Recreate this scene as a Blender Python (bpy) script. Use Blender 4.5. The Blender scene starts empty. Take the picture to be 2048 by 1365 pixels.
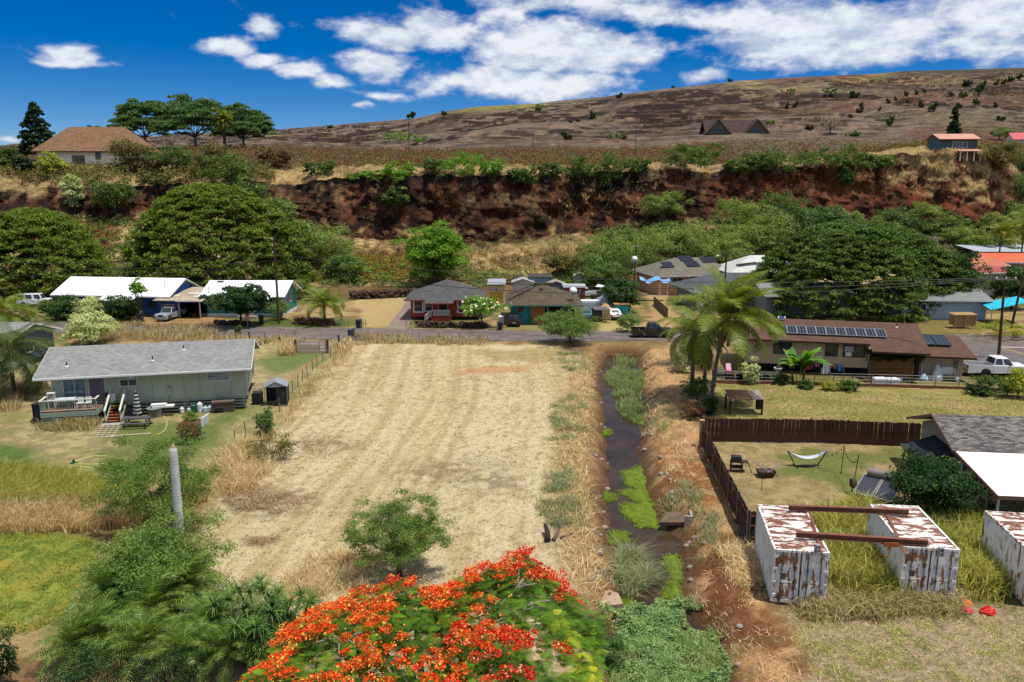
import bpy, math, random
import numpy as np
from mathutils import Vector, Matrix
R = math.radians
sc = bpy.context.scene
col = sc.collection
# ------------------------------------------------------------------ camera, sky, sun, exposure
FPX, CX, CY, PITCH, CAMH = 1540.0, 1024.0, 682.5, R(11.2), 18.9
cam_d = bpy.data.cameras.new('camera'); cam = bpy.data.objects.new('camera', cam_d); col.objects.link(cam)
cam.location = (0, 0, CAMH); cam.rotation_euler = (math.pi/2 - PITCH, 0, 0)
cam_d.sensor_width = 36.0; cam_d.lens = FPX/2048*36; cam_d.clip_end = 6000; cam_d.clip_start = 0.5
sc.camera = cam
SUN_DIR = Vector((0.245, -0.10, 0.965)).normalized()
sun_d = bpy.data.lights.new('sun', 'SUN'); sun = bpy.data.objects.new('sun', sun_d); col.objects.link(sun)
sun_d.energy = 3.3; sun_d.angle = R(0.53); sun_d.color = (1.0, 0.955, 0.88)
sun.rotation_euler = SUN_DIR.to_track_quat('Z', 'Y').to_euler(); sun.location = (40, -20, 120)
sc.view_settings.view_transform = 'Standard'; sc.view_settings.look = 'None'
sc.view_settings.exposure = 0.56; sc.view_settings.gamma = 1.0; sc.view_settings.use_curve_mapping = False
sc.cycles.max_bounces = 5; sc.cycles.transparent_max_bounces = 6; sc.cycles.diffuse_bounces = 3; sc.cycles.glossy_bounces = 2
sc.cycles.transmission_bounces = 3

def ray(px, py):
 xc = (px-CX)/FPX; yc = -(py-CY)/FPX
 return (xc, math.cos(PITCH)+yc*math.sin(PITCH), -math.sin(PITCH)+yc*math.cos(PITCH))
def G(px, py, z=0.0):                       # where a line of sight meets the level z
 d = ray(px, py); t = (z-CAMH)/d[2]
 return Vector((d[0]*t, d[1]*t, z))
def P(px, py, Y):                           # the point on a line of sight at the distance Y
 d = ray(px, py); t = Y/d[1]
 return Vector((d[0]*t, Y, CAMH+d[2]*t))

world = bpy.data.worlds.new('World'); sc.world = world; world.use_nodes = True
def build_world():
 nt = world.node_tree; N = nt.nodes; L = nt.links
 for n in list(N): N.remove(n)
 out = N.new('ShaderNodeOutputWorld'); bg = N.new('ShaderNodeBackground'); L.new(bg.outputs[0], out.inputs[0])
 sky = N.new('ShaderNodeTexSky'); sky.sky_type = 'NISHITA'; sky.sun_disc = False
 sky.sun_elevation = math.asin(SUN_DIR.z); sky.sun_rotation = math.atan2(SUN_DIR.x, SUN_DIR.y)
 sky.altitude = 1500; sky.air_density = 0.8; sky.dust_density = 0.0; sky.ozone_density = 4.0
 tc = N.new('ShaderNodeTexCoord'); sep = N.new('ShaderNodeSeparateXYZ'); L.new(tc.outputs['Generated'], sep.inputs[0])
 def m(op, a, b=None, c=None):
  n = N.new('ShaderNodeMath'); n.operation = op
  for i, v in enumerate((a, b, c)):
   if v is None: continue
   if isinstance(v, (int, float)): n.inputs[i].default_value = v
   else: L.new(v, n.inputs[i])
  return n.outputs[0]
 az = m('ARCTAN2', sep.outputs[0], sep.outputs[1]); el = m('ARCSINE', sep.outputs[2])
 def noise(scale, detail, off, stretch=1.6):
  cb = N.new('ShaderNodeCombineXYZ'); L.new(az, cb.inputs[0]); L.new(m('MULTIPLY', el, stretch), cb.inputs[1]); cb.inputs[2].default_value = off
  n = N.new('ShaderNodeTexNoise'); n.inputs['Scale'].default_value = scale; n.inputs['Detail'].default_value = detail
  n.inputs['Roughness'].default_value = 0.58
  L.new(cb.outputs[0], n.inputs['Vector']); return n
 wn = noise(9, 3, 1.7)
 ws = N.new('ShaderNodeSeparateColor'); L.new(wn.outputs['Color'], ws.inputs[0])
 azw = m('ADD', az, m('MULTIPLY', m('SUBTRACT', ws.outputs[0], .5), .07))
 elw = m('ADD', el, m('MULTIPLY', m('SUBTRACT', ws.outputs[1], .5), .035))
 blobs = [(135,108,60,20,1.05),(130,122,74,9,.95),(534,56,32,22,1.0),(462,102,50,18,1.0),(530,124,62,17,1.0),(605,146,60,17,1.0),(668,164,42,15,.95),(770,74,90,26,1.05),(880,66,90,34,1.1),
    (748,132,62,28,1.0),(768,193,42,12,.9),(728,212,20,8,.8),(1090,95,130,52,1.35),(1010,40,60,34,.9),(1010,165,190,32,1.15),(1200,110,130,50,1.1),(1120,172,170,30,1.1),
    (1290,22,150,34,.95),(1150,5,230,22,1.0),(1570,78,160,50,1.15),(1490,32,150,32,.95),(1760,66,170,56,1.15),(1990,45,120,52,1.05),(1690,118,150,26,1.0),(1420,152,55,16,.95),
    (1810,110,70,22,.9),(2020,0,200,40,1.0),(2250,70,200,55,1.0),(-260,60,160,30,.9),(1250,-60,500,45,.9),(15,278,30,10,.8)]
 def dens(elev):
  tot = None
  for (bx, by, rx, ry, a) in blobs:
   d = Vector(ray(bx, by)).normalized(); a0 = math.atan2(d.x, d.y); e0 = math.asin(d.z)
   u = m('MULTIPLY', m('SUBTRACT', azw, a0), FPX/rx*.93); v = m('MULTIPLY', m('SUBTRACT', elev, e0), FPX/ry*.95)
   g = m('MULTIPLY', m('EXPONENT', m('MULTIPLY', m('ADD', m('MULTIPLY', u, u), m('MULTIPLY', v, v)), -1.0)), a)
   tot = g if tot is None else m('MAXIMUM', tot, g)
  return tot
 base = dens(elw)
 # broken cloud over the rest of the sky, starting above the picture; this unseen cover is thickened for fill light
 up = m('MULTIPLY', m('SUBTRACT', el, .27), 5.0); up = m('MINIMUM', m('MAXIMUM', up, 0), .66)
 behind = m('MULTIPLY', m('LESS_THAN', sep.outputs[1], -0.1), .45)
 base = m('MAXIMUM', base, m('MAXIMUM', up, behind))
 n1 = noise(20, 9, 0.3, 2.0); n2 = noise(5, 2, 4.1, 2.0); el0 = el; el = m('ADD', el0, .011); n4 = noise(20, 5, 0.3, 2.0); el = el0
 nn = m('ADD', m('MULTIPLY', m('SUBTRACT', n1.outputs[0], .5), 1.6), m('MULTIPLY', m('SUBTRACT', n2.outputs[0], .5), .5))
 dn = m('ADD', base, nn)
 mr = N.new('ShaderNodeMapRange'); mr.interpolation_type = 'SMOOTHSTEP'; L.new(dn, mr.inputs[0])
 mr.inputs[1].default_value = .29; mr.inputs[2].default_value = .90
 # thick parts go grey underneath
 n3 = noise(11, 5, 7.7, 2.6)
 core = N.new('ShaderNodeMapRange'); core.interpolation_type = 'SMOOTHSTEP'; L.new(m('ADD', m('ADD', m('MULTIPLY', dn, .42), n3.outputs[0]), m('MULTIPLY', m('SUBTRACT', n1.outputs[0], n4.outputs[0]), 1.7)), core.inputs[0])
 core.inputs[1].default_value = .45; core.inputs[2].default_value = 1.25
 cc = N.new('ShaderNodeMix'); cc.data_type = 'RGBA'; L.new(core.outputs[0], cc.inputs['Factor'])
 cc.inputs['A'].default_value = (2.9, 3.3, 4.2, 1); cc.inputs['B'].default_value = (5.2, 5.3, 5.5, 1)
 hs = N.new('ShaderNodeHueSaturation'); L.new(sky.outputs[0], hs.inputs['Color']); hs.inputs['Saturation'].default_value = 1.5; hs.inputs['Value'].default_value = 0.53
 hs.inputs['Hue'].default_value = .51
 gm = N.new('ShaderNodeGamma'); L.new(hs.outputs[0], gm.inputs[0]); gm.inputs[1].default_value = 1.0
 mx = N.new('ShaderNodeMix'); mx.data_type = 'RGBA'
 L.new(m('MULTIPLY', mr.outputs[0], .92), mx.inputs['Factor']); L.new(gm.outputs[0], mx.inputs['A']); L.new(cc.outputs['Result'], mx.inputs['B'])
 L.new(mx.outputs['Result'], bg.inputs[0]); bg.inputs[1].default_value = 0.12
build_world()

# ------------------------------------------------------------------ colours and materials
def C(r, g, b, k=1.0):
 f = lambda v: ((v/255+.055)/1.055)**2.4 if v > 10 else v/255/12.92
 return (f(r)*k, f(g)*k, f(b)*k)
def nodes(name):
 m = bpy.data.materials.new(name); m.use_nodes = True; nt = m.node_tree
 return m, nt.nodes, nt.links, nt.nodes['Principled BSDF']
def _ramp(N, stops):
 r = N.new('ShaderNodeValToRGB'); e = r.color_ramp.elements
 e[0].position, e[0].color = stops[0][0], (*stops[0][1], 1)
 e[1].position, e[1].color = stops[-1][0], (*stops[-1][1], 1)
 for p, c in stops[1:-1]:
  x = e.new(p); x.color = (*c, 1)
 return r
_mats = {}
def M(name, c, rough=.7, var=.18, scale=2.5, metal=0.0, spec=.3, bump=0.0, bscale=30, c2=None, thr=(.45, .62), obj=True, coat=0.0):
 """painted / plain material: base colour with large stains (c2) and fine grain"""
 if name in _mats: return _mats[name]
 m, N, L, b = nodes(name)
 tc = N.new('ShaderNodeTexCoord'); src = tc.outputs['Object' if obj else 'Generated']
 n = N.new('ShaderNodeTexNoise'); n.inputs['Scale'].default_value = scale; n.inputs['Detail'].default_value = 6; L.new(src, n.inputs['Vector'])
 lo = tuple(max(0, v*(1-var)) for v in c); hi = tuple(min(1, v*(1+var)) for v in c)
 r = _ramp(N, [(.3, lo), (.7, hi)]); L.new(n.outputs[0], r.inputs[0]); o = r.outputs[0]
 if c2 is not None:
  n2 = N.new('ShaderNodeTexNoise'); n2.inputs['Scale'].default_value = scale*1.7; n2.inputs['Detail'].default_value = 8; n2.inputs['Roughness'].default_value = .65
  L.new(src, n2.inputs['Vector'])
  mr = N.new('ShaderNodeMapRange'); mr.inputs[1].default_value, mr.inputs[2].default_value = thr; L.new(n2.outputs[0], mr.inputs[0])
  mx = N.new('ShaderNodeMix'); mx.data_type = 'RGBA'; L.new(mr.outputs[0], mx.inputs['Factor']); L.new(o, mx.inputs['A']); mx.inputs['B'].default_value = (*c2, 1)
  o = mx.outputs['Result']
 L.new(o, b.inputs['Base Color']); b.inputs['Roughness'].default_value = rough; b.inputs['Metallic'].default_value = metal
 b.inputs['Specular IOR Level'].default_value = spec; b.inputs['Coat Weight'].default_value = coat
 if bump:
  n3 = N.new('ShaderNodeTexNoise'); n3.inputs['Scale'].default_value = bscale; n3.inputs['Detail'].default_value = 5; L.new(src, n3.inputs['Vector'])
  bp = N.new('ShaderNodeBump'); bp.inputs['Strength'].default_value = bump; bp.inputs['Distance'].default_value = .05
  L.new(n3.outputs[0], bp.inputs['Height']); L.new(bp.outputs[0], b.inputs['Normal'])
 _mats[name] = m; return m
def glass(name='window_glass', c=(.02, .025, .03), rough=.08):
 if name in _mats: return _mats[name]
 m, N, L, b = nodes(name)
 tc = N.new('ShaderNodeTexCoord'); n = N.new('ShaderNodeTexNoise'); n.inputs['Scale'].default_value = 1.4; L.new(tc.outputs['Object'], n.inputs['Vector'])
 r = _ramp(N, [(.35, c), (.7, tuple(v*2.2+.01 for v in c))]); L.new(n.outputs[0], r.inputs[0]); L.new(r.outputs[0], b.inputs['Base Color'])
 b.inputs['Roughness'].default_value = rough; b.inputs['Specular IOR Level'].default_value = .6
 _mats[name] = m; return m
def shingle_mat(name, c, c2, sx=.32, sy=.15, mortar=.5):
 """asphalt shingles: staggered tabs of uneven colour (the tabs are a few centimetres, too small to model)"""
 if name in _mats: return _mats[name]
 m, N, L, b = nodes(name)
 uv = N.new('ShaderNodeUVMap')
 br = N.new('ShaderNodeTexBrick'); L.new(uv.outputs[0], br.inputs['Vector'])
 br.inputs['Scale'].default_value = 1.0; br.inputs['Brick Width'].default_value = sx; br.inputs['Row Height'].default_value = sy
 br.inputs['Mortar Size'].default_value = .012; br.inputs['Mortar Smooth'].default_value = .3; br.offset = .5
 br.inputs['Color1'].default_value = (*c, 1); br.inputs['Color2'].default_value = (*c2, 1); br.inputs['Mortar'].default_value = (*(v*mortar for v in c2), 1)
 n = N.new('ShaderNodeTexNoise'); n.inputs['Scale'].default_value = .5; n.inputs['Detail'].default_value = 5; L.new(uv.outputs[0], n.inputs['Vector'])
 r = _ramp(N, [(.3, (.88,)*3), (.7, (1.1,)*3)]); L.new(n.outputs[0], r.inputs[0])
 mx = N.new('ShaderNodeMix'); mx.data_type = 'RGBA'; mx.blend_type = 'MULTIPLY'; mx.inputs['Factor'].default_value = 1
 L.new(br.outputs['Color'], mx.inputs['A']); L.new(r.outputs[0], mx.inputs['B']); L.new(mx.outputs['Result'], b.inputs['Base Color'])
 b.inputs['Roughness'].default_value = .9; b.inputs['Specular IOR Level'].default_value = .15
 bp = N.new('ShaderNodeBump'); bp.inputs['Strength'].default_value = .6; bp.inputs['Distance'].default_value = .03; bp.invert = True
 L.new(br.outputs['Fac'], bp.inputs['Height']); L.new(bp.outputs[0], b.inputs['Normal'])
 _mats[name] = m; return m
def leaf_mat(name, c1, c2, c3=None, trans=.3, rough=.6, tc=(1.5, 1.45, .6)):
 """leaves: colour runs from c1 to c2 (a few c3) by the random number each leaf carries"""
 if name in _mats: return _mats[name]
 m, N, L, b = nodes(name)
 at = N.new('ShaderNodeAttribute'); at.attribute_name = 'v'
 st = [(0.0, c1), (.75, c2)] + ([(.97, c3), (1.0, c3)] if c3 else [(1.0, c2)])
 r = _ramp(N, st); L.new(at.outputs['Fac'], r.inputs[0]); L.new(r.outputs[0], b.inputs['Base Color'])
 b.inputs['Roughness'].default_value = rough; b.inputs['Specular IOR Level'].default_value = .25
 if trans:
  t = N.new('ShaderNodeBsdfTranslucent'); mul = N.new('ShaderNodeMix'); mul.data_type = 'RGBA'; mul.blend_type = 'MULTIPLY'; mul.inputs['Factor'].default_value = 1
  L.new(r.outputs[0], mul.inputs['A']); mul.inputs['B'].default_value = (*((1.08, 1.02, .88) if 'grass' in name else tc), 1); L.new(mul.outputs['Result'], t.inputs[0])
  ms = N.new('ShaderNodeMixShader'); ms.inputs[0].default_value = trans; L.new(b.outputs[0], ms.inputs[1]); L.new(t.outputs[0], ms.inputs[2])
  L.new(ms.outputs[0], N['Material Output'].inputs[0])
 _mats[name] = m; return m

# ------------------------------------------------------------------ noise on arrays
def _hash(ix, iy, seed):
 h = (ix.astype(np.int64)*374761393 + iy.astype(np.int64)*668265263 + seed*982451653) & 0xffffffff
 h = ((h ^ (h >> 13))*1274126177) & 0xffffffff
 return ((h ^ (h >> 16)) & 0xffff)/65535.0
def vnoise(x, y, seed=0):
 ix = np.floor(x); iy = np.floor(y); fx = x-ix; fy = y-iy
 fx = fx*fx*(3-2*fx); fy = fy*fy*(3-2*fy)
 a = _hash(ix, iy, seed); b = _hash(ix+1, iy, seed); c = _hash(ix, iy+1, seed); d = _hash(ix+1, iy+1, seed)
 return (a+(b-a)*fx)*(1-fy) + (c+(d-c)*fx)*fy
def fbm(x, y, octv=4, seed=0, gain=.5):
 s = 0; a = 1; t = 0
 for i in range(octv):
  s = s + a*vnoise(x, y, seed+i*17); t += a; a *= gain; x = x*2.03+11.3; y = y*2.03+5.7
 return s/t
def sstep(a, b, x):
 t = np.clip((x-a)/(b-a), 0, 1); return t*t*(3-2*t)
def sdf(poly, X, Y):                         # signed distance to a polygon, negative inside
 d = np.full(X.shape, 1e9); ins = np.zeros(X.shape, bool); n = len(poly)
 for i in range(n):
  ax, ay = poly[i][0], poly[i][1]; bx, by = poly[(i+1) % n][0], poly[(i+1) % n][1]
  ex, ey = bx-ax, by-ay; wx, wy = X-ax, Y-ay
  t = np.clip((wx*ex+wy*ey)/(ex*ex+ey*ey+1e-9), 0, 1)
  d = np.minimum(d, (wx-ex*t)**2+(wy-ey*t)**2)
  c = ((ay > Y) != (by > Y)) & (X < ex*(Y-ay)/((by-ay) if by != ay else 1e-9)+ax)
  ins ^= c
 d = np.sqrt(d); return np.where(ins, -d, d)

# ------------------------------------------------------------------ meshes and tags
def tag(o, label=None, cat=None, group=None, kind=None):
 if label: o['label'] = label
 if cat: o['category'] = cat
 if group: o['group'] = group
 if kind: o['kind'] = kind
 return o
def thing(name, label, cat, loc=(0, 0, 0), rz=0.0, group=None):
 o = bpy.data.objects.new(name, None); col.objects.link(o); o.location = loc; o.rotation_euler = (0, 0, rz)
 o.empty_display_size = .3
 return tag(o, label, cat, group)
def link(name, me, parent=None, loc=None, rot=None, scale=None):
 o = bpy.data.objects.new(name, me); col.objects.link(o)
 if parent: o.parent = parent
 if loc is not None: o.location = loc
 if rot is not None: o.rotation_euler = rot
 if scale is not None: o.scale = scale
 return o
def copy_tree(o, parent=None):
 c = o.copy(); col.objects.link(c); c.parent = parent
 for ch in [x for x in list(bpy.data.objects) if x.parent == o]: copy_tree(ch, c)
 return c
def np_mesh(name, V, F, mat, attrs=None, smooth=False, colr=None):
 """V (n,3); F (m,3|4) or list of such arrays; attrs {name: per-vertex floats}"""
 me = bpy.data.meshes.new(name); Fs = F if isinstance(F, list) else [F]
 Fs = [np.asarray(f, np.int32) for f in Fs if len(f)]
 me.vertices.add(len(V)); me.vertices.foreach_set('co', np.asarray(V, np.float32).ravel())
 lt = np.concatenate([np.full(len(f), f.shape[1], np.int32) for f in Fs]); li = np.concatenate([f.ravel() for f in Fs])
 me.loops.add(len(li)); me.loops.foreach_set('vertex_index', li)
 me.polygons.add(len(lt)); me.polygons.foreach_set('loop_start', np.concatenate(([0], np.cumsum(lt)[:-1])).astype(np.int32))
 if smooth: me.polygons.foreach_set('use_smooth', np.ones(len(lt), bool))
 for k, a in (attrs or {}).items():
  at = me.attributes.new(k, 'FLOAT', 'POINT'); at.data.foreach_set('value', np.asarray(a, np.float32))
 if colr is not None:
  at = me.attributes.new('Col', 'FLOAT_COLOR', 'POINT'); at.data.foreach_set('color', np.asarray(colr, np.float32).ravel())
 me.update(calc_edges=True)
 if mat: me.materials.append(mat)
 return me
class MB:
 """collects boxes, bars, tubes and sheets; build() links them as one mesh object"""
 def __init__(s): s.v = []; s.f = []; s.uv = {}
 def add(s, vs, fs):
  b = len(s.v); s.v += [tuple(v) for v in vs]; s.f += [tuple(i+b for i in f) for f in fs]; return s
 def box(s, x0, y0, z0, x1, y1, z1, T=None):
  vs = [(x, y, z) for z in (z0, z1) for x, y in ((x0, y0), (x1, y0), (x1, y1), (x0, y1))]
  if T is not None: vs = [T @ Vector(v) for v in vs]
  return s.add(vs, [(3, 2, 1, 0), (4, 5, 6, 7), (0, 1, 5, 4), (1, 2, 6, 5), (2, 3, 7, 6), (3, 0, 4, 7)])
 def cbox(s, c, size, rz=0.0, rx=0.0, ry=0.0):
  T = Matrix.Translation(c) @ Matrix.Rotation(rz, 4, 'Z') @ Matrix.Rotation(ry, 4, 'Y') @ Matrix.Rotation(rx, 4, 'X')
  a, b, d = size[0]/2, size[1]/2, size[2]/2
  return s.box(-a, -b, -d, a, b, d, T)
 def bar(s, p0, p1, w, h=None):          # square bar between two points
  return s.tube([p0, p1], [w*.7071, w*.7071], 4, math.pi/4)
 def tube(s, path, rad, n=6, ph=0.0, cap=True):
  path = [Vector(p) for p in path]
  if isinstance(rad, (int, float)): rad = [rad]*len(path)
  rings = []
  for i, p in enumerate(path):
   t = (path[min(i+1, len(path)-1)]-path[max(i-1, 0)])
   t = t.normalized() if t.length > 1e-9 else Vector((0, 0, 1))
   up = Vector((0, 0, 1)) if abs(t.z) < .95 else Vector((1, 0, 0))
   a = t.cross(up).normalized(); b = a.cross(t)
   rings.append([p+(a*math.cos(ph+2*math.pi*k/n)+b*math.sin(ph+2*math.pi*k/n))*rad[i] for k in range(n)])
  b0 = len(s.v); s.v += [tuple(v) for r in rings for v in r]
  for i in range(len(path)-1):
   for k in range(n):
    s.f.append((b0+i*n+k, b0+i*n+(k+1) % n, b0+(i+1)*n+(k+1) % n, b0+(i+1)*n+k))
  if cap: s.f.append(tuple(b0+k for k in range(n))[::-1]); s.f.append(tuple(b0+(len(path)-1)*n+k for k in range(n)))
  return s
 def cyl(s, p0, p1, r0, r1=None, n=12): return s.tube([p0, p1], [r0, r0 if r1 is None else r1], n)
 def lathe(s, prof, c=(0, 0, 0), n=12):
  b0 = len(s.v)
  for r, z in prof:
   for k in range(n): s.v.append((c[0]+r*math.cos(2*math.pi*k/n), c[1]+r*math.sin(2*math.pi*k/n), c[2]+z))
  for i in range(len(prof)-1):
   for k in range(n): s.f.append((b0+i*n+k, b0+i*n+(k+1) % n, b0+(i+1)*n+(k+1) % n, b0+(i+1)*n+k))
  s.f.append(tuple(b0+k for k in range(n))[::-1]); s.f.append(tuple(b0+(len(prof)-1)*n+k for k in range(n))); return s
 def prism(s, pts, vec):                 # polygon pts (3D) swept along vec
  n = len(pts); v = Vector(vec)
  return s.add([Vector(p) for p in pts]+[Vector(p)+v for p in pts], [tuple(range(n))[::-1], tuple(range(n, 2*n))]+[(i, (i+1) % n, n+(i+1) % n, n+i) for i in range(n)])
 def sheet(s, quad, th):                 # thick sheet from a 4+ corner polygon, th downwards along its normal
  q = [Vector(p) for p in quad]; nrm = (q[1]-q[0]).cross(q[2]-q[0]).normalized()
  return s.prism(q, -nrm*th)
 def ball(s, c, r, n=8, m=6, sq=(1, 1, 1)):
  prof = [(max(.001, math.sin(math.pi*i/m))*r, -math.cos(math.pi*i/m)*r) for i in range(m+1)]
  b0 = len(s.v); s.lathe(prof, (0, 0, 0), n)
  for i in range(b0, len(s.v)):
   v = s.v[i]; s.v[i] = (c[0]+v[0]*sq[0], c[1]+v[1]*sq[1], c[2]+v[2]*sq[2])
  return s
 def mesh(s, name, mat, smooth=False, roofuv=False):
  me = bpy.data.meshes.new(name); me.from_pydata(s.v, [], s.f); me.materials.append(mat)
  if smooth: me.polygons.foreach_set('use_smooth', [True]*len(me.polygons))
  if roofuv:                          # texture runs level along each slope
   uv = me.uv_layers.new(name='UVMap')
   for p in me.polygons:
    n = p.normal; h = Vector((-n.y, n.x, 0))
    h = h.normalized() if h.length > 1e-4 else Vector((1, 0, 0)); w = n.cross(h)
    for li in p.loop_indices:
     v = me.vertices[me.loops[li].vertex_index].co; uv.data[li].uv = (v.dot(h), v.dot(w))
  return me
 def build(s, name, mat, parent=None, smooth=False, roofuv=False, loc=None, rz=None, **kw):
  o = link(name, s.mesh(name, mat, smooth, roofuv), parent, loc, (0, 0, rz) if rz is not None else None)
  return tag(o, **kw) if kw else o
# ================================================================== ground
WATER_Z = -1.25
_ch = [(640,1222,1290),(690,1222,1272),(720,1208,1276),(750,1199,1281),(785,1199,1287),(820,1206,1288),(860,1207,1285),(900,1209,1278),(940,1213,1282),(1000,1214,1302),(1040,1214,1318),
    (1065,1216,1345),(1085,1219,1366),(1110,1222,1366),(1150,1235,1368),(1190,1247,1370),(1230,1225,1385),(1290,1226,1425),(1365,1232,1450),(1480,1240,1480),(1700,1250,1560)]
_cy = np.array([G(1240, r[0], WATER_Z).y for r in _ch])[::-1]
_cl = np.array([G(r[1], r[0], WATER_Z).x for r in _ch])[::-1]; _cr = np.array([G(r[2], r[0], WATER_Z).x for r in _ch])[::-1]
CREEK_END = float(G(1240, 688, 0).y)
def creek_d(X, Y):                           # distance outside the water's edge (negative over the water)
 xl = np.interp(Y, _cy, _cl); xr = np.interp(Y, _cy, _cr)
 w = (fbm(X*.7, Y*.7, 3, 91)-.5)*1.1
 return np.maximum(xl-X, X-xr)*1.0+w*.6
def ground_h(X, Y):
 X = np.asarray(X, float); Y = np.asarray(Y, float)
 d = creek_d(X, Y)
 bank = sstep(-.95, 1.9, d)
 open_ = sstep(CREEK_END+.2, CREEK_END-1.2, Y)              # the channel ends at the culvert under the road
 dep = (1-bank)*(1.55)*open_
 flat = sstep(88.5, 93, Y)
 lump = (fbm(X*.55, Y*.55, 4, 3)-.5)*.16+(fbm(X*2.3, Y*2.3, 3, 5)-.5)*.10
 near = np.exp(-np.clip(d, 0, 9)**2/9)*open_
 rub = (fbm(X*1.9, Y*1.9, 4, 8)-.5)*.3*near*sstep(.1, 1.0, d)
 return -dep + (lump+rub)*(1-flat) - .02*(1-flat)
def gz(x, y): return float(ground_h(np.array([x]), np.array([y]))[0])
def GP(px, py):                              # a point on the ground seen at this spot of the photograph
 p = G(px, py, 0.0)
 for _ in range(3): p = G(px, py, gz(p.x, p.y))
 return p
poly = lambda pts: [G(x, y)[:2] for x, y in pts]
def lerpc(A, c, m): return A*(1-m[..., None])+np.array(c)*m[..., None]
KG = .60
ROAD_FAR = [(-900,632),(0,644),(220,648),(400,652),(700,657),(1000,661),(1300,665),(1600,668),(1960,671),(2600,676)]
ROAD_NEAR = [(-900,648),(0,664),(220,668),(400,672),(700,680),(1000,683),(1200,684),(1340,681),(1600,682),(1900,694),(2600,702)]
def road_y(tab, X, Y):
 pts = sorted(G(x, y)[:2] for x, y in tab); return np.interp(X, [p[0] for p in pts], [p[1] for p in pts])
def build_ground():
 rows = [14.0]
 while rows[-1] < 152: rows.append(rows[-1]*1.0042+.012)
 Yr = np.array(rows); u = np.sign(np.linspace(-1, 1, 561))*np.abs(np.linspace(-1, 1, 561))**1.12
 U, YY = np.meshgrid(u, Yr); X = U*(YY*.86+11); Y = YY
 Z = ground_h(X, Y); d = creek_d(X, Y)
 n1 = fbm(X*.12, Y*.12, 4, 11); n2 = fbm(X*.5, Y*.5, 4, 12); n3 = fbm(X*1.7, Y*1.7, 4, 13); n4 = fbm(X*5, Y*5, 3, 14)
 A = np.zeros(X.shape+(3,)); A[:] = C(186,160,112,KG)
 A = lerpc(A, C(150,118,80,KG), sstep(.45,.65,n2))
 A = lerpc(A, C(120,118,66,KG), sstep(.5,.66,n1)*.6)
 def zone(pts, c, w=.5, amp=2.0, k=1.0, nn=None):
  s = sdf(poly(pts), X, Y)+((n2 if nn is None else nn)-.5)*amp*2
  return sstep(w, -w, s)*k
 # lawn of the green house: tan with green patches
 lawn = zone([(-900,1010),(-900,790),(0,770),(90,700),(520,675),(640,684),(700,686),(690,700),(600,790),(545,860),(440,925),(400,970),(230,960),(60,955)], None, .6, .5)
 lc = np.zeros_like(A); lc[:] = C(190,172,124,.66)
 lc = lerpc(lc, C(160,142,106,KG), sstep(.42,.6,n3)*.8)
 lc = lerpc(lc, C(136,142,82,KG), sstep(.46,.62,n1*.5+n2*.5)*.6)
 for pts, c, k in (([(-300,880),(60,890),(110,925),(40,950),(-300,955)], C(92,120,52,KG), .9),([(225,840),(420,845),(440,800),(500,815),(440,900),(330,900),(200,880)], C(100,124,56,KG), .8),
       ([(515,715),(600,705),(680,690),(640,730),(560,745),(515,735)], C(104,130,70,KG), .8),([(180,905),(330,880),(420,915),(240,940)], C(96,118,54,KG), .7)):
  lc = lerpc(lc, c, zone(pts, None, 1.2, 1.6, k))
 lc = lerpc(lc, C(186,150,112,KG), zone([(590,752),(645,715),(660,705),(640,712),(600,735),(560,770),(520,800),(540,800)], None, .4, .6, .8))
 A = A*(1-lawn[..., None])+lc*lawn[..., None]
 # mown straw field with tractor tracks running away from the camera
 fld = zone([(705,684),(972,690),(1100,690),(1150,706),(1150,760),(1120,850),(1110,980),(1120,1100),(1180,1180),(1240,1500),(380,1500),(395,1050),(420,960),(530,885),(575,830),(625,780)], None, .9, 1.1)
 fc = np.zeros_like(A); fc[:] = C(226,206,160,.62)
 fc = lerpc(fc, C(212,186,142,KG), sstep(.42,.66,n2)*.4)
 q = G(880, 760); q2 = G(800, 1000); ang = math.atan2(q.x-q2.x, q.y-q2.y)
 s_ = X*math.cos(ang)-Y*math.sin(ang)+ (fbm(X*.03, Y*.03, 2, 40)-.5)*4
 t_ = X*math.sin(ang)+Y*math.cos(ang)
 tr = fbm(s_*1.5, t_*.035, 4, 41)
 fc = lerpc(fc, C(234,214,174,KG), sstep(.5,.66,tr)*.7)
 fc = lerpc(fc, C(186,158,112,KG), sstep(.5,.34,tr)*.42)
 fc = lerpc(fc, C(180,152,108,KG), sstep(.56,.7,n3)*.5*sstep(.42,.6,n1))
 fc = lerpc(fc, C(140,124,84,KG), sstep(.63,.74,n4)*.55)
 fc = lerpc(fc, C(212,162,106,KG), zone([(930,735),(1070,728),(1060,745),(900,750)], None, .5, 1, .7))
 fc = lerpc(fc, C(172,152,92,KG), zone([(950,700),(1130,697),(1120,725),(990,718)], None, .6, 2, .6))
 for cx_, cy_, r_ in ((525,1000,2.2),(640,890,1.6),(520,1080,.6),(905,945,2.6),(1010,965,1.2)):
  c = G(cx_, cy_); g = np.exp(-(((X-c.x)/1.5)**2+((Y-c.y))**2)/r_**2)
  fc = lerpc(fc, C(108,86,62,KG), np.clip(g*1.5*sstep(.3,.62,n3), 0, 1)*(.85 if cx_ < 600 else .45))
 A = A*(1-fld[..., None])+fc*fld[..., None]
 # creek banks: dry grass and red earth
 bk = np.exp(-np.clip(d-.3, 0, 9)**2/ (2.1**2))*sstep(CREEK_END+1, CREEK_END-1, Y)
 A = lerpc(A, C(158,120,82,KG), bk*.95)
 A = lerpc(A, C(196,160,108,KG), bk*sstep(.5,.66,n3)*.8)
 A = lerpc(A, C(128,108,92,KG), bk*sstep(.55,.7,n2)*.7)
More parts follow.
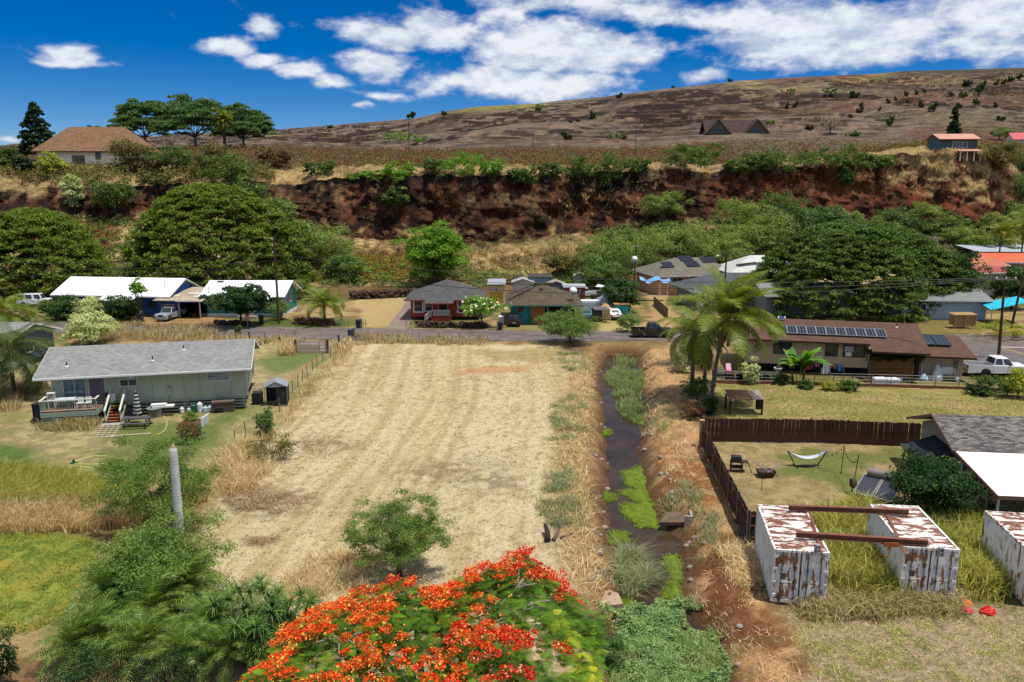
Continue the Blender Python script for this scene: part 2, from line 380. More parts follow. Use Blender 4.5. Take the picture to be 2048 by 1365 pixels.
 rb = zone([(1285,700),(1350,695),(1385,800),(1405,860),(1440,980),(1480,1085),(1530,1200),(1600,1290),(1640,1500),(1350,1500),(1370,1200),(1345,1060),(1290,900),(1290,780)], None, .7, 1.0)
 rc = np.zeros_like(A); rc[:] = C(204,160,112,.66)
 rc = lerpc(rc, C(148,96,58,KG), sstep(.45,.64,n1*.6+n3*.4)*sstep(95,40,Y))
 rc = lerpc(rc, C(206,172,118,KG), sstep(.56,.68,n3)*.75)
 rc = lerpc(rc, C(126,76,46,KG), sstep(.52,.68,n2)*sstep(52,34,Y)*.9)
 rc = lerpc(rc, C(120,112,66,KG), sstep(.62,.72,fbm(X*.9,Y*.9,3,50))*.5)
 A = A*(1-rb[..., None])+rc*rb[..., None]
 A = lerpc(A, C(96,70,50,KG), np.clip((-Z-.5)*1.6, 0, 1)*.8)
 # lower right: grey-tan lawn with green tufts
 lr = zone([(1545,1205),(2700,1215),(2700,1600),(1640,1600),(1600,1300)], None, .5, 1.2)
 c4 = np.zeros_like(A); c4[:] = C(186,166,134,.62)
 c4 = lerpc(c4, C(146,128,100,KG), sstep(.4,.6,n4)); c4 = lerpc(c4, C(206,186,150,KG), sstep(.6,.7,n4)*.6); c4 = lerpc(c4, C(124,126,76,KG), sstep(.58,.7,fbm(X*1.1,Y*1.1,4,51))*.75)
 A = A*(1-lr[..., None])+c4*lr[..., None]
 # weeds between the containers stand on dark soil
 A = lerpc(A, C(112,112,52,KG), zone([(1640,1030),(2700,1040),(2700,1215),(1650,1205)], None, .4, .8, .85))
 # fenced yard
 yd = zone([(1412,862),(1842,890),(1900,1000),(1800,1030),(1490,1020),(1440,930)], None, .2, .1)
 yc_ = np.zeros_like(A); yc_[:] = C(188,166,116,KG); yc_ = lerpc(yc_, C(160,138,98,KG), sstep(.42,.6,n3)*.8)
 yc_ = lerpc(yc_, C(116,128,66,KG), zone([(1480,905),(1560,905),(1700,898),(1830,905),(1820,925),(1700,940),(1740,960),(1700,985),(1640,965),(1560,950),(1600,930),(1560,918)], None, .8, 1.8, .85))
 A = A*(1-yd[..., None])+yc_*yd[..., None]
 # olive pasture behind the yard, and the strip by the brown house
 ps = zone([(1430,768),(2700,800),(2700,905),(1840,888),(1420,850)], None, .3, .3)
 pc = np.zeros_like(A); pc[:] = C(166,160,88,KG); pc = lerpc(pc, C(190,166,108,KG), sstep(.42,.6,n2)); pc = lerpc(pc, C(142,142,66,KG), sstep(.5,.64,fbm(X*.25,Y*.6,4,52))*.8)
 pc = lerpc(pc, C(150,134,88,KG), sstep(.56,.7,n4)*.5)
 A = A*(1-ps[..., None])+pc*ps[..., None]
 A = lerpc(A, C(128,122,66,KG), zone([(1430,735),(2700,760),(2700,786),(1430,764)], None, .5, 1.2, .8))
 # left meadow: rank green, straw belt, hummocky bright lawn
 A = lerpc(A, C(128,136,52,KG), zone([(-900,945),(60,950),(230,965),(280,985),(240,1020),(-900,1015)], None, .4, .8, .9))
 A = lerpc(A, C(186,160,98,KG), zone([(-900,1010),(250,1000),(420,1000),(360,1050),(180,1068),(-900,1070)], None, .5, .8, .9))
 hm = zone([(-900,1066),(120,1064),(196,1078),(190,1120),(170,1200),(120,1240),(-900,1330)], None, .4, .6)
 hc = np.zeros_like(A); hc[:] = C(156,164,70,.66); hc = lerpc(hc, C(112,132,54,KG), sstep(.42,.62,n3)); hc = lerpc(hc, C(178,160,72,KG), sstep(.55,.7,n2)*.7)
 A = A*(1-hm[..., None])+hc*hm[..., None]
 Z = Z + hm*(np.abs(fbm(X*1.5, Y*1.5, 3, 61)-.5)*.9+.0)
 # verge north of the road and the yards of the far houses
 yr = road_y(ROAD_FAR, X, Y)
 nv = sstep(-.5,.5,Y-yr-.2)
 vc = np.zeros_like(A); vc[:] = C(190,164,112,KG); vc = lerpc(vc, C(150,120,84,KG), sstep(.45,.62,n2)); vc = lerpc(vc, C(104,116,56,KG), sstep(.44,.6,n1)*.8)
 vc = lerpc(vc, C(122,92,60,KG), sstep(128,140,Y)*.8)
 for pts, c, k in (([(560,640),(690,638),(690,657),(520,655)], C(96,112,50,KG), .8),([(1150,600),(1230,585),(1290,640),(1260,660),(1170,655)], C(104,118,54,KG), .85),
       ([(430,646),(560,640),(560,652),(430,650)], C(92,108,48,KG), .8),([(705,600),(830,590),(840,600),(806,622),(790,650),(730,655),(720,625)], C(206,178,124,KG), .9),
       ([(1195,640),(1265,640),(1265,664),(1195,663)], C(206,186,122,KG), .9),([(370,632),(450,632),(440,650),(350,650)], C(176,132,82,KG), .9),
       ([(1285,570),(1330,570),(1352,640),(1352,664),(1320,664),(1296,610)], C(196,164,116,KG), .95),([(990,650),(1150,650),(1150,662),(990,660)], C(150,146,88,KG), .8),
       ([(1500,600),(1960,640),(1950,668),(1500,664)], C(150,128,78,KG), .8)):
  vc = lerpc(vc, c, zone(pts, None, .6, .8, k))
 A = A*(1-nv[..., None])+vc*nv[..., None]
 A = A*(.86+.28*n4)[..., None]
 nr, nc = X.shape; idx = np.arange(nr*nc).reshape(nr, nc)
 F = np.stack([idx[:-1, :-1], idx[:-1, 1:], idx[1:, 1:], idx[1:, :-1]], -1).reshape(-1, 4)
 V = np.stack([X, Y, Z], -1).reshape(-1, 3)
 m, N, L, b = nodes('ground_soil')
 at = N.new('ShaderNodeAttribute'); at.attribute_name = 'Col'
 geo = N.new('ShaderNodeNewGeometry')
 def nz(s, det, rgh=.6):
  n = N.new('ShaderNodeTexNoise'); n.inputs['Scale'].default_value = s; n.inputs['Detail'].default_value = det; n.inputs['Roughness'].default_value = rgh; L.new(geo.outputs['Position'], n.inputs['Vector']); return n
 a = nz(7, 8, .7); r = _ramp(N, [(.3, (.6,.58,.55)), (.5, (1,1,1)), (.72, (1.3,1.32,1.35))]); L.new(a.outputs[0], r.inputs[0])
 mx = N.new('ShaderNodeMix'); mx.data_type = 'RGBA'; mx.blend_type = 'MULTIPLY'; mx.inputs['Factor'].default_value = 1
 L.new(at.outputs['Color'], mx.inputs['A']); L.new(r.outputs[0], mx.inputs['B'])
 # stubble: small darker clods
 vo = N.new('ShaderNodeTexVoronoi'); vo.inputs['Scale'].default_value = 1.9; L.new(geo.outputs['Position'], vo.inputs['Vector'])
 w = nz(2.2, 4)
 cl = N.new('ShaderNodeMath'); cl.operation = 'SUBTRACT'; L.new(w.outputs[0], cl.inputs[0]); L.new(vo.outputs['Distance'], cl.inputs[1])
 mr = N.new('ShaderNodeMapRange'); mr.inputs[1].default_value = .26; mr.inputs[2].default_value = .40; mr.inputs[4].default_value = .5; L.new(cl.outputs[0], mr.inputs[0])
 m2 = N.new('ShaderNodeMix'); m2.data_type = 'RGBA'; m2.blend_type = 'MULTIPLY'; L.new(mr.outputs[0], m2.inputs['Factor']); L.new(mx.outputs['Result'], m2.inputs['A']); m2.inputs['B'].default_value = (.5,.5,.42,1)
 L.new(m2.outputs['Result'], b.inputs['Base Color']); b.inputs['Roughness'].default_value = .95; b.inputs['Specular IOR Level'].default_value = .1
 bn = nz(3.2, 8, .7); bp = N.new('ShaderNodeBump'); bp.inputs['Strength'].default_value = .9; bp.inputs['Distance'].default_value = .16
 L.new(bn.outputs[0], bp.inputs['Height']); L.new(bp.outputs[0], b.inputs['Normal'])
 me = np_mesh('ground', V, F, m, smooth=True, colr=np.concatenate([A.reshape(-1, 3), np.ones((len(V), 1))], 1))
 tag(link('ground', me), kind='structure')
build_ground()

# far land under and around everything (reaches the horizon behind the hills and beside the village)
mfar = M('far_land', C(120,104,76,KG), .95, .3, .02, obj=True, bump=.3, bscale=.3)
b = MB()
S_ = 5000
for (x0, y0, x1, y1) in ((-S_, -S_, S_, 14.0), (-S_, 152, S_, S_)): b.add([(x0, y0, -.6), (x1, y0, -.6), (x1, y1, -.6), (x0, y1, -.6)], [(0, 1, 2, 3)])
e0, e1 = 14*.86+11, 152*.86+11
b.add([(-S_, 14, -.6), (-e0+1, 14, -.6), (-e1+1, 152, -.6), (-S_, 152, -.6)], [(0, 1, 2, 3)])
b.add([(e0-1, 14, -.6), (S_, 14, -.6), (S_, 152, -.6), (e1-1, 152, -.6)], [(0, 1, 2, 3)])
b.build('far_ground', mfar, kind='structure')

# creek water
def build_water():
 Yr = np.linspace(22, CREEK_END-1, 160); xl = np.interp(Yr, _cy, _cl)-1.8; xr = np.interp(Yr, _cy, _cr)+1.8
 k = 12; T = np.linspace(0, 1, k); X = xl[:, None]+(xr-xl)[:, None]*T; Y = np.repeat(Yr[:, None], k, 1); Z = np.full(X.shape, WATER_Z)
 idx = np.arange(X.size).reshape(X.shape); F = np.stack([idx[:-1, :-1], idx[:-1, 1:], idx[1:, 1:], idx[1:, :-1]], -1).reshape(-1, 4)
 m, N, L, b = nodes('creek_water'); geo = N.new('ShaderNodeNewGeometry')
 n = N.new('ShaderNodeTexNoise'); n.inputs['Scale'].default_value = .5; n.inputs['Detail'].default_value = 5; L.new(geo.outputs['Position'], n.inputs['Vector'])
 r = _ramp(N, [(.35, C(52,42,32,.8)), (.7, C(72,58,42,.8))]); L.new(n.outputs[0], r.inputs[0]); L.new(r.outputs[0], b.inputs['Base Color'])
 b.inputs['Roughness'].default_value = .15; b.inputs['Specular IOR Level'].default_value = .12
 n2 = N.new('ShaderNodeTexNoise'); n2.inputs['Scale'].default_value = 3; n2.inputs['Detail'].default_value = 4; L.new(geo.outputs['Position'], n2.inputs['Vector'])
 bp = N.new('ShaderNodeBump'); bp.inputs['Strength'].default_value = .12; bp.inputs['Distance'].default_value = .05; L.new(n2.outputs[0], bp.inputs['Height']); L.new(bp.outputs[0], b.inputs['Normal'])
 tag(link('creek_water', np_mesh('creek_water', np.stack([X, Y, Z], -1).reshape(-1, 3), F, m, smooth=True)), kind='structure')
build_water()

# road, junction and drives
def asphalt(name, c, c2):
 m = M(name, c, .9, .22, .5, c2=c2, thr=(.45, .7), bump=.3, bscale=20); return m
def strip(name, far, near, z, mat, n=80):
 xs = np.linspace(-150, 150, n)
 fy = road_y(far, xs, None); ny = road_y(near, xs, None)
 b = MB(); V = []; F = []
 for i, x in enumerate(xs): V += [(x, ny[i], z), (x, fy[i], z), (x, ny[i]-.05, z-.3), (x, fy[i]+.05, z-.3)]
 for i in range(n-1):
  a = 4*i; c = a+4; F += [(a, c, c+1, a+1), (a+2, c+2, c, a), (a+1, c+1, c+3, a+3)]
 b.add(V, F); return b.build(name, mat, kind='structure')
m_road = asphalt('road_asphalt', C(142,130,124,.52), C(110,100,98,.5))
strip('road', ROAD_FAR, ROAD_NEAR, .045, m_road)
def patch(name, pts, mat, z, th=.25):
 q = [G(x, y, z) for x, y in pts]; b = MB(); b.prism(q, (0, 0, -th)); return b.build(name, mat, kind='structure')
patch('side_road', [(1900,690),(2048,697),(2500,706),(2700,860),(2300,792),(2048,748),(1975,727),(1925,712)], asphalt('side_road_asphalt', C(136,126,124,.52), C(120,110,108,.5)), .053)
patch('driveway', [(770,659),(800,622),(815,598),(842,590),(860,596),(828,625),(824,640),(812,660)], asphalt('driveway_asphalt', C(158,146,136,.55), C(176,140,104,.55)), .049)
patch('gate_drive', [(598,681),(692,683),(668,695),(655,706),(596,706),(604,694)], asphalt('gate_drive_asphalt', C(150,138,124,.55), C(168,142,112,.55)), .053)
patch('carport_pad', [(262,648),(300,640),(420,634),(448,640),(372,651)], M('pad_dirt', C(182,140,92,.6), .95, .2, 1.2), .049)
m_line = M('road_paint', C(226,214,196,.75), .7, .12, 6)
def paint(name, p0, p1, w, z, mat):
 a, c = G(*p0, z), G(*p1, z); n = Vector((-(c-a).y, (c-a).x, 0)).normalized()*w/2
 b = MB(); b.prism([a-n, c-n, c+n, a+n], (0, 0, -.003)); return b.build(name, mat, kind='structure')
paint('stop_line', (2002,694.5), (2300,699), .35, .061, m_line)
paint('road_marking', (1998,696), (2190,745), .14, .061, M('yellow_paint', C(206,160,84,.7), .7, .15, 6))
paint('road_marking', (2003,696), (2197,745), .14, .061, M('yellow_paint', None))

# ================================================================== talus, cliff, plateau and hills
_px = np.array([-900,-300,0,130,300,500,560,600,700,850,1000,1150,1300,1400,1500,1650,1735,1760,1850,1950,1985,2015,2060,2200,2800],float)
_top = np.array([372,368,365,374,372,362,366,372,352,349,352,346,340,344,338,328,316,308,304,308,330,352,370,380,390],float)
_bot = np.array([450,445,440,440,440,440,446,455,470,482,482,470,455,444,438,442,462,468,484,488,474,450,440,440,440],float)
_Yb = np.array([178,178,180,182,184,184,183,183,184,186,186,186,186,185,186,187,188,188,188,189,192,200,214,240,260],float)
_bush = np.array([268,270,274,276,274,272,274,274,276,278,278,276,274,266,262,262,266,268,268,268,268,268,270,274,280],float)+6
_crest = [(-900,300),(-300,292),(0,289),(40,291),(120,286),(300,278),(520,264),(600,257),(680,250),(760,244),(840,236),(900,222),(960,213),(1075,207),(1110,202),(1200,194),(1330,176),(1460,161),(1530,157),(1620,152),(1720,147),(1760,143),(2048,134),(2300,128),(2800,124)]
_crY = [(-900,1500),(300,1400),(520,1100),(700,900),(900,760),(1100,700),(1460,690),(1760,800),(2048,820),(2800,900)]
def build_hills():
 pxs = np.concatenate([np.linspace(-620, -60, 40), np.linspace(-50, 2110, 780), np.linspace(2125, 2700, 40)])
 top = np.interp(pxs, _px, _top); bot = np.interp(pxs, _px, _bot); Yb = np.interp(pxs, _px, _Yb); bush = np.interp(pxs, _px, _bush)
 cr = np.interp(pxs, *zip(*_crest)); crY = np.interp(pxs, *zip(*_crY))
 U = (pxs-CX)/FPX
 jag = (fbm(pxs*.03, pxs*0, 3, 70)-.5)
 top = top+jag*9; bot = bot+(fbm(pxs*.02, pxs*0+9, 3, 71)-.5)*18
 def zat(py, Y):
  yc = -(py-CY)/FPX; return CAMH+(-math.sin(PITCH)+yc*math.cos(PITCH))/(math.cos(PITCH)+yc*math.sin(PITCH))*Y
 Xs = lambda Y: (U*Y/math.cos(PITCH))*1.0     # fan of columns
 Yb = Yb+(fbm(pxs*.012, pxs*0+3, 3, 72)-.5)*9
 zb = zat(bot, Yb); Yt = Yb+7.5; zt = zat(top, Yt)
 prof_Y, prof_Z, ids = [], [], []
 n = 46                                        # talus
 for i in range(n):
  t = i/n; Y0 = np.full_like(Yb, 147.0)
  prof_Y.append(Y0+(Yb-Y0)*t); prof_Z.append(-.4+(zb+.4)*(.35*t+.65*t*t)); ids.append(0)
 n = 64                                        # cliff
 for i in range(n):
  t = i/n; prof_Y.append(Yb+(Yt-Yb)*t); prof_Z.append(zb+(zt-zb)*t); ids.append(1)
 zp0 = zat(np.minimum(top-14, 330), Yt+18); Yp = np.full_like(Yt, 340.); zp = zat(bush+16, Yp)
 n = 20
 for i in range(n):
  t = i/n; prof_Y.append(Yt+18*t); prof_Z.append(zt+(zp0-zt)*t**.7); ids.append(2)
 n = 26
 for i in range(n):
  t = i/n; prof_Y.append(Yt+18+(Yp-Yt-18)*t); prof_Z.append(zp0+(zp-zp0)*t); ids.append(2)
 zc = zat(cr, crY); n = 230
 for i in range(n):
  t = i/(n-1); s = t**1.25
  prof_Y.append(Yp+(crY-Yp)*s); prof_Z.append(zp+(zc-zp)*(s*.93+.07*s*s)); ids.append(3)
 for i in range(1, 8):
  prof_Y.append(crY+70*i); prof_Z.append(zc-6*i); ids.append(3)
 Y = np.array(prof_Y); Z = np.array(prof_Z); ids = np.array(ids)
 X = U[None, :]*Y*1.0/ (math.cos(PITCH)+(-(np.array([0.])-0))*0) if False else None
 # a column keeps its direction seen from above
 yc0 = 0.0
 X = U[None, :]/math.cos(PITCH)*Y*.985
 k = ids[:, None]*np.ones_like(X)
 # ledges on the talus and hills, strata on the cliff
 nA = fbm(X*.05, Y*.05, 5, 80); nB = fbm(X*.25, Y*.25, 4, 81)
 Z = Z+np.where(k == 0, ((nA-.5)*3.0+(nB-.5)*1.4)*np.clip((Y-150)/12, 0, 1)*np.clip((Yb[None, :]-Y)/6, 0, 1), 0)
 hs = np.clip((Y-Yp[None, :])/120, 0, 1)*(k == 3)
 fade = np.clip((crY[None, :]-Y)/90, 0.06, 1)
 gul = np.abs(fbm(X*.006+.3, Y*.006, 4, 82)-.5)*2
 Z = Z+hs*fade*((gul-.35)*13+(fbm(X*.02, Y*.02, 4, 83)-.5)*9)
 stp = 3.0; hq = Z/stp+(fbm(X*.022, Y*.022, 4, 84)-.5)*3.2; fr = hq-np.floor(hq)
 led = np.clip(sstep(.30,.5,fbm(X*.014, Y*.02, 3, 85))*1.15, 0, 1)*hs*np.clip(fade*1.5, 0, 1)
 Z = Z+led*(np.clip((fr-.55)/.25, 0, 1)-fr)*stp*.9
 cl = (k == 1)
 hgt = Z
 strat = fbm(X*.2+hgt*.3, hgt*.8+X*.05, 4, 86); blocky = fbm(X*.5, hgt*.32, 5, 87); big = fbm(X*.09, hgt*.1, 3, 88)
 env = np.sin(np.clip(((np.arange(len(ids))-46)/64.0), 0, 1)*math.pi)[:, None]**.5
 Y = Y+np.where(cl, ((strat-.5)*1.5+(blocky-.5)*4.6+(big-.5)*6)*env, 0)
 top_edge = ((k == 1) & (np.arange(len(ids))[:, None] > 96)) | ((k == 2) & (np.arange(len(ids))[:, None] < 114))
 Z = Z+np.where(top_edge, (fbm(X*.4, Y*.2, 3, 89)-.5)*1.2, 0)
 PXg = np.repeat(pxs[None, :], len(ids), 0)
 f1 = fbm(X*.42, hgt*.42+Y*.05, 5, 101); f2 = fbm(X*.09, Y*.09+hgt*.1, 4, 102); f3 = fbm(X*1.1, hgt*1.1+Y*.4, 3, 103)
 A = np.zeros(X.shape+(3,))
 # talus
 tal = np.zeros_like(A); tal[:] = C(150,118,80,.66); tal = lerpc(tal, C(216,186,132,.68), sstep(.42,.6,f2)); tal = lerpc(tal, C(96,70,52,KG), sstep(.52,.66,f1)); tal = lerpc(tal, C(150,98,62,KG), sstep(.5,.66,fbm(X*.06,Y*.06,3,104))*sstep(1100,700,PXg))
 tal = lerpc(tal, C(92,88,48,KG), sstep(.55,.66,fbm(X*.12,Y*.12,3,105))*.7)
 # cliff
 red = sstep(1320,1500,PXg)
 cf = np.zeros_like(A); cf[:] = C(92,60,46,KG); cf = lerpc(cf, C(132,76,54,KG), red)
 cf = lerpc(cf, C(52,42,38,KG), sstep(.42,.6,fbm(X*.3,hgt*.2,5,121))*(.8-.4*red)); cf = lerpc(cf, C(156,96,66,KG), sstep(.55,.68,fbm(X*.5,hgt*.35,4,122))*.45); cf = lerpc(cf, C(124,86,58,KG), sstep(.55,.68,f1)*.7*(1-.5*red)); cf = lerpc(cf, C(146,80,50,KG), sstep(.54,.68,f1)*.5*red)
 rows_ = np.arange(len(ids))[:, None]; tcl = np.clip((rows_-46)/64.0, 0, 1)
 cf = lerpc(cf, C(62,52,50,KG), sstep(.74,.95,tcl)*sstep(.4,.5,f1)*sstep(1700,1500,PXg)*.9)
 stw = sstep(.56,.66,fbm(X*.5,hgt*.3,3,106))*sstep(.3,.7,tcl)*.5+sstep(.5,.62,f1)*sstep(.3,.05,tcl)*1.3
 blf = sstep(1735,1775,PXg)*sstep(2010,1985,PXg)
 stw = np.clip(np.maximum(stw*.55, blf*sstep(.5,.62,tcl+(f2-.5)*.8)*sstep(.42,.54,f1+.02)), 0, 1)
 cf = lerpc(cf, C(206,172,116,KG), stw)
 lft = sstep(170,60,PXg); cf = lerpc(cf, C(206,176,124,KG), lft*sstep(.62,.8,tcl+(f1-.5)*.6)*.8)
 # plateau: straw strip at the edge, brown scrubland behind
 pl = np.zeros_like(A); pl[:] = C(206,176,122,KG); pl = lerpc(pl, C(120,92,62,KG), sstep(.5,.62,f1)*.8); pl = lerpc(pl, C(98,74,54,KG), sstep(208,222,Y+(f2-.5)*16))
 # hills
 hl = np.zeros_like(A); hl[:] = C(136,120,104,KG); hl = lerpc(hl, C(102,88,78,KG), sstep(.42,.58,fbm(X*.02,Y*.02,4,107)))
 hl = lerpc(hl, C(150,128,104,KG), sstep(.5,.66,fbm(X*.045,Y*.09,4,108))*.55)
 hl = lerpc(hl, C(126,84,66,KG), sstep(.48,.62,fbm(X*.014,Y*.014,3,109))*sstep(1300,1650,PXg)*.7)
 hl = lerpc(hl, C(110,104,60,KG), sstep(.56,.66,fbm(X*.03,Y*.03,3,110))*sstep(1300,1600,PXg)*.5)
 py_ = CY-FPX*np.tan(np.arctan2(Z-CAMH, Y)+PITCH)   # height of the slope as seen
 ridge = crY[None, :]-Y
 gold = sstep(1400,1500,PXg)*sstep(150,60,ridge+(f2-.5)*60)
 hl = lerpc(hl, C(178,160,106,KG), gold*sstep(.4,.6,fbm(X*.03,Y*.05,4,111)+.05)*.8)
 dark = sstep(1690,1800,PXg)*sstep(60,25,ridge+(f2-.5)*20)
 hl = lerpc(hl, C(88,80,70,KG), dark)
 gold2 = sstep(880,960,PXg)*sstep(1120,1060,PXg)*sstep(60,30,ridge); hl = lerpc(hl, C(156,148,84,KG), gold2)
 # dark fresh rock on the steep risers of the ledges
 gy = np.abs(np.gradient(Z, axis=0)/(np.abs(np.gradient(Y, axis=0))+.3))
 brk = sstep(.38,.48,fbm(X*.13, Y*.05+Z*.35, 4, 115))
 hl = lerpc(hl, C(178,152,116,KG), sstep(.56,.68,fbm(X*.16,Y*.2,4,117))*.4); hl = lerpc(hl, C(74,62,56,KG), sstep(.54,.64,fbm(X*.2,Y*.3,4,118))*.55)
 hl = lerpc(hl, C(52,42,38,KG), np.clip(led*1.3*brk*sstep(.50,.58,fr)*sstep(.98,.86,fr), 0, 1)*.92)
 hl = lerpc(hl, C(176,154,124,KG), np.clip(led*1.2*sstep(.02,.1,fr)*sstep(.34,.2,fr)*sstep(.42,.55,fbm(X*.03,Y*.03,3,116)), 0, 1)*.7)
 for i, c in ((0, tal), (1, cf), (2, pl), (3, hl)): A = np.where((k == i)[..., None], c, A)
 A = A*(.75+.5*f3)[..., None]
 m, N, L, b = nodes('hill_earth')
 at = N.new('ShaderNodeAttribute'); at.attribute_name = 'Col'; geo = N.new('ShaderNodeNewGeometry')
 nz = N.new('ShaderNodeTexNoise'); nz.inputs['Scale'].default_value = .9; nz.inputs['Detail'].default_value = 9; nz.inputs['Roughness'].default_value = .72; L.new(geo.outputs['Position'], nz.inputs['Vector'])
 r = _ramp(N, [(.3, (.45,.44,.43)), (.5, (1,1,1)), (.72, (1.45,1.42,1.38))]); L.new(nz.outputs[0], r.inputs[0])
 mx = N.new('ShaderNodeMix'); mx.data_type = 'RGBA'; mx.blend_type = 'MULTIPLY'; mx.inputs['Factor'].default_value = 1
 L.new(at.outputs['Color'], mx.inputs['A']); L.new(r.outputs[0], mx.inputs['B']); L.new(mx.outputs['Result'], b.inputs['Base Color'])
 b.inputs['Roughness'].default_value = .95; b.inputs['Specular IOR Level'].default_value = .1
 n2 = N.new('ShaderNodeTexNoise'); n2.inputs['Scale'].default_value = .55; n2.inputs['Detail'].default_value = 9; n2.inputs['Roughness'].default_value = .75; L.new(geo.outputs['Position'], n2.inputs['Vector'])
 bp = N.new('ShaderNodeBump'); bp.inputs['Strength'].default_value = 1.0; bp.inputs['Distance'].default_value = .9; L.new(n2.outputs[0], bp.inputs['Height']); L.new(bp.outputs[0], b.inputs['Normal'])
 V = np.stack([X, Y, Z], -1); cols_ = np.concatenate([A, np.ones(A.shape[:2]+(1,))], -1)
 first = {0: 0, 1: 46, 2: 110, 3: 156}; last = {0: 47, 1: 111, 2: 157, 3: len(ids)}
 for i, nm in ((0, 'talus_slope'), (1, 'cliff'), (2, 'plateau'), (3, 'hillside')):
  a, z = first[i], last[i]; v = V[a:z]; nr, nc = v.shape[:2]; idx = np.arange(nr*nc).reshape(nr, nc)
  F = np.stack([idx[:-1, :-1], idx[:-1, 1:], idx[1:, 1:], idx[1:, :-1]], -1).reshape(-1, 4)
  me = np_mesh(nm, v.reshape(-1, 3), F, m, smooth=(i != 1), colr=cols_[a:z].reshape(-1, 4))
  tag(link(nm, me), kind='structure')
 return pxs, V
_hpx, _HV = build_hills()
_hU = _HV[:, :, 0]/np.maximum(_HV[:, :, 1], 1)
def hill_pt(px, py):
 """where the line of sight through this spot meets the slope behind the village"""
 d = ray(px, py); u = d[0]/d[1]; j = int(np.clip(np.searchsorted(_hU[0], u), 1, _hU.shape[1]-1))
 Y = _HV[:, j, 1]; Z = _HV[:, j, 2]; s = CAMH+d[2]/d[1]*Y-Z
 w = np.where((s[:-1] > 0) & (s[1:] <= 0))[0]
 i = int(w[0]) if len(w) else int(np.argmin(np.abs(s)))
 if i+1 >= len(Y): i = len(Y)-2
 t = s[i]/(s[i]-s[i+1]+1e-9) if len(w) else 0
 y = Y[i]+(Y[i+1]-Y[i])*t
 return Vector((u*y, y, Z[i]+(Z[i+1]-Z[i])*t))
def hill_z(x, y):
 u = x/y; j = int(np.clip(np.searchsorted(_hU[0], u), 1, _hU.shape[1]-1))
 o = np.argsort(_HV[:, j, 1]); return float(np.interp(y, _HV[o, j, 1], _HV[o, j, 2]))
# ================================================================== plant builders
def unit(a): return a/np.maximum(np.linalg.norm(a, axis=-1, keepdims=True), 1e-9)
def leaf_quads(rng, pos, nrm, size, asp, droop=0.0, fold=.0):
 n = len(pos); r = unit(rng.normal(size=(n, 3))); nrm = unit(nrm)
 t = unit(np.cross(nrm, r));
 if droop: t = unit(t+np.array([0, 0, -droop]))
 b = unit(np.cross(nrm, t)); s = (size*rng.uniform(.6, 1.35, n))[:, None]
 V = np.stack([pos-t*s*.5, pos+b*s*asp*.5, pos+t*s*.5, pos-b*s*asp*.5], 1)
 return V.reshape(-1, 3)
def quadF(n): return np.arange(n*4).reshape(-1, 4)
def cloud(rng, cen, rad, n, size, asp=.55, up=.5, inner=.55, droop=0.0, lowcut=-.35, jit=.55):
 """leaves spread through clumps; cen (k,3), rad (k,3)"""
 k = len(cen); d = unit(rng.normal(size=(k, n, 3))); lo = d[..., 2] < lowcut; d[..., 2] = np.where(lo, -d[..., 2]*.6, d[..., 2])
 q = rng.uniform(inner, 1.0, (k, n, 1)); pos = cen[:, None]+d*q*rad[:, None]
 nr = d*.8+np.array([0, 0, up])+rng.normal(size=d.shape)*jit
 V = leaf_quads(rng, pos.reshape(-1, 3), nr.reshape(-1, 3), size, asp, droop)
 tone = np.repeat(rng.uniform(0, 1, k), n)*.45+rng.uniform(0, 1, k*n)*.55
 return V, np.repeat(tone, 4)
def trunk_mb(rng, base_r, H, targets, lean=(0, 0), fork=.45, seg=4, n=7):
 b = MB(); top = Vector((lean[0], lean[1], H*fork))
 path = [Vector((0, 0, -.3)), Vector((lean[0]*.3+rng.normal()*.05, lean[1]*.3, H*fork*.5)), top]
 b.tube(path, [base_r*1.25, base_r*.95, base_r*.8], n)
 for t in targets:
  t = Vector(t); mid = top.lerp(t, .5)+Vector((rng.normal()*.4, rng.normal()*.4, abs(rng.normal())*.3-.15*(t-top).length*.2))
  b.tube([top-Vector((0, 0, .1)), mid, t], [base_r*.5, base_r*.3, base_r*.1], 5)
 return b
BARK = lambda: M('bark', C(112,98,84,.6), .95, .3, 3, bump=.5, bscale=12)
PALE = lambda: M('pale_bark', C(160,150,136,.6), .95, .25, 3, bump=.4, bscale=12)
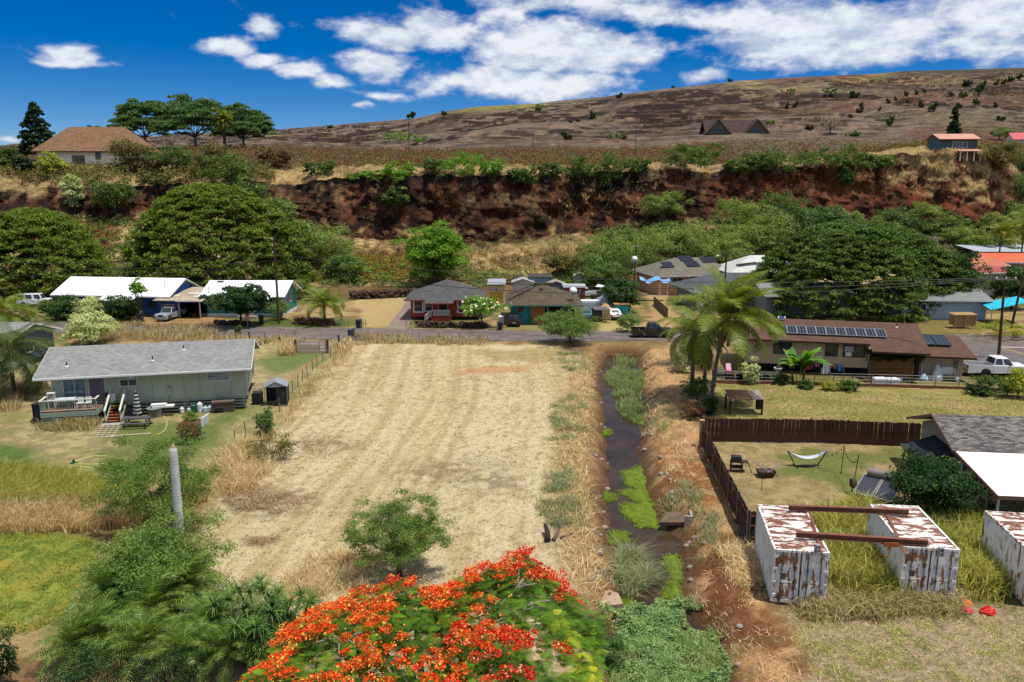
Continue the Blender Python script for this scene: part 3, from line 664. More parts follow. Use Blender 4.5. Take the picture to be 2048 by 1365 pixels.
LEAVES = {
 'monkeypod': (C(52,72,14,1.17), C(106,124,34,1.17), C(146,132,66,1.04)), 'mango': (C(24,46,16,1.04), C(64,96,38,1.04), C(110,126,58,1.04)),
 'dome': (C(40,62,17,1.10), C(92,114,38,1.10), C(118,128,58,1.04)), 'bright': (C(58,104,22,1.10), C(112,150,44,1.10), C(150,170,70,1.04)), 'kiawe': (C(78,98,44,1.10), C(132,150,74,1.10), C(150,158,100,1.04)),
 'shrub': (C(44,68,26,1.10), C(92,116,46,1.10), C(130,136,66,1.04)), 'olive': (C(70,76,36,1.10), C(116,112,58,1.10), C(140,120,76,1.04)),
 'brown': (C(86,66,46,1.04), C(128,100,68,1.04), C(116,112,60,1.04)), 'redbrown': (C(96,62,44,1.04), C(134,90,64,1.04), C(120,112,70,1.04)),
 'dark': (C(22,40,18,1.04), C(50,72,34,1.04), C(76,96,50,1.04)), 'variegated': (C(120,140,80,1.10), C(196,202,148,1.10), C(226,224,184,1.04)),
 'citrus': (C(20,40,18,1.10), C(50,80,34,1.10), C(120,130,60,1.04)), 'hill': (C(34,48,30,1.04), C(66,84,46,1.04), C(96,110,60,1.04)), 'yellowgreen': (C(110,124,34,1.10), C(160,166,60,1.10), C(196,180,70,1.04)),
 'grey': (C(110,100,92,0.91), C(156,146,136,0.91), C(120,116,80,0.91)), 'mesquite': (C(62,88,40,1.10), C(116,140,66,1.10), C(140,150,84,1.04)), 'mesqdark': (C(54,78,40,1.10), C(96,124,66,1.10), C(120,140,80,1.04)),
 'vine': (C(110,104,34,1.10), C(156,140,52,1.10), C(128,70,40,1.04)), 'fir': (C(22,44,24,1.04), C(46,72,40,1.04), C(66,90,50,1.04)),
}
def LM(k, **kw): return leaf_mat('leaf_'+k, *LEAVES[k], **kw)
_tn = [0]
def tree(name, label, cat, base, H, W, D=None, style='shrub', kind='round', nc=60, nl=70, leaf=.4, asp=.55, group=None, bark=None, trunk_r=None, limbs=7, droop=0.0, cr=None, rz=None, lowcut=-.35, skirt=.0, inner=.55, up=.5, flowers=None, lean=(0, 0), jit=.6):
 """one tree or bush: an Empty at its foot, trunk with limbs, and a crown of leaves in clumps"""
 _tn[0] += 1; rng = np.random.default_rng(1000+_tn[0]); D = D or W
 t = thing(name, label, cat, base, 0, group); hw, hd = W/2, D/2
 u = rng.uniform(0, 1, nc); ph = rng.uniform(0, 2*math.pi, nc)
 if kind == 'dome':                     # umbrella: pads over a dome, edges hanging low
  wob = 1+.10*np.sin(ph*3+rng.uniform(0, 6))+.07*np.sin(ph*7+rng.uniform(0, 6)); h0 = H*skirt
  q_ = rng.uniform(0, 1, nc); r1 = np.sqrt(rng.uniform(0, 1, nc)); side_ = rng.uniform(0, 1, nc) < .55
  rr = np.where(side_, np.clip(1-q_**2.0, 0, 1)**.55, r1); zz = np.where(side_, h0+(H-h0)*q_*.97, h0+(H-h0)*np.clip(1-r1**2.2, 0, 1)**.55)
  rr = rr*rng.uniform(.86, 1.0, nc); low = rng.uniform(0, 1, nc) < .12; zz = np.where(low, h0+(zz-h0)*rng.uniform(.5, .85, nc), zz)
  s = cr or W*.05
  cen = np.stack([hw*rr*wob*np.cos(ph)*.95, hd*rr*wob*np.sin(ph)*.95, zz-s*.4], -1)
  rad = np.stack([s*rng.uniform(.8, 1.5, nc), s*rng.uniform(.8, 1.5, nc), s*rng.uniform(.45, .8, nc)], -1)
 elif kind == 'layered':                # open savanna crown of separate flat pads
  rr = np.sqrt(rng.uniform(0.02, 1, nc)); zz = H*(.30+.70*np.sqrt(np.clip(1-rr**2, 0, 1))*rng.uniform(.25, 1.0, nc)); s = cr or W*.12
  cen = np.stack([hw*rr*np.cos(ph), hd*rr*np.sin(ph), zz-s*.3], -1); rad = np.stack([s*rng.uniform(.7, 1.5, nc), s*rng.uniform(.7, 1.5, nc), s*rng.uniform(.32, .6, nc)], -1); jit = 1.3; up = .2
 elif kind == 'cone':
  zz = H*(.12+.86*rng.uniform(0, 1, nc)**1.15); r_ = hw*(1-zz/H)**.75*rng.uniform(.45, 1.0, nc)+.05; s = cr or W*.16
  cen = np.stack([r_*np.cos(ph), r_*np.sin(ph), zz], -1); sc_ = (1.15-.75*zz/H)[:, None]; rad = np.stack([s*rng.uniform(.7, 1.2, nc), s*rng.uniform(.7, 1.2, nc), s*rng.uniform(.5, .8, nc)], -1)*sc_
 else:                                  # round / bush: clumps through an ellipsoid, uneven outline
  d = unit(rng.normal(size=(nc, 3))); z0 = H*skirt; s = cr or min(W, H)*.2
  q = rng.uniform(.45, 1.0, nc)*(1+.16*np.sin(3*ph)+rng.normal(size=nc)*.08)
  cen = np.stack([d[:, 0]*q*(hw-s*.6), d[:, 1]*q*(hd-s*.6), z0+(H-z0)/2+d[:, 2]*q*((H-z0)/2-s*.5)], -1); rad = np.stack([s*rng.uniform(.7, 1.3, nc)]*2+[s*rng.uniform(.55, 1.0, nc)], -1)
 V, v = cloud(rng, cen, rad, nl, leaf, asp, up, inner, droop, lowcut, jit)
 link('crown', np_mesh('crown', V, quadF(len(V)//4), LM(style), {'v': v}), t)
 tr = trunk_r or max(.04, H*.03)
 o = np.argsort(rng.uniform(0, 1, nc))[:limbs]; tg = [tuple(cen[i]*np.array([.9, .9, .96])) for i in o]
 trunk_mb(rng, tr, H, tg, lean, fork=.22 if kind in ('dome', 'layered') else (.9 if kind == 'cone' else .3)).build('trunk', bark or BARK(), t, smooth=True)
 if flowers:
  fm, nf, fs = flowers; ii = rng.integers(0, nc, nf); dd = unit(rng.normal(size=(nf, 3))); dd[:, 2] = np.abs(dd[:, 2])
  pos = np.repeat(cen[ii]+dd*rad[ii]*1.02, 3, 0)+rng.normal(size=(nf*3, 3))*fs*.3
  Vf = leaf_quads(rng, pos, np.repeat(dd, 3, 0)+np.array([0, -.3, .6])+rng.normal(size=(nf*3, 3))*.3, fs, .9)
  link('blossoms', np_mesh('blossoms', Vf, quadF(nf*3), fm, {'v': np.repeat(rng.uniform(0, 1, nf*3), 4)}), t)['kind'] = 'stuff'
 return t
def scl(p):                                  # pixels of the photograph per metre at a point
 zc = p.y*math.cos(PITCH)-(p.z-CAMH)*math.sin(PITCH); return FPX/zc
def tree_px(name, label, cat, px, pyb, pyt, pw, on='hill', style='shrub', kind='round', dpt=1.0, grow=1.0, Y=None, sink=.2, **kw):
 b = hill_pt(px, pyb) if on == 'hill' else (GP(px, pyb) if Y is None else Vector((P(px, pyb, Y).x, Y, 0)))
 s = scl(b); W = pw/s*grow
 H = P(px, pyt, b.y).z-b.z
 b.z -= sink
 return tree(name, label, cat, b, max(.4, H+sink), W, W*dpt, style, kind, **kw)
def in_poly(rng, pts, n, margin=0.0):
 pl = [p[:2] for p in pts]; x0, x1 = min(p[0] for p in pl), max(p[0] for p in pl); y0, y1 = min(p[1] for p in pl), max(p[1] for p in pl)
 X = rng.uniform(x0, x1, n*3); Y = rng.uniform(y0, y1, n*3); k = sdf(pl, X, Y)+(fbm(X*.6, Y*.6, 3, 7)-.5)*margin < 0
 return X[k][:n], Y[k][:n]
def blades(rng, X, Y, Z, h, w, lean=.35, tilt=(0, 0)):
 n = len(X); h = h*rng.uniform(.45, 1.25, n); a = rng.uniform(0, 2*math.pi, n); lr = rng.normal(size=(n, 2))*lean+np.array(tilt)
 base = np.stack([X, Y, Z-.03], -1); sd = np.stack([np.cos(a), np.sin(a), np.zeros(n)], -1)*(w*rng.uniform(.6, 1.3, n))[:, None]
 mid = base+np.stack([lr[:, 0]*h*.35, lr[:, 1]*h*.35, h*.62], -1); tip = base+np.stack([lr[:, 0]*h, lr[:, 1]*h, h*(1-.25*np.minimum(1, (lr**2).sum(1)))], -1)
 V = np.stack([base-sd, base+sd, mid+sd*.6, tip, mid-sd*.6], 1).reshape(-1, 3)
 k = np.arange(n)[:, None]*5
 return V, [np.concatenate([k, k+1, k+2, k+4], 1), np.concatenate([k+4, k+2, k+3], 1)], np.repeat(rng.uniform(0, 1, n), 5)
def grass(name, pts, n, h, w, mat, seed, lean=.35, margin=1.0, clump=0, tilt=(0, 0), crad=.3, zf=None, kind='stuff', label=None, cat=None, world=False):
 """a stand of grass nobody could count"""
 rng = np.random.default_rng(seed)
 pl = pts if world else poly(pts)
 if clump:
  cx_, cy_ = in_poly(rng, pl, clump, margin); ii = rng.integers(0, len(cx_), n)
  X = cx_[ii]+rng.normal(size=n)*crad; Y = cy_[ii]+rng.normal(size=n)*crad; h = h*rng.uniform(.5, 1.2, len(cx_))[ii]
 else: X, Y = in_poly(rng, pl, n, margin)
 Z = ground_h(X, Y) if zf is None else zf(X, Y)
 V, F, v = blades(rng, X, Y, Z, h if np.isscalar(h) else h[:len(X)], w, lean, tilt)
 o = link(name, np_mesh(name, V, F, mat, {'v': v})); return tag(o, label, cat, None, kind)
GR = {
 'straw': lambda: leaf_mat('grass_straw', C(192,166,118,1.05), C(232,212,166,1.1), C(168,156,104,1), trans=.35),
 'green': lambda: leaf_mat('grass_green', C(124,138,50,1.25), C(182,184,92,1.25), C(214,198,130,1.1), trans=.45),
 'olive': lambda: leaf_mat('grass_olive', C(150,142,90,1), C(204,186,134,1), C(110,122,56,.95), trans=.3),
 'grey': lambda: leaf_mat('grass_grey', C(116,130,84,.95), C(164,170,120,.95), C(190,174,126,.9), trans=.3),
 'lush': lambda: leaf_mat('grass_lush', C(100,126,66,1), C(164,180,112,1), C(186,184,130,1), trans=.4),
 'weed': lambda: leaf_mat('grass_weed', C(122,128,50,1.15), C(206,200,108,1.15), C(92,116,50,1), trans=.35),
 'reed': lambda: leaf_mat('grass_reed', C(172,150,110,1.0), C(218,198,152,1.05), C(134,130,78,1), trans=.35),
}
# ---- palms
def frond_mesh(rng, Lf, droop, npair, ll, lw, hang=.6, wind=(0, 0), curl=.0, mat=None, stemr=.035, up=.25, name='frond'):
 """one feather leaf growing along +x from the origin; leaflets hang from both sides of its rib"""
 n = 12; pts = []; p = np.zeros(3); ang = up
 for i in range(n+1):
  pts.append(p.copy()); d = np.array([math.cos(ang), 0, math.sin(ang)]); d = d+np.array([0, wind[1], 0])*(i/n)
  p = p+d/np.linalg.norm(d)*Lf/n; ang -= droop/n*(.5+1.3*i/n)
 pts = np.array(pts); V, F = [], []
 b = MB(); b.tube([tuple(q) for q in pts], [stemr*(1-.85*i/n) for i in range(n+1)], 4, cap=False); V = list(b.v); F4 = list(b.f); v = [.9]*len(V)
 F3 = []
 for i in range(npair):
  t = .12+.88*i/(npair-1); f = t*n; j = min(int(f), n-1); q = pts[j]+(pts[j+1]-pts[j])*(f-j); tan = unit(pts[j+1]-pts[j])
  side = np.array([-tan[1], tan[0], 0]); side = side/max(np.linalg.norm(side), 1e-6)
  le = ll*(math.sin(math.pi*min(1, .12+t*.93))**.6)*rng.uniform(.85, 1.1)
  for sg in (-1, 1):
   dd = unit(side*sg*.85+tan*.55+np.array([0, 0, .15])); e1 = q+dd*le*.5; d2 = unit(dd+np.array([wind[0], wind[1]*1.2, -hang*1.4])); e2 = e1+d2*le*.5
   wv = tan*lw; k = len(V); V += [tuple(q-wv*.5), tuple(q+wv*.5), tuple(e1+wv*.5), tuple(e1-wv*.5), tuple(e2)]
   F4.append((k, k+1, k+2, k+3)); F3.append((k+3, k+2, k+4)); c = rng.uniform(.1, .7); v += [c]*5
 return np_mesh(name, np.array(V), [np.array(F4), np.array(F3)], mat, {'v': np.array(v)})
def palm(name, label, cat, base, H, nf, fm, tr, trunk_mat, lean=(0, 0), group=None, pitch=(-.9, .95), seed=1, scale=1.0, head=None, bulge=1.3, sway=(0, 0), clusters=None, dead=None):
 rng = np.random.default_rng(seed); t = thing(name, label, cat, base, 0, group)
 top = Vector((lean[0], lean[1], H)); b = MB()
 pth = [Vector((lean[0]*(i/8)**1.6, lean[1]*(i/8)**1.6, -.2+(H+.2)*i/8)) for i in range(9)]
 b.tube(pth, [tr*(bulge if i == 0 else 1.0-.35*i/8) for i in range(9)], 9); b.build('trunk', trunk_mat, t, smooth=True)
 for i in range(nf):
  az = i*2.39996+rng.uniform(-.2, .2); el = pitch[0]+(pitch[1]-pitch[0])*((i+.5)/nf)**.8
  me = fm[int(rng.integers(0, len(fm)))]
  d = Vector((math.cos(az)*math.cos(el)+sway[0], math.sin(az)*math.cos(el)+sway[1], math.sin(el)))
  az2 = math.atan2(d.y, d.x); el2 = math.atan2(d.z, math.hypot(d.x, d.y))
  o = link('frond', me, t, top+Vector((0, 0, .05*i/nf)), (rng.uniform(-.25, .25), -el2, az2), [scale*rng.uniform(.85, 1.12)]*3)
 if clusters:
  b = MB()
  for k in range(clusters): a = k*2.1; b.ball(top+Vector((math.cos(a)*.32, math.sin(a)*.32, -.35-.1*(k % 3))), .15, 7, 5, (1, 1, 1.2))
  b.build('coconuts', M('coconut_husk', C(176,120,40,.7), .7, .3, 6), t, smooth=True)
 if dead:
  rg = np.random.default_rng(seed+5); n = dead; b = MB()
  for k in range(n):
   a = rg.uniform(0, 6.28); r0 = tr*.9; q = top+Vector((math.cos(a)*r0, math.sin(a)*r0, -.3)); l = rg.uniform(1.4, 2.8)
   p1 = q+Vector((math.cos(a)*.45, math.sin(a)*.45, -l*.45)); p2 = q+Vector((math.cos(a)*.3, math.sin(a)*.3, -l)); wv = Vector((-math.sin(a), math.cos(a), 0))*.16
   b.add([q-wv*.4, q+wv*.4, p1+wv, p1-wv, p2+wv*.6, p2-wv*.6], [(0, 1, 2, 3), (3, 2, 4, 5)])
  b.build('dead_fronds', M('dead_frond', C(150,120,84,.65), .95, .3, 5), t)['kind'] = 'stuff'
 return t
PALM_L = lambda: leaf_mat('palm_leaf', C(66,88,24,.95), C(142,156,54,.95), C(190,160,60,.85), trans=.3, rough=.45)
PALM_D = lambda: leaf_mat('palm_leaf_dark', C(44,66,28,.9), C(98,118,56,.9), C(176,158,84,.85), trans=.25, rough=.42)
PTRUNK = lambda: M('palm_trunk', C(134,120,104,.6), .95, .25, 5, bump=.6, bscale=14)
# ================================================================== vegetation of the cliff, the plateau and the far village
def stuff_scatter(name, pos, size, n, leaf, style, seed, asp=.5, zs=.7, up=.5, sv=(.6, 1.4), droop=0):
 rng = np.random.default_rng(seed); k = len(pos); s = size*rng.uniform(sv[0], sv[1], k)
 rad = np.stack([s, s, s*zs], -1); V, v = cloud(rng, pos+np.stack([s*0, s*0, s*zs*.5], -1), rad, n, leaf, asp, up, .25, droop)
 return tag(link(name, np_mesh(name, V, quadF(len(V)//4), LM(style), {'v': v})), kind='stuff')
def hill_rows(rng, r0, r1, px0, px1, n, dens=None):
 """random spots on the slopes, between two rows of the terrain"""
 js = np.where((_hpx >= px0) & (_hpx <= px1))[0]; j = rng.choice(js, n); r = rng.integers(r0, r1, n)
 p = _HV[r, j].copy(); q = _HV[np.minimum(r+1, len(_HV)-1), np.minimum(j+1, len(_hpx)-1)]; t = rng.uniform(0, 1, (n, 1)); p = p+(q-p)*t
 return p
def build_far_stuff():
 rng = np.random.default_rng(5)
 # rust-brown scrub of the plateau
 p = hill_rows(rng, 124, 156, 380, 2040, 2700); stuff_scatter('dry_scrub', p, 1.7, 13, .6, 'redbrown', 6, zs=.75)
 p = hill_rows(rng, 122, 156, 380, 2040, 2400); stuff_scatter('olive_scrub', p, 1.6, 13, .6, 'olive', 7, zs=.75)
 p = hill_rows(rng, 130, 158, 1450, 1900, 700); stuff_scatter('leafless_scrub', p, 1.9, 12, .6, 'grey', 8, zs=.8)
 # brush along the foot of the cliff and on the talus
 p = hill_rows(rng, 20, 50, 520, 2060, 760); stuff_scatter('brown_brush', p, 1.2, 22, .45, 'brown', 9, zs=.8)
 p = hill_rows(rng, 4, 36, 520, 1260, 300); stuff_scatter('olive_brush', p, 1.1, 22, .45, 'olive', 10, zs=.8)
 p = hill_rows(rng, 8, 30, 600, 860, 420); stuff_scatter('climbing_vine', p, 1.2, 26, .45, 'vine', 11, zs=.6)
 p = hill_rows(rng, 12, 34, 780, 900, 160); stuff_scatter('rusty_vine', p, 1.2, 24, .45, 'redbrown', 12, zs=.6)
 p = hill_rows(rng, 4, 46, -300, 620, 900); stuff_scatter('shaded_brush', p, 1.5, 24, .55, 'shrub', 13, zs=.8)
 p = hill_rows(rng, 6, 48, 1160, 2100, 1000); stuff_scatter('talus_brush', p, 1.3, 22, .5, 'kiawe', 14, zs=.8)
 p = hill_rows(rng, 62, 106, 560, 2000, 210); stuff_scatter('cliff_plants', p, .6, 16, .4, 'olive', 15, zs=.8)
 p = hill_rows(rng, 110, 124, -300, 560, 700); stuff_scatter('garden_brush', p, 1.8, 22, .6, 'olive', 16, zs=.9)
 p = hill_rows(rng, 2, 20, 540, 1180, 260); stuff_scatter('slope_shrubs', p, 1.5, 40, .42, 'mesquite', 23, zs=.9)
 # straw along the brink and on the talus
 def straw(name, r0, r1, a, b_, n, h, w, seed, tilt=(0, -.3)):
  q = hill_rows(rng, r0, r1, a, b_, n); V, F, v = blades(np.random.default_rng(seed), q[:, 0], q[:, 1], q[:, 2], h, w, .5, tilt)
  tag(link(name, np_mesh(name, V, F, GR['straw'](), {'v': v})), kind='stuff')
 straw('brink_grass', 110, 121, -300, 2060, 11000, .6, .11, 17)
 straw('talus_grass', 14, 42, 860, 1200, 4500, .6, .12, 18)
 straw('bluff_grass', 82, 112, 1740, 1990, 750, .6, .10, 19, (0, -.6))
 straw('ledge_grass', 60, 104, 1080, 1320, 220, .9, .12, 20, (0, -.6))
build_far_stuff()

# monkeypods and large trees -------------------------------------------------
def at_Y(px, Y, z=0): d = ray(px, 600); return Vector((d[0]/d[1]*Y, Y, z))
def dome_at(label, px, Y, px0, px1, pyt, D, nc, nl, leaf, style, skirt, base_z=0.0, name='monkeypod_tree', kind='dome', **kw):
 pc = (px0+px1)/2; b = Vector((P(pc, pyt, Y).x, Y, base_z)); s = scl(Vector((b.x, Y, 8))); W = (px1-px0)/s; H = P(pc, pyt, Y).z-base_z
 return tree(name, label, 'tree', b, H, W, D, style, kind, nc=nc, nl=nl, leaf=leaf, asp=.6, skirt=skirt, limbs=9, trunk_r=.7, **kw)
dome_at('broad dark green monkeypod tree below the cliff, tallest crown left of the wooden pole', 410, 143, 228, 596, 367, 26, 1100, 110, .45, 'monkeypod', .08, cr=1.15)
dome_at('low spreading monkeypod tree at the left edge behind the palm', 70, 140, -90, 208, 417, 24, 700, 130, .46, 'monkeypod', .06, cr=1.3)
dome_at('huge dark umbrella-shaped monkeypod tree behind the brown solar panel house', 1716, 121, 1484, 1950, 441, 28, 2300, 85, .37, 'dome', .0, cr=.85)
tree_px('round_tree', 'bright green leafy tree standing behind the red house', 'tree', 872, 578, 446, 142, 'ground', 'bright', 'round', Y=151, nc=120, nl=140, leaf=.5, cr=1.7, skirt=.08)
tree_px('mango_tree', 'dense dark mango tree right of the huge umbrella tree', 'tree', 1900, 652, 497, 120, 'ground', 'mango', 'round', Y=118, nc=80, nl=110, leaf=.42, cr=1.5, skirt=.05)
tree_px('mango_tree', 'dark leafy tree in front of the orange roofed house at the right edge', 'tree', 2020, 640, 530, 90, 'ground', 'mango', 'round', Y=122, nc=60, nl=100, leaf=.4, cr=1.3, skirt=.05)
tree_px('leafy_tree', 'dark round tree between the junk yard and the dirt lane', 'tree', 1240, 640, 555, 80, 'ground', 'mango', 'round', Y=119, nc=60, nl=100, leaf=.4, cr=1.1, skirt=.03)
# skyline trees on the plateau, left
sk = 'trees on the plateau skyline'
for (px, pb, pt, pw, lb) in ((292, 297, 192, 110, 'flat-topped tree on the skyline just right of the brown roofed white house'), (392, 297, 187, 140, 'tallest open flat-topped tree on the skyline beside the date palm'), (488, 297, 206, 104, 'thin wide flat-topped tree on the skyline right of the date palm')):
 tree_px('savanna_tree', lb, 'tree', px, pb, pt, pw, 'hill', 'mesqdark', 'layered', grow=1.05, Y=None, nc=120, nl=170, leaf=1.0, bark=PALE(), trunk_r=.5, limbs=12, group=sk, lowcut=-.2)
tree_px('conifer', 'dark bushy conifer behind the left end of the brown roofed white house', 'tree', 80, 322, 205, 84, 'hill', 'fir', 'cone', nc=110, nl=90, leaf=.8, cr=1.8, jit=1.0)
tree_px('conifer', 'narrow dark cypress behind the small orange roofed house on the bluff', 'tree', 1905, 276, 212, 27, 'hill', 'fir', 'cone', nc=80, nl=80, leaf=.7, cr=1.4, jit=1.0)
tree_px('round_tree', 'green treetop showing just above the brown roof on the plateau', 'tree', 192, 300, 249, 66, 'hill', 'shrub', 'dome', nc=30, nl=60, leaf=.6)
# shrubs around the upper house
ub = 'bushes around the white house on the plateau'
for (px, pb, pt, pw, st, lb) in ((262, 345, 262, 100, 'olive', 'grey-green bush hiding the right end of the white plateau house'), (345, 345, 285, 110, 'shrub', 'dark thicket between the white plateau house and the date palm'), (430, 350, 282, 100, 'olive', 'brown-green bush around the foot of the date palm'),
  (460, 385, 300, 130, 'shrub', 'deep green bush hanging over the cliff edge below the date palm'), (20, 345, 292, 60, 'shrub', 'green bush with pale flowers at the left edge of the plateau'), (50, 352, 308, 44, 'dark', 'small dark bush left of the white plateau house'),
  (105, 350, 304, 70, 'yellowgreen', 'yellow flowering shrub before the white plateau house wall'), (290, 345, 320, 110, 'brown', 'low rusty brush right of the white plateau house'), (150, 418, 345, 50, 'variegated', 'white flowering shrub on the cliff below the white plateau house'),
  (230, 425, 352, 110, 'shrub', 'grey-green thicket on the slope under the white plateau house'), (330, 375, 345, 120, 'olive', 'long low hedge along the edge of the plateau garden'), (560, 475, 385, 90, 'mesquite', 'bright green feathery tree at the right shoulder of the broad monkeypod'), (500, 440, 350, 100, 'shrub', 'mid green bush on the cliff right of the broad monkeypod top'),
  (555, 335, 290, 90, 'brown', 'rusty brush at the plateau edge right of the date palm')):
 tree_px('bush', lb, 'bush', px, pb, pt, pw, 'hill', st, 'round', nc=44, nl=75, leaf=.55, group=ub, limbs=5, skirt=.0, dpt=.8)
# bushes on the cliff top
cb = 'green bushes along the cliff top'
for (px, pb, pt, pw, lb) in ((745, 366, 335, 95, 'low spreading left part of the first green bush on the cliff brink'), (790, 372, 322, 80, 'rounded green bush on the cliff brink left of centre'), (793, 418, 372, 55, 'green bush hanging down the dark cliff face'), (930, 360, 297, 115, 'large rounded green bush on the brink at the middle of the cliff'),
  (980, 356, 322, 60, 'small green bush beside the large rounded one on the brink'), (1050, 372, 328, 60, 'ragged green creeper over the brink'), (1160, 366, 308, 70, 'brown-green bush on the brink above the dark cliff notch'), (1222, 372, 303, 70, 'green bush spilling over the brink left of the dry root'), (1275, 350, 315, 50, 'small leafy bush on the straw slope of the brink'),
  (1370, 345, 288, 90, 'green bush on the brink just left of the dry hanging roots'), (1400, 330, 284, 90, 'dark green bush behind the dry hanging roots'), (1510, 352, 300, 70, 'thin green bush on the brink right of the dry roots'), (1570, 356, 290, 110, 'wide leafy bush on the red cliff brink'), (1640, 352, 292, 100, 'dense green bush over the red cliff'), (1710, 350, 284, 100, 'tall green bush at the left end of the straw bluff'), (1690, 375, 335, 34, 'little green bush hanging over the red cliff'), (1750, 345, 300, 70, 'green bush at the left foot of the straw bluff'), (1470, 350, 312, 60, 'low green bush just right of the dry roots'), (640, 352, 318, 70, 'dusty green bush at the left end of the straw brink'), (870, 348, 312, 60, 'small bush left of the large rounded one on the brink'), (1100, 360, 322, 60, 'thin green creeper bush in the middle of the brink')):
 tree_px('bush', lb, 'bush', px, pb, pt, pw, 'hill', 'bright' if px in (745, 790, 930, 980) else 'shrub', 'round', nc=36, nl=75, leaf=.5, group=cb, limbs=4, dpt=.8, grow=1.18)
# kiawe and other trees on the talus
kg = 'feathery trees at the foot of the cliff'
for (px, pb, pt, pw, st, lb) in ((655, 540, 436, 100, 'kiawe', 'feathery grey-green tree right of the broad monkeypod'), (1330, 440, 380, 75, 'kiawe', 'light green sapling against the dark cliff'), (1215, 565, 470, 100, 'mesquite', 'dull green tree above the junk yard'), (1290, 540, 448, 110, 'kiawe', 'pale feathery tree behind the peach house'),
  (1400, 525, 440, 120, 'kiawe', 'wide pale feathery tree between the peach and the white roofed house'), (1468, 470, 392, 80, 'kiawe', 'tall pale green tree against the red cliff'), (1490, 510, 440, 80, 'kiawe', 'pale tree left of the huge umbrella tree top'), (1550, 460, 380, 90, 'shrub', 'dark green bush on the red cliff foot'), (1590, 480, 405, 70, 'mesqdark', 'grey-green bush under the red cliff'), (1695, 460, 420, 50, 'kiawe', 'small grey bush above the huge umbrella tree'),
  (1790, 470, 412, 80, 'mesqdark', 'flat grey-green tree on the cliff foot right of centre'), (1850, 472, 402, 90, 'kiawe', 'flat-topped green tree before the red cliff'), (1790, 510, 455, 70, 'olive', 'olive bush above the right shoulder of the umbrella tree'), (1930, 500, 450, 80, 'kiawe', 'grey-green bush at the right end of the red cliff'), (1985, 470, 420, 90, 'kiawe', 'feathery tree on the slope at the right end of the cliff'), (2035, 470, 395, 80, 'kiawe', 'tall feathery tree at the right edge below the bluff'),
  (2030, 420, 330, 80, 'shrub', 'dark bush at the right edge under the red roofed house'), (2000, 345, 280, 80, 'olive', 'bush right of the orange roofed house on the bluff'), (2055, 380, 300, 70, 'dark', 'dark tree at the right edge of the bluff'), (1825, 520, 470, 90, 'grey', 'grey leafless thicket right of the umbrella tree top'), (1965, 580, 520, 60, 'mango', 'small dark tree before the orange roofs'), (1325, 560, 530, 60, 'mesqdark', 'clipped green bush by the peach house wall'), (1245, 520, 450, 80, 'mesquite', 'yellow-green tree right of the dull one above the junk yard'), (1350, 500, 440, 80, 'mesquite', 'feathery tree crown behind the solar roof of the peach house'), (1440, 540, 465, 90, 'kiawe', 'low pale tree behind the white roofed house'), (1530, 500, 415, 90, 'kiawe', 'feathery tree at the upper left shoulder of the umbrella tree'), (1200, 590, 520, 80, 'shrub', 'leafy bush behind the small sheds'), (1130, 560, 505, 70, 'olive', 'dry olive bush on the slope above the red shed'), (690, 560, 500, 70, 'mesquite', 'green bush on the slope right of the broad monkeypod'), (600, 530, 430, 80, 'shrub', 'dark green tree at the right foot of the broad monkeypod'), (1650, 455, 410, 70, 'mesqdark', 'grey-green tree above the umbrella tree top'), (1750, 500, 430, 90, 'kiawe', 'wide pale tree behind the umbrella tree top'), (1900, 480, 430, 80, 'mesquite', 'yellow-green tree at the red cliff foot on the right'), (1990, 520, 470, 80, 'shrub', 'dense bush above the silver roof')):
 tree_px('feathery_tree', lb, 'tree', px, pb, pt, pw, 'hill', st, 'round', nc=64, nl=110, leaf=.46, asp=.4, group=kg, limbs=6, dpt=.8, skirt=.0, grow=1.45)
# shrubs of the hillside
hb = 'dark shrubs scattered over the hillside'
proto = None; rngh = np.random.default_rng(77)
spots = [(1660,190,173,34),(1708,196,182,26),(1592,214,204,14),(1575,216,206,12),(1722,216,204,10),(1812,192,182,12),(1833,190,181,9),(1848,186,178,9),(1775,206,197,12),(1790,202,193,9),(1840,216,202,16),(1868,222,204,24),(1900,192,184,14),(1925,196,184,20),(1918,216,206,14),(1950,210,197,18),(1965,178,162,20),(1935,172,160,22),(1993,172,160,14),(2008,170,158,14),(2022,164,152,16),(2040,158,148,14),(1780,250,234,20),(1720,226,214,20),(1708,272,262,34),(1240,196,186,20),(1078,219,207,34),(888,231,222,14),(825,236,224,24),(1185,238,222,16),(1155,244,238,14),(1140,246,240,12),(1815,205,199,8),(1760,222,214,8),(660,256,250,14),(1130,278,264,30),(1237,278,264,60),(1540,248,238,32),(2000,240,232,24),(1580,186,178,40),(1955,188,170,14),(1990,214,204,10),(1700,235,228,12),(1620,260,250,24),(1460,162,157,14),(1345,176,171,10)]
cnt_ = {}; nth = ['first', 'second', 'third', 'fourth', 'fifth', 'sixth', 'seventh', 'eighth', 'ninth', 'tenth', 'eleventh', 'twelfth', 'thirteenth', 'fourteenth', 'fifteenth', 'sixteenth']
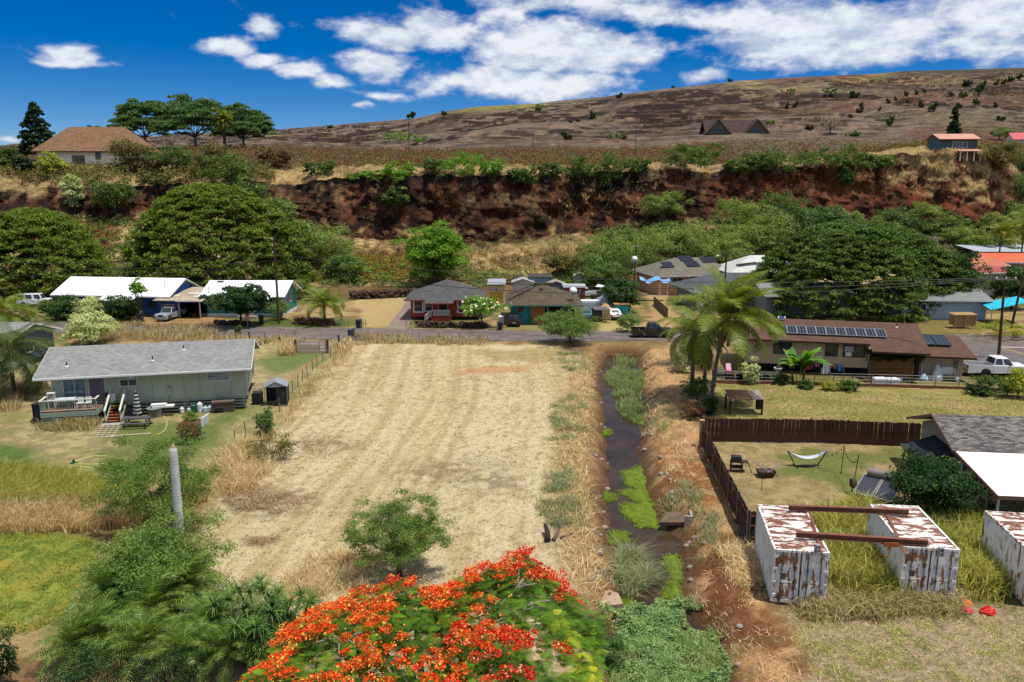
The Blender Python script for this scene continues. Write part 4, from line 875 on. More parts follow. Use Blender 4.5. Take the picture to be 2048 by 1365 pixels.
for i, (px, pb, pt, pw) in enumerate(sorted(spots)):
 rg_ = 'on the left skyline ridge' if px < 1100 and pb < 262 else 'low on the middle slope' if px < 1400 and pb > 230 else 'on the middle skyline' if px < 1500 else 'above the ruined gables' if px < 1690 else 'on the lower right slope' if pb > 219 else 'high on the right slope' if px < 1900 else 'on the far right slope'
 cnt_[rg_] = cnt_.get(rg_, -1)+1; lb_ = f'{nth[cnt_[rg_]]} from the left of dark shrubs {rg_}'
 st = 'mesquite' if pw > 30 else 'hill'
 if st == 'mesquite' or proto is None:
  o = tree_px('hillside_shrub', lb_, 'bush', px, pb, pt, pw, 'hill', st, 'round', nc=16, nl=40, leaf=1.3, group=hb, limbs=3, sink=.4)
  if st == 'hill' and proto is None: proto = (o, P(px, pt, o.location.y).z-o.location.z, pw/scl(o.location))
 else:
  o = copy_tree(proto[0]); o['label'] = lb_; b = hill_pt(px, pb); b.z -= .4; o.location = b; h = (P(px, pt, b.y).z-b.z)/proto[1]; w = pw/scl(b)/proto[2]; o.scale = (w, w, h); o.rotation_euler = (0, 0, rngh.uniform(0, 6))
for px, pb, pt, pw, lb in ((790, 284, 262, 80, 'bright green tree rising behind the plateau scrub by the utility pole'), (835, 286, 268, 60, 'low green bush right of the plateau utility pole')):
 tree_px('round_tree', lb, 'tree', px, pb, pt, pw, 'hill', 'bright', 'round', nc=34, nl=60, leaf=.7, limbs=3)
tree_px('bare_bush', 'leafless grey bush on the hillside right of the ruined gables', 'bush', 1660, 268, 228, 60, 'hill', 'grey', 'round', nc=30, nl=30, leaf=.8, limbs=8)
tree_px('round_tree', 'leafy tree left of the red roofed house on the bluff', 'tree', 1998, 280, 250, 46, 'hill', 'mesquite', 'round', nc=30, nl=50, leaf=.6)
def hanging_roots():
 rng = np.random.default_rng(3); b = MB(); top = hill_pt(1412, 336)+Vector((0, -.5, 0))
 for k in range(16):
  p = top+Vector((rng.normal()*.5, -.3-.2*rng.uniform(), 0)); path = [p]
  for i in range(5): p = p+Vector((rng.normal()*.25+.08, rng.normal()*.12-.05, -1.5)); path.append(p)
  b.tube(path, [.11, .1, .09, .07, .05, .03], 4)
 o = b.build('hanging_roots', M('dry_root', C(176,162,144,.7), .9, .2, 2)); tag(o, 'pale dry roots hanging down the red cliff', 'plant')
hanging_roots()
def date_palm():
 rng = np.random.default_rng(8); fm = [frond_mesh(rng, 3.9, dr, 26, .8, .14, .3, mat=PALM_L(), up=.1, stemr=.06) for dr in (1.0, 1.5)]
 b = hill_pt(452, 322); H = P(452, 238, b.y).z-b.z
 palm('date_palm', 'date palm with rough trunk on the plateau skyline', 'palm tree', b, H, 34, fm, .55, M('date_trunk', C(96,78,62,.6), .95, .3, 3, bump=.6, bscale=6), pitch=(-1.0, 1.25), seed=9, bulge=1.1)
date_palm()
# ================================================================== building kit
WHITE = lambda: M('white_paint', C(236,236,232,.85), .6, .06, 3, c2=C(200,196,186,.8), thr=(.56, .8))
TRIM = lambda: M('pale_trim', C(214,212,196,.8), .65, .08, 3)
GL = lambda: glass('window_glass'); GLB = lambda: glass('window_blind', C(150,160,166,.55), .25); GLL = lambda: glass('window_light', C(90,110,124,.6), .12)
class House:
 """local axes: x to the right along the front wall, y into the house, z up; the origin is the front left corner"""
 def __init__(s, name, label, cat, loc, rz, L, D, group=None):
  s.t = thing(name, label, cat, (loc[0], loc[1], loc[2] if len(loc) > 2 else 0), rz, group); s.L, s.D = L, D
 def pt(s, face, u, z, out):
  return {'front': (u, -out, z), 'right': (s.L+out, u, z), 'left': (-out, s.D-u, z), 'back': (s.L-u, s.D+out, z)}[face]
 def wall(s, mat, z0, z1, L=None, D=None, x0=0, y0=0, gable=None, gz=None, name='wall'):
  """closed wall body; gable='x' adds gable ends for a ridge along x at height gz, at depth gable_y"""
  L = s.L if L is None else L; D = s.D if D is None else D; b = MB()
  if gable is None: b.box(x0, y0, z0, x0+L, y0+D, z1)
  elif gable[0] == 'x':
   r = gable[1]; b.prism([(x0, y0, z0), (x0, y0+D, z0), (x0, y0+D, z1), (x0, r, gz), (x0, y0, z1)], (L, 0, 0))
  else:
   r = gable[1]; b.prism([(x0, y0, z0), (x0, y0, z1), (r, y0, gz), (x0+L, y0, z1), (x0+L, y0, z0)], (0, D, 0))
  return b.build(name, mat, s.t)
 def roof_x(s, mat, x0, x1, y0, y1, ze0, ze1, yr, zr, th=.12, fascia=None, name='roof', fh=.18, flip=0):
  """ridge along x at depth yr"""
  b = MB(); b.sheet([(x0, y0, ze0), (x1, y0, ze0), (x1, yr, zr), (x0, yr, zr)], th); b.sheet([(x1, y1, ze1), (x0, y1, ze1), (x0, yr, zr), (x1, yr, zr)], th)
  o = b.build(name, mat, s.t, roofuv=True)
  if fascia:
   f = MB(); d = .03
   f.box(x0-.02, y0-d, ze0-fh-.02, x1+.02, y0+.02, ze0-.015)
   for x in (x0-.03, x1):
    f.prism([(x, y0+.021, ze0-fh), (x, y0+.021, ze0-.01), (x, yr, zr-.01), (x, yr, zr-fh)], (.03, 0, 0)); f.prism([(x, y1, ze1-fh), (x, yr+.001, zr-fh), (x, yr+.001, zr-.01), (x, y1, ze1-.01)], (.03, 0, 0))
   f.build('fascia', fascia, s.t)
  return o
 def roof_y(s, mat, x0, x1, y0, y1, ze, xr, zr, th=.12, fascia=None, name='roof', fh=.18):
  b = MB(); b.sheet([(x0, y1, ze), (x0, y0, ze), (xr, y0, zr), (xr, y1, zr)], th); b.sheet([(x1, y0, ze), (x1, y1, ze), (xr, y1, zr), (xr, y0, zr)], th)
  o = b.build(name, mat, s.t, roofuv=True)
  if fascia:
   f = MB()
   f.prism([(x0, y0-.03, ze-fh), (xr, y0-.03, zr-fh), (x1, y0-.03, ze-fh), (x1, y0-.03, ze-.01), (xr, y0-.03, zr-.01), (x0, y0-.03, ze-.01)], (0, .03, 0)); f.build('fascia', fascia, s.t)
  return o
 def roof_hip(s, mat, x0, x1, y0, y1, ze, zr, ra, rb, axis='x', fascia=None, th=.1, name='roof', fh=.16):
  """hipped roof, ridge from ra to rb along the axis"""
  m = (y0+y1)/2 if axis == 'x' else (x0+x1)/2
  A, B_ = ((ra, m, zr), (rb, m, zr)) if axis == 'x' else ((m, ra, zr), (m, rb, zr))
  c = [(x0, y0, ze), (x1, y0, ze), (x1, y1, ze), (x0, y1, ze)]; b = MB()
  fs = [[c[0], c[1], B_, A], [c[1], c[2], B_], [c[2], c[3], A, B_], [c[3], c[0], A]] if axis == 'x' else [[c[0], c[1], A], [c[1], c[2], B_, A], [c[2], c[3], B_], [c[3], c[0], A, B_]]
  for q in fs: b.add(q, [tuple(range(len(q)))])
  b.add([(x, y, z-.03) for x, y, z in c], [(3, 2, 1, 0)])
  o = b.build(name, mat, s.t, roofuv=True)
  if fascia:
   f = MB(); f.box(x0-.03, y0-.03, ze-fh, x1+.03, y0, ze-.01); f.box(x0-.03, y1, ze-fh, x1+.03, y1+.03, ze-.01); f.box(x0-.03, y0, ze-fh, x0, y1, ze-.01); f.box(x1, y0, ze-fh, x1+.03, y1, ze-.01); f.build('fascia', fascia, s.t)
  return o
 def window(s, u, z, w, h, face='front', n=2, frame=None, pane=None, fw=.08, bars=0, off=0.0, y=0.0, name='window'):
  """frame with separate panes; y moves it off a wall that stands forward or back"""
  frame = frame or WHITE(); pane = pane or GL(); rot = {'front': 0, 'right': math.pi/2, 'left': -math.pi/2}[face]
  p = Vector(s.pt(face, u, z, 0)) if face != 'left' else Vector(s.pt(face, u, z, 0)); p.y += y if face == 'front' else 0
  b = MB(); d0, d1 = -.05-off, .02
  b.box(-fw, d0, -fw, w+fw, d1, 0); b.box(-fw, d0, h, w+fw, d1, h+fw); b.box(-fw, d0, 0, 0, d1, h); b.box(w, d0, 0, w+fw, d1, h)
  for i in range(1, n): b.box(w*i/n-.025, d0+.01, 0, w*i/n+.025, d1, h)
  for i in range(bars): zz = h*(i+1)/(bars+1); b.box(0, d0+.014, zz-.02, w, d1, zz+.02)
  f = b.build(name, frame, s.t); f.location = p; f.rotation_euler = (0, 0, rot)
  me = MB().box(.002, -.022-off, .002, w/n-.027, .015, h-.002).mesh('pane', pane)
  for i in range(n): link('pane', me, f, (w*i/n+(.025 if i else 0), 0, 0))
  return f
 def door(s, u, z, w, h, mat, face='front', frame=None, y=0.0, leaves=1, handle=True):
  rot = {'front': 0, 'right': math.pi/2, 'left': -math.pi/2}[face]; p = Vector(s.pt(face, u, z, 0)); p.y += y if face == 'front' else 0
  b = MB(); b.box(0, -.03, 0, w, .02, h)
  if leaves > 1: b = MB(); b.box(0, -.03, 0, w/2-.01, .02, h); b.box(w/2+.01, -.03, 0, w, .02, h)
  d = b.build('door', mat, s.t); d.location = p; d.rotation_euler = (0, 0, rot)
  fr = MB(); fr.box(-.09, -.06, 0, -.003, .02, h+.09); fr.box(w+.003, -.06, 0, w+.09, .02, h+.09); fr.box(-.003, -.06, h+.003, w+.003, .02, h+.09); fr.build('frame', frame or WHITE(), d)
  if handle: MB().ball((w*.1, -.06, h*.47), .05, 6, 4).build('handle', M('steel', C(170,170,170,.8), .3, .05, metal=1.0), d)
  return d
 def part(s, name, b, mat, **kw): return b.build(name, mat, s.t, **kw)
 def box(s, name, mat, *c): return MB().box(*c).build(name, mat, s.t)
 def vents(s, pts, f):                 # plumbing vents with white flashing
  for x, y in pts:
   z = f(y); b = MB().cyl((x, y, z-.05), (x, y, z+.42), .05, n=8); o = b.build('vent_pipe', M('vent_black', (.02,.02,.02), .5), s.t)
   MB().lathe([(.16, -.12), (.16, 0), (.07, .05)], (x, y, z+.03), 8).build('flashing', WHITE(), o)
def solar(parent, org, ux, uy, w, h, name='solar_panel', cell=(C(28,30,44,.6)), frame=None, th=.05, mat=None, div=3):
 """one framed panel lying in the plane of ux, uy"""
 ux = Vector(ux).normalized(); uy = Vector(uy).normalized(); n = ux.cross(uy)
 T = Matrix((( *ux, 0), (*uy, 0), (*n, 0), (0, 0, 0, 1))).transposed(); T.translation = Vector(org)
 b = MB(); f = .05; b.box(0, 0, 0, w, f, th); b.box(0, h-f, 0, w, h, th); b.box(0, f, 0, f, h-f, th); b.box(w-f, f, 0, w, h-f, th)
 for i in range(1, div): b.box(w*i/div-.012, f, th*.75, w*i/div+.012, h-f, th*.95)
 fr = b.build(name, frame or M('aluminium', C(196,196,200,.8), .35, .05, metal=.8), parent); fr.matrix_local = T
 MB().box(f+.002, f+.002, .01, w-f-.002, h-f-.002, th*.7).build('cells', mat or M('solar_cells', cell, .18, .12, 3, spec=.5), fr); return fr
def wire(a, b, sag, n=14):
 a, b = Vector(a), Vector(b); return [a.lerp(b, i/n)-Vector((0, 0, sag*4*(i/n)*(1-i/n))) for i in range(n+1)]
# ================================================================== houses
AZ = lambda a, b: math.atan2(b[1]-a[1], b[0]-a[0])
def dist(a, b): return math.hypot(b[0]-a[0], b[1]-a[1])
def green_house():
 h = House('house', 'long sage green house with pale grey shingle roof and small front deck', 'house', (-38.07, 61.91), R(13.3), 15.2, 7.6)
 wm = M('sage_siding', C(166,172,150,1.0), .75, .05, 1.2, c2=C(152,158,138,1.0), thr=(.55, .8)); tr = TRIM(); L, D = 15.2, 7.6; zb, zt = 1.18, 3.9
 h.wall(wm, zb, zt, L-.06, D, .03, .03, ('x', 3.9), 5.25)
 h.box('floor_beam', wm, 0, .02, zb-.26, L, .2, zb-.005)
 pm = MB().box(.008, -.03, zb, 1.257, .025, zt-.1).mesh('siding_panel', wm)
 for i in range(12): link('siding_panel', pm, h.t, (i*1.2667, 0, 0))
 belt = MB().box(0, -.05, zb-.12, L, .018, zb-.003); belt.build('belt_board', wm, h.t)
 cb = MB(); cb.box(-.1, -.06, zb-.1, -.004, .06, zt-.1); cb.box(L+.004, -.06, zb-.1, L+.1, .06, zt-.1); cb.build('corner_board', tr, h.t)
 sh = shingle_mat('grey_shingles', C(182,182,176,.62), C(150,152,150,.62), .34, .16, .78)
 h.roof_x(sh, -1.15, L+.6, -.85, D+.9, 3.72, 3.62, 3.9, 5.42, .1, WHITE(), fh=.2)
 h.box('gutter', WHITE(), -1.1, -.98, 3.56, L+.55, -.885, 3.70)
 z_ = lambda y: 3.72+(y+.85)/4.75*1.7
 h.vents([(1.0, .7), (7.6, 1.0), (9.9, 2.5)], z_)
 # skirting slats and posts under the house
 for k in range(4): h.box('skirting_slat', wm, 4.9, .08, .06+k*.26, L, .12, .2+k*.26)
 pb = MB().box(-.08, .14, 0, .08, .3, zb-.3).mesh('post', wm)
 for i in range(7): link('post', pb, h.t, (.2+i*2.45, 0, 0))
 h.box('underfloor_shade', M('shade_black', (.02,.02,.018), .9), .3, 1.2, 0, L-.3, D-.3, zb-.3)  # near-black block stands in for the shade under the floor
 # openings
 h.window(.8, 1.35, 1.62, 2.0, n=2, frame=tr, pane=GLL(), off=.03)
 h.door(2.75, 1.3, 1.15, 2.1, M('grey_door', C(120,112,124,.7), .6, .08), frame=tr, leaves=2, y=-.035)
 h.window(5.15, 2.55, 1.25, .95, n=2, frame=tr, pane=GL(), off=.03, fw=.12)
 w = h.window(12.1, 2.6, 1.75, .85, n=3, frame=tr, pane=GLB(), off=.03, fw=.12)
 MB().box(.04, -.2, .03, .5, -.06, .36).build('air_conditioner', M('ac_grey', C(170,172,176,.7), .5), w)
 # blinds hang in the upper part of the first window
 h.box('blind', M('blind_white', C(206,208,212,.7), .8), 5.18, -.105, 3.05, 6.37, -.09, 3.46)
 o = h.box('meter_box', M('meter_grey', C(172,180,182,.75), .5), 8.75, -.2, 1.6, 9.1, -.033, 2.2); MB().cyl((8.93, -.1, .6), (8.93, -.1, 1.6), .03).build('conduit', M('meter_grey', None), o)
 h.box('side_cladding', tr, L+.11, .1, 1.0, L+.14, .22, 3.6)
 # deck
 dz = 1.2; dx0, dx1, dy = -.35, 3.75, -2.3
 dk = thing('deck', 'x', 'x', (0, 0, 0)); dk.parent = h.t; dk.name = 'deck'
 for k in ('label', 'category'): del dk[k]
 bm_ = M('deck_board', C(150,92,66,.7), .8, .2, 4)
 me = MB().box(0, 0, dz-.04, dx1-dx0, .135, dz).mesh('deck_board', bm_)
 for k in range(15): link('deck_board', me, dk, (dx0, dy+.02+k*.15, 0))
 f = MB(); f.box(dx0-.04, dy-.06, dz-.42, dx1+.04, dy-.005, dz-.05); f.box(dx0-.06, dy, dz-.42, dx0-.005, -.07, dz-.05); f.box(dx1+.005, dy, dz-.42, dx1+.06, -.07, dz-.05); f.build('rim_board', TRIM() if False else M('deck_green', C(160,176,160,.75), .7, .06), dk)
 dg = M('deck_green', None)
 for k in range(3): MB().box(dx0, dy-.03, .1+k*.24, dx1, dy, .22+k*.24).build('skirting_slat', dg, dk)
 rl = MB(); rl.box(dx0-.08, dy-.1, dz+.92, dx1+.08, dy+.06, dz+.98); rl.box(dx0-.08, dy+.065, dz+.92, dx0+.08, -.07, dz+.98); rl.box(dx1-.08, dy+.065, dz+.92, dx1+.08, dy+.9, dz+.98)
 rl.box(dx0, dy-.03, dz+.1, dx1, dy+.01, dz+.15); rl.build('handrail', TRIM(), dk)
 bal = MB()
 for i in range(27): x = dx0+.12+i*(dx1-dx0-.24)/26; bal.box(x-.022, dy-.02, dz+.153, x+.022, dy+.018, dz+.917)
 for i in range(13): y = dy+.2+i*.16; bal.box(dx0-.02, y-.022, dz+.02, dx0+.02, y+.022, dz+.917)
 o = bal.build('balusters', dg, dk); o['kind'] = 'stuff'
 pmesh = MB().box(-.06, -.06, 0, .06, .06, dz+.915).mesh('deck_post', dg)
 for x, y in ((dx0+.02, dy+.08), (1.7, dy+.08), (dx1-.02, dy+.08), (dx0+.02, -.2)): link('deck_post', pmesh, dk, (x, y, 0))
 # stairs
 st = thing('stairs', 'x', 'x', (4.35, -.25, 0)); st.parent = h.t
 for k in ('label', 'category'): del st[k]
 n = 7; rise, run = dz/n, .30; tm = M('stair_tread', C(162,90,58,.7), .75, .18, 4)
 me = MB().box(.06, 0, -.05, 1.1, .3, 0).mesh('tread', tm)
 for i in range(n): link('tread', me, st, (0, -run*(n-i), rise*(i+1)))
 lp = MB(); lp.box(-.12, -.02, dz-.05, 1.22, .3, dz+.01); lp.build('landing', bm_, st)
 for x in (-.04, 1.105):
  s_ = MB(); s_.prism([(x, -run*n-.05, -.02), (x, -run*n+.3, -.02), (x, .0, dz-.22), (x, .0, dz-.02), (x, -run*n-.05, .22)], (.09, 0, 0)); s_.build('stringer', dg, st)
  r_ = MB(); r_.prism([(x-.03, -run*n-.1, .98), (x-.03, .1, dz+.98), (x-.03, .1, dz+1.1), (x-.03, -run*n-.1, 1.1)], (.15, 0, 0)); r_.box(x, -run*n-.05, 0, x+.09, -run*n+.04, .98); r_.box(x, -.02, dz+.012, x+.09, .07, dz+.97)
  r_.build('handrail', TRIM(), st)
 MB().box(-.2, -run*n-.8, .0, 1.4, -run*n-.12, .06).build('step_slab', M('concrete', C(196,186,176,.6), .9, .15, 2), st)
 return h
GH = green_house()
GT = GH.t.matrix_basis
def gh(x, y, z=0): return Matrix.Translation(GH.t.location) @ Matrix.Rotation(R(13.3), 4, 'Z') @ Vector((x, y, z))

def grey_left():
 h = House('house', 'grey roofed house at the left edge half hidden by coconut fronds', 'house', (-64.2, 80.5), R(-6), 11.2, 7)
 h.wall(M('slate_siding', C(110,124,142,.6), .8, .08, 2), .5, 3.3, gable=('x', 3.4), gz=4.5)
 h.roof_x(shingle_mat('grey_shingles', None, None), -.6, 11.9, -.9, 7.8, 3.15, 3.15, 3.4, 4.62, .1, WHITE())
 h.window(7.6, 1.7, 1.2, 1.1, n=2); h.window(2.4, 1.4, 1.2, 1.0, 'right', n=2); h.box('skirting', M('shade_black', None), .1, .1, 0, 11.1, 6.9, .497)  # skirting box coloured near-black as the shade behind the slats
 for k in range(4): h.box('skirting_slat', WHITE(), 5.2, -.04, .03+k*.13, 11.2, -.01, .11+k*.13)
grey_left()

def metal_roof(name, c, rough=.45):
 if name in _mats: return _mats[name]
 m, N, L, b = nodes(name); tc = N.new('ShaderNodeTexCoord')
 n = N.new('ShaderNodeTexNoise'); n.inputs['Scale'].default_value = .7; n.inputs['Detail'].default_value = 6; L.new(tc.outputs['Object'], n.inputs['Vector'])
 r = _ramp(N, [(.3, tuple(v*.86 for v in c)), (.7, c)]); L.new(n.outputs[0], r.inputs[0]); L.new(r.outputs[0], b.inputs['Base Color']); b.inputs['Roughness'].default_value = rough
 _mats[name] = m; return m
def ribs(h, x0, x1, y0, z0, yr, zr, mat, step=.6, back=None):
 """raised seams of a sheet metal roof, one joined part"""
 b = MB(); x = x0+.2; nv = Vector((0, -(zr-z0), yr-y0)).normalized()
 while x < x1-.1:
  a, c = Vector((x, y0, z0+.004)), Vector((x, yr, zr+.004)); w = Vector((.025, 0, 0)); b.prism([a-w, a+w, c+w, c-w], nv*.04); x += step
 o = b.build('roof_seams', mat, h.t); o['kind'] = 'stuff'
def blue_house():
 h = House('house', 'bright blue house with long white metal roof, left of the teal house', 'house', (-69.3, 116.6), R(-7), 18.2, 8)
 bl = M('blue_siding', C(50,96,160,1.0), .75, .1, 2); wr = metal_roof('white_metal', C(246,247,247,.92))
 h.wall(bl, .2, 3.2, gable=('x', 4), gz=5.0); h.box('foundation', M('concrete', None), .05, .05, 0, 18.1, 7.9, .197)
 h.roof_x(wr, -.5, 18.7, -1.0, 9.0, 3.15, 3.15, 4, 5.35, .08, WHITE()); ribs(h, -.5, 18.7, -1, 3.15, 4, 5.35, wr)
 h.part('eave_extension', MB().sheet([(8.2, -2.6, 2.65), (13.6, -2.6, 2.65), (13.6, -.95, 3.14), (8.2, -.95, 3.14)], .07), wr)
 pm = MB().cyl((0, -2.4, 0), (0, -2.4, 2.6), .06).mesh('post', WHITE()); [link('post', pm, h.t, (x, 0, 0)) for x in (8.4, 13.4)]
 h.window(14.6, 1.2, 1.3, 1.1, n=2, frame=bl); h.window(5.0, 1.2, 1.5, 1.1, n=2); h.window(2.6, 1.2, 1.2, 1.2, 'right', n=2, frame=bl)
 h.part('vent_pipe', MB().cyl((16.6, 1.5, 4.1), (16.6, 1.5, 5.8), .04), M('steel', None))
 # carport between the two houses
 c = House('carport', 'flat roofed carport with weathered tan roof between the blue and the teal house', 'carport', (-52.3, 113.0), R(-3), 6.3, 6.6)
 rm = M('tan_roofing', C(200,184,160,.62), .8, .15, 1.0, c2=C(150,128,104,.6), thr=(.52, .7))
 c.part('roof', MB().sheet([(-.6, -.7, 2.75), (6.9, -.7, 2.75), (6.9, 7.3, 3.75), (-.6, 7.3, 3.75)], .12), rm)
 c.box('fascia', WHITE(), 2.9, -.76, 2.58, 6.9, -.703, 2.76)
 rmesh = MB().box(-.9, -.6, .02, .9, .6, .05).mesh('roof_patch', M('roof_patch', C(222,212,196,.65), .8, .2, 2))
 for x, y in ((1.2, 2.2), (3.8, 3.4), (5.4, 1.6)):
  o = link('roof_patch', rmesh, c.t, (x, y, 2.75+(y+.7)*.125), (math.atan(.125), 0, .1))
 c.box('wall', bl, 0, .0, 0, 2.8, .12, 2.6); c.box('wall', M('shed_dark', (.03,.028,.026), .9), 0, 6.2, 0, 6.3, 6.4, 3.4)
 c.window(.5, 1.3, 1.0, .9, n=2, frame=bl)
 pm2 = MB().box(-.07, -.07, 0, .07, .07, 2.6).mesh('post', WHITE()); [link('post', pm2, c.t, (x, .1, 0)) for x in (2.95, 6.1)]
 rng = random.Random(4)
 for i, (cn, cc) in enumerate((('bin_bag', C(60,60,64,.6)), ('crate', C(110,90,70,.6)), ('bin_bag', C(40,44,50,.6)), ('cool_box', C(150,160,170,.6)))):
  b = MB()
  if cn == 'bin_bag': b.ball((0, 0, .3), .36, 8, 6, (1, .9, 1))
  else: b.box(-.35, -.25, 0, .35, .25, .4); b.box(-.38, -.28, .4, .38, .28, .47)
  o = b.build(cn, M('store_'+str(i), cc, .6), loc=(-48.6+i*.75, 114.8+rng.uniform(-.2, .6), 0.0)); tag(o, ['dark bag on the carport floor, leftmost of the stored things', 'brown crate on the carport floor', 'darker bag between crate and cool box in the carport', 'pale cool box at the right side of the carport'][i], cn.replace('_', ' '))
blue_house()
def teal_white():
 h = House('house', 'teal house with white metal roof beside the wooden pole', 'house', (-45.7, 114.2), R(0), 11.3, 7.6)
 tm = M('teal_siding', C(54,136,126,1.0), .75, .1, 2); wr = metal_roof('white_metal', None)
 h.wall(tm, .5, 3.3, gable=('x', 3.8), gz=4.9); h.box('skirting', WHITE(), -.02, -.02, 0, 11.32, 7.62, .497)
 bd = MB()
 for k in range(13): bd.box(-.02, -.024, .52+k*.21, 11.32, -.004, .54+k*.21); bd.box(11.304, 0, .52+k*.21, 11.324, 7.6, .54+k*.21)
 bd.build('siding_laps', tm, h.t)['kind'] = 'stuff'
 h.roof_x(wr, -.8, 12.0, -1.0, 8.5, 3.2, 3.2, 3.8, 5.05, .08, WHITE()); ribs(h, -.8, 12.0, -1, 3.2, 3.8, 5.05, wr)
 h.window(.9, 1.5, 1.5, 1.4, n=2, bars=1); h.window(8.9, 1.5, 2.0, 1.4, n=2, bars=1); h.window(1.6, 1.8, .95, 1.4, 'right', n=1, bars=1); h.window(4.2, 1.8, .95, 1.4, 'right', n=1, bars=1)
 h.window(.3, .8, .6, .6, 'right', n=1)
 rl = MB()
 for i in range(16): rl.box(5.2+i*.15, -1.6, .1, 5.26+i*.15, -1.54, 1.0)
 rl.box(5.15, -1.62, 1.0, 7.6, -1.52, 1.08); rl.build('porch_rail', WHITE(), h.t); h.box('porch_floor', M('concrete', None), 5.0, -1.7, 0, 7.8, -.03, .3)
 h.part('vent_pipe', MB().cyl((.4, 0, 3.5), (.4, 0, 5.2), .05), M('steel', None)); h.box('roof_vent', M('vent_black', (.02,.02,.02), .5), .6, 3.1, 4.85, 1.5, 3.5, 5.0)
teal_white()
def red_house():
 h = House('house', 'small brick red house with grey hip roof and white porch railing', 'house', (-14.85, 111.6), 0, 9.9, 9)
 rd = M('red_siding', C(172,66,54,1.0), .75, .12, 2.5); g = shingle_mat('dark_grey_shingles', C(122,122,120,.6), C(92,92,92,.6), .34, .17, .75); rt = M('red_trim', C(176,66,52,.75), .7, .1)
 h.wall(rd, .45, 3.1); h.box('foundation', M('shade_black', None), .1, .1, 0, 9.8, 8.9, .447)  # foundation block coloured near-black as shade under the raised floor
 bt = MB()
 for i in range(34):
  x = .15+i*.29
  if not 3.2 < x < 5.6: bt.box(x-.02, -.025, .5, x+.02, -.003, 3.05)
 bt.build('battens', rd, h.t)['kind'] = 'stuff'
 h.roof_hip(g, -.85, 10.75, -.9, 9.9, 3.05, 5.35, 4.1, 5.2, 'y', rt)
 h.window(.55, 1.25, 1.15, 1.55, n=1, bars=1, fw=.2); h.window(2.15, 1.35, .9, 1.4, n=1, bars=1, fw=.18); h.window(7.0, 1.15, 1.05, 1.65, n=1, bars=1, fw=.2); h.window(8.55, 1.15, 1.0, 1.65, n=1, bars=1, fw=.2)
 h.door(4.1, .8, 1.3, 2.0, M('dark_door', C(84,70,58,.6), .6), handle=True)
 h.box('porch_floor', rt, 3.1, -1.7, .5, 6.0, -.03, .78); h.box('porch_base', rd, 3.15, -1.65, 0, 5.95, -.04, .497)
 h.part('porch_roof', MB().sheet([(2.3, -2.0, 2.72), (6.4, -2.0, 2.72), (6.4, -.4, 3.35), (2.3, -.4, 3.35)], .1), g, roofuv=True)
 h.box('porch_fascia', rt, 2.3, -2.06, 2.58, 6.4, -2.003, 2.74)
 pm = MB().box(-.06, -.06, .78, .06, .06, 2.6).mesh('porch_post', rt); [link('porch_post', pm, h.t, (x, -1.6, 0)) for x in (3.25, 5.9)]
 rl = MB(); rl.box(3.4, -1.66, 1.62, 5.83, -1.58, 1.69); rl.box(3.4, -1.64, .9, 5.83, -1.6, .95)
 for i in range(17): rl.box(3.45+i*.145, -1.64, .953, 3.51+i*.145, -1.6, 1.617)
 rl.build('porch_rail', WHITE(), h.t)
 sr = MB()
 for i in range(8): t = i/7; sr.bar((3.2-.9*t, -1.65-.5*t, .8-.7*t), (3.2-.9*t, -1.65-.5*t, 1.65-.7*t), .05)
 sr.bar((3.25, -1.62, 1.68), (2.3, -2.15, .98), .07); sr.build('stair_rail', WHITE(), h.t)
 me = MB().box(0, 0, 0, .35, 1.1, .12).mesh('step', M('step_red', C(140,80,66,.6), .8)); [link('step', me, h.t, (2.75-i*.33, -1.75, .55-i*.2)) for i in range(3)]
red_house()
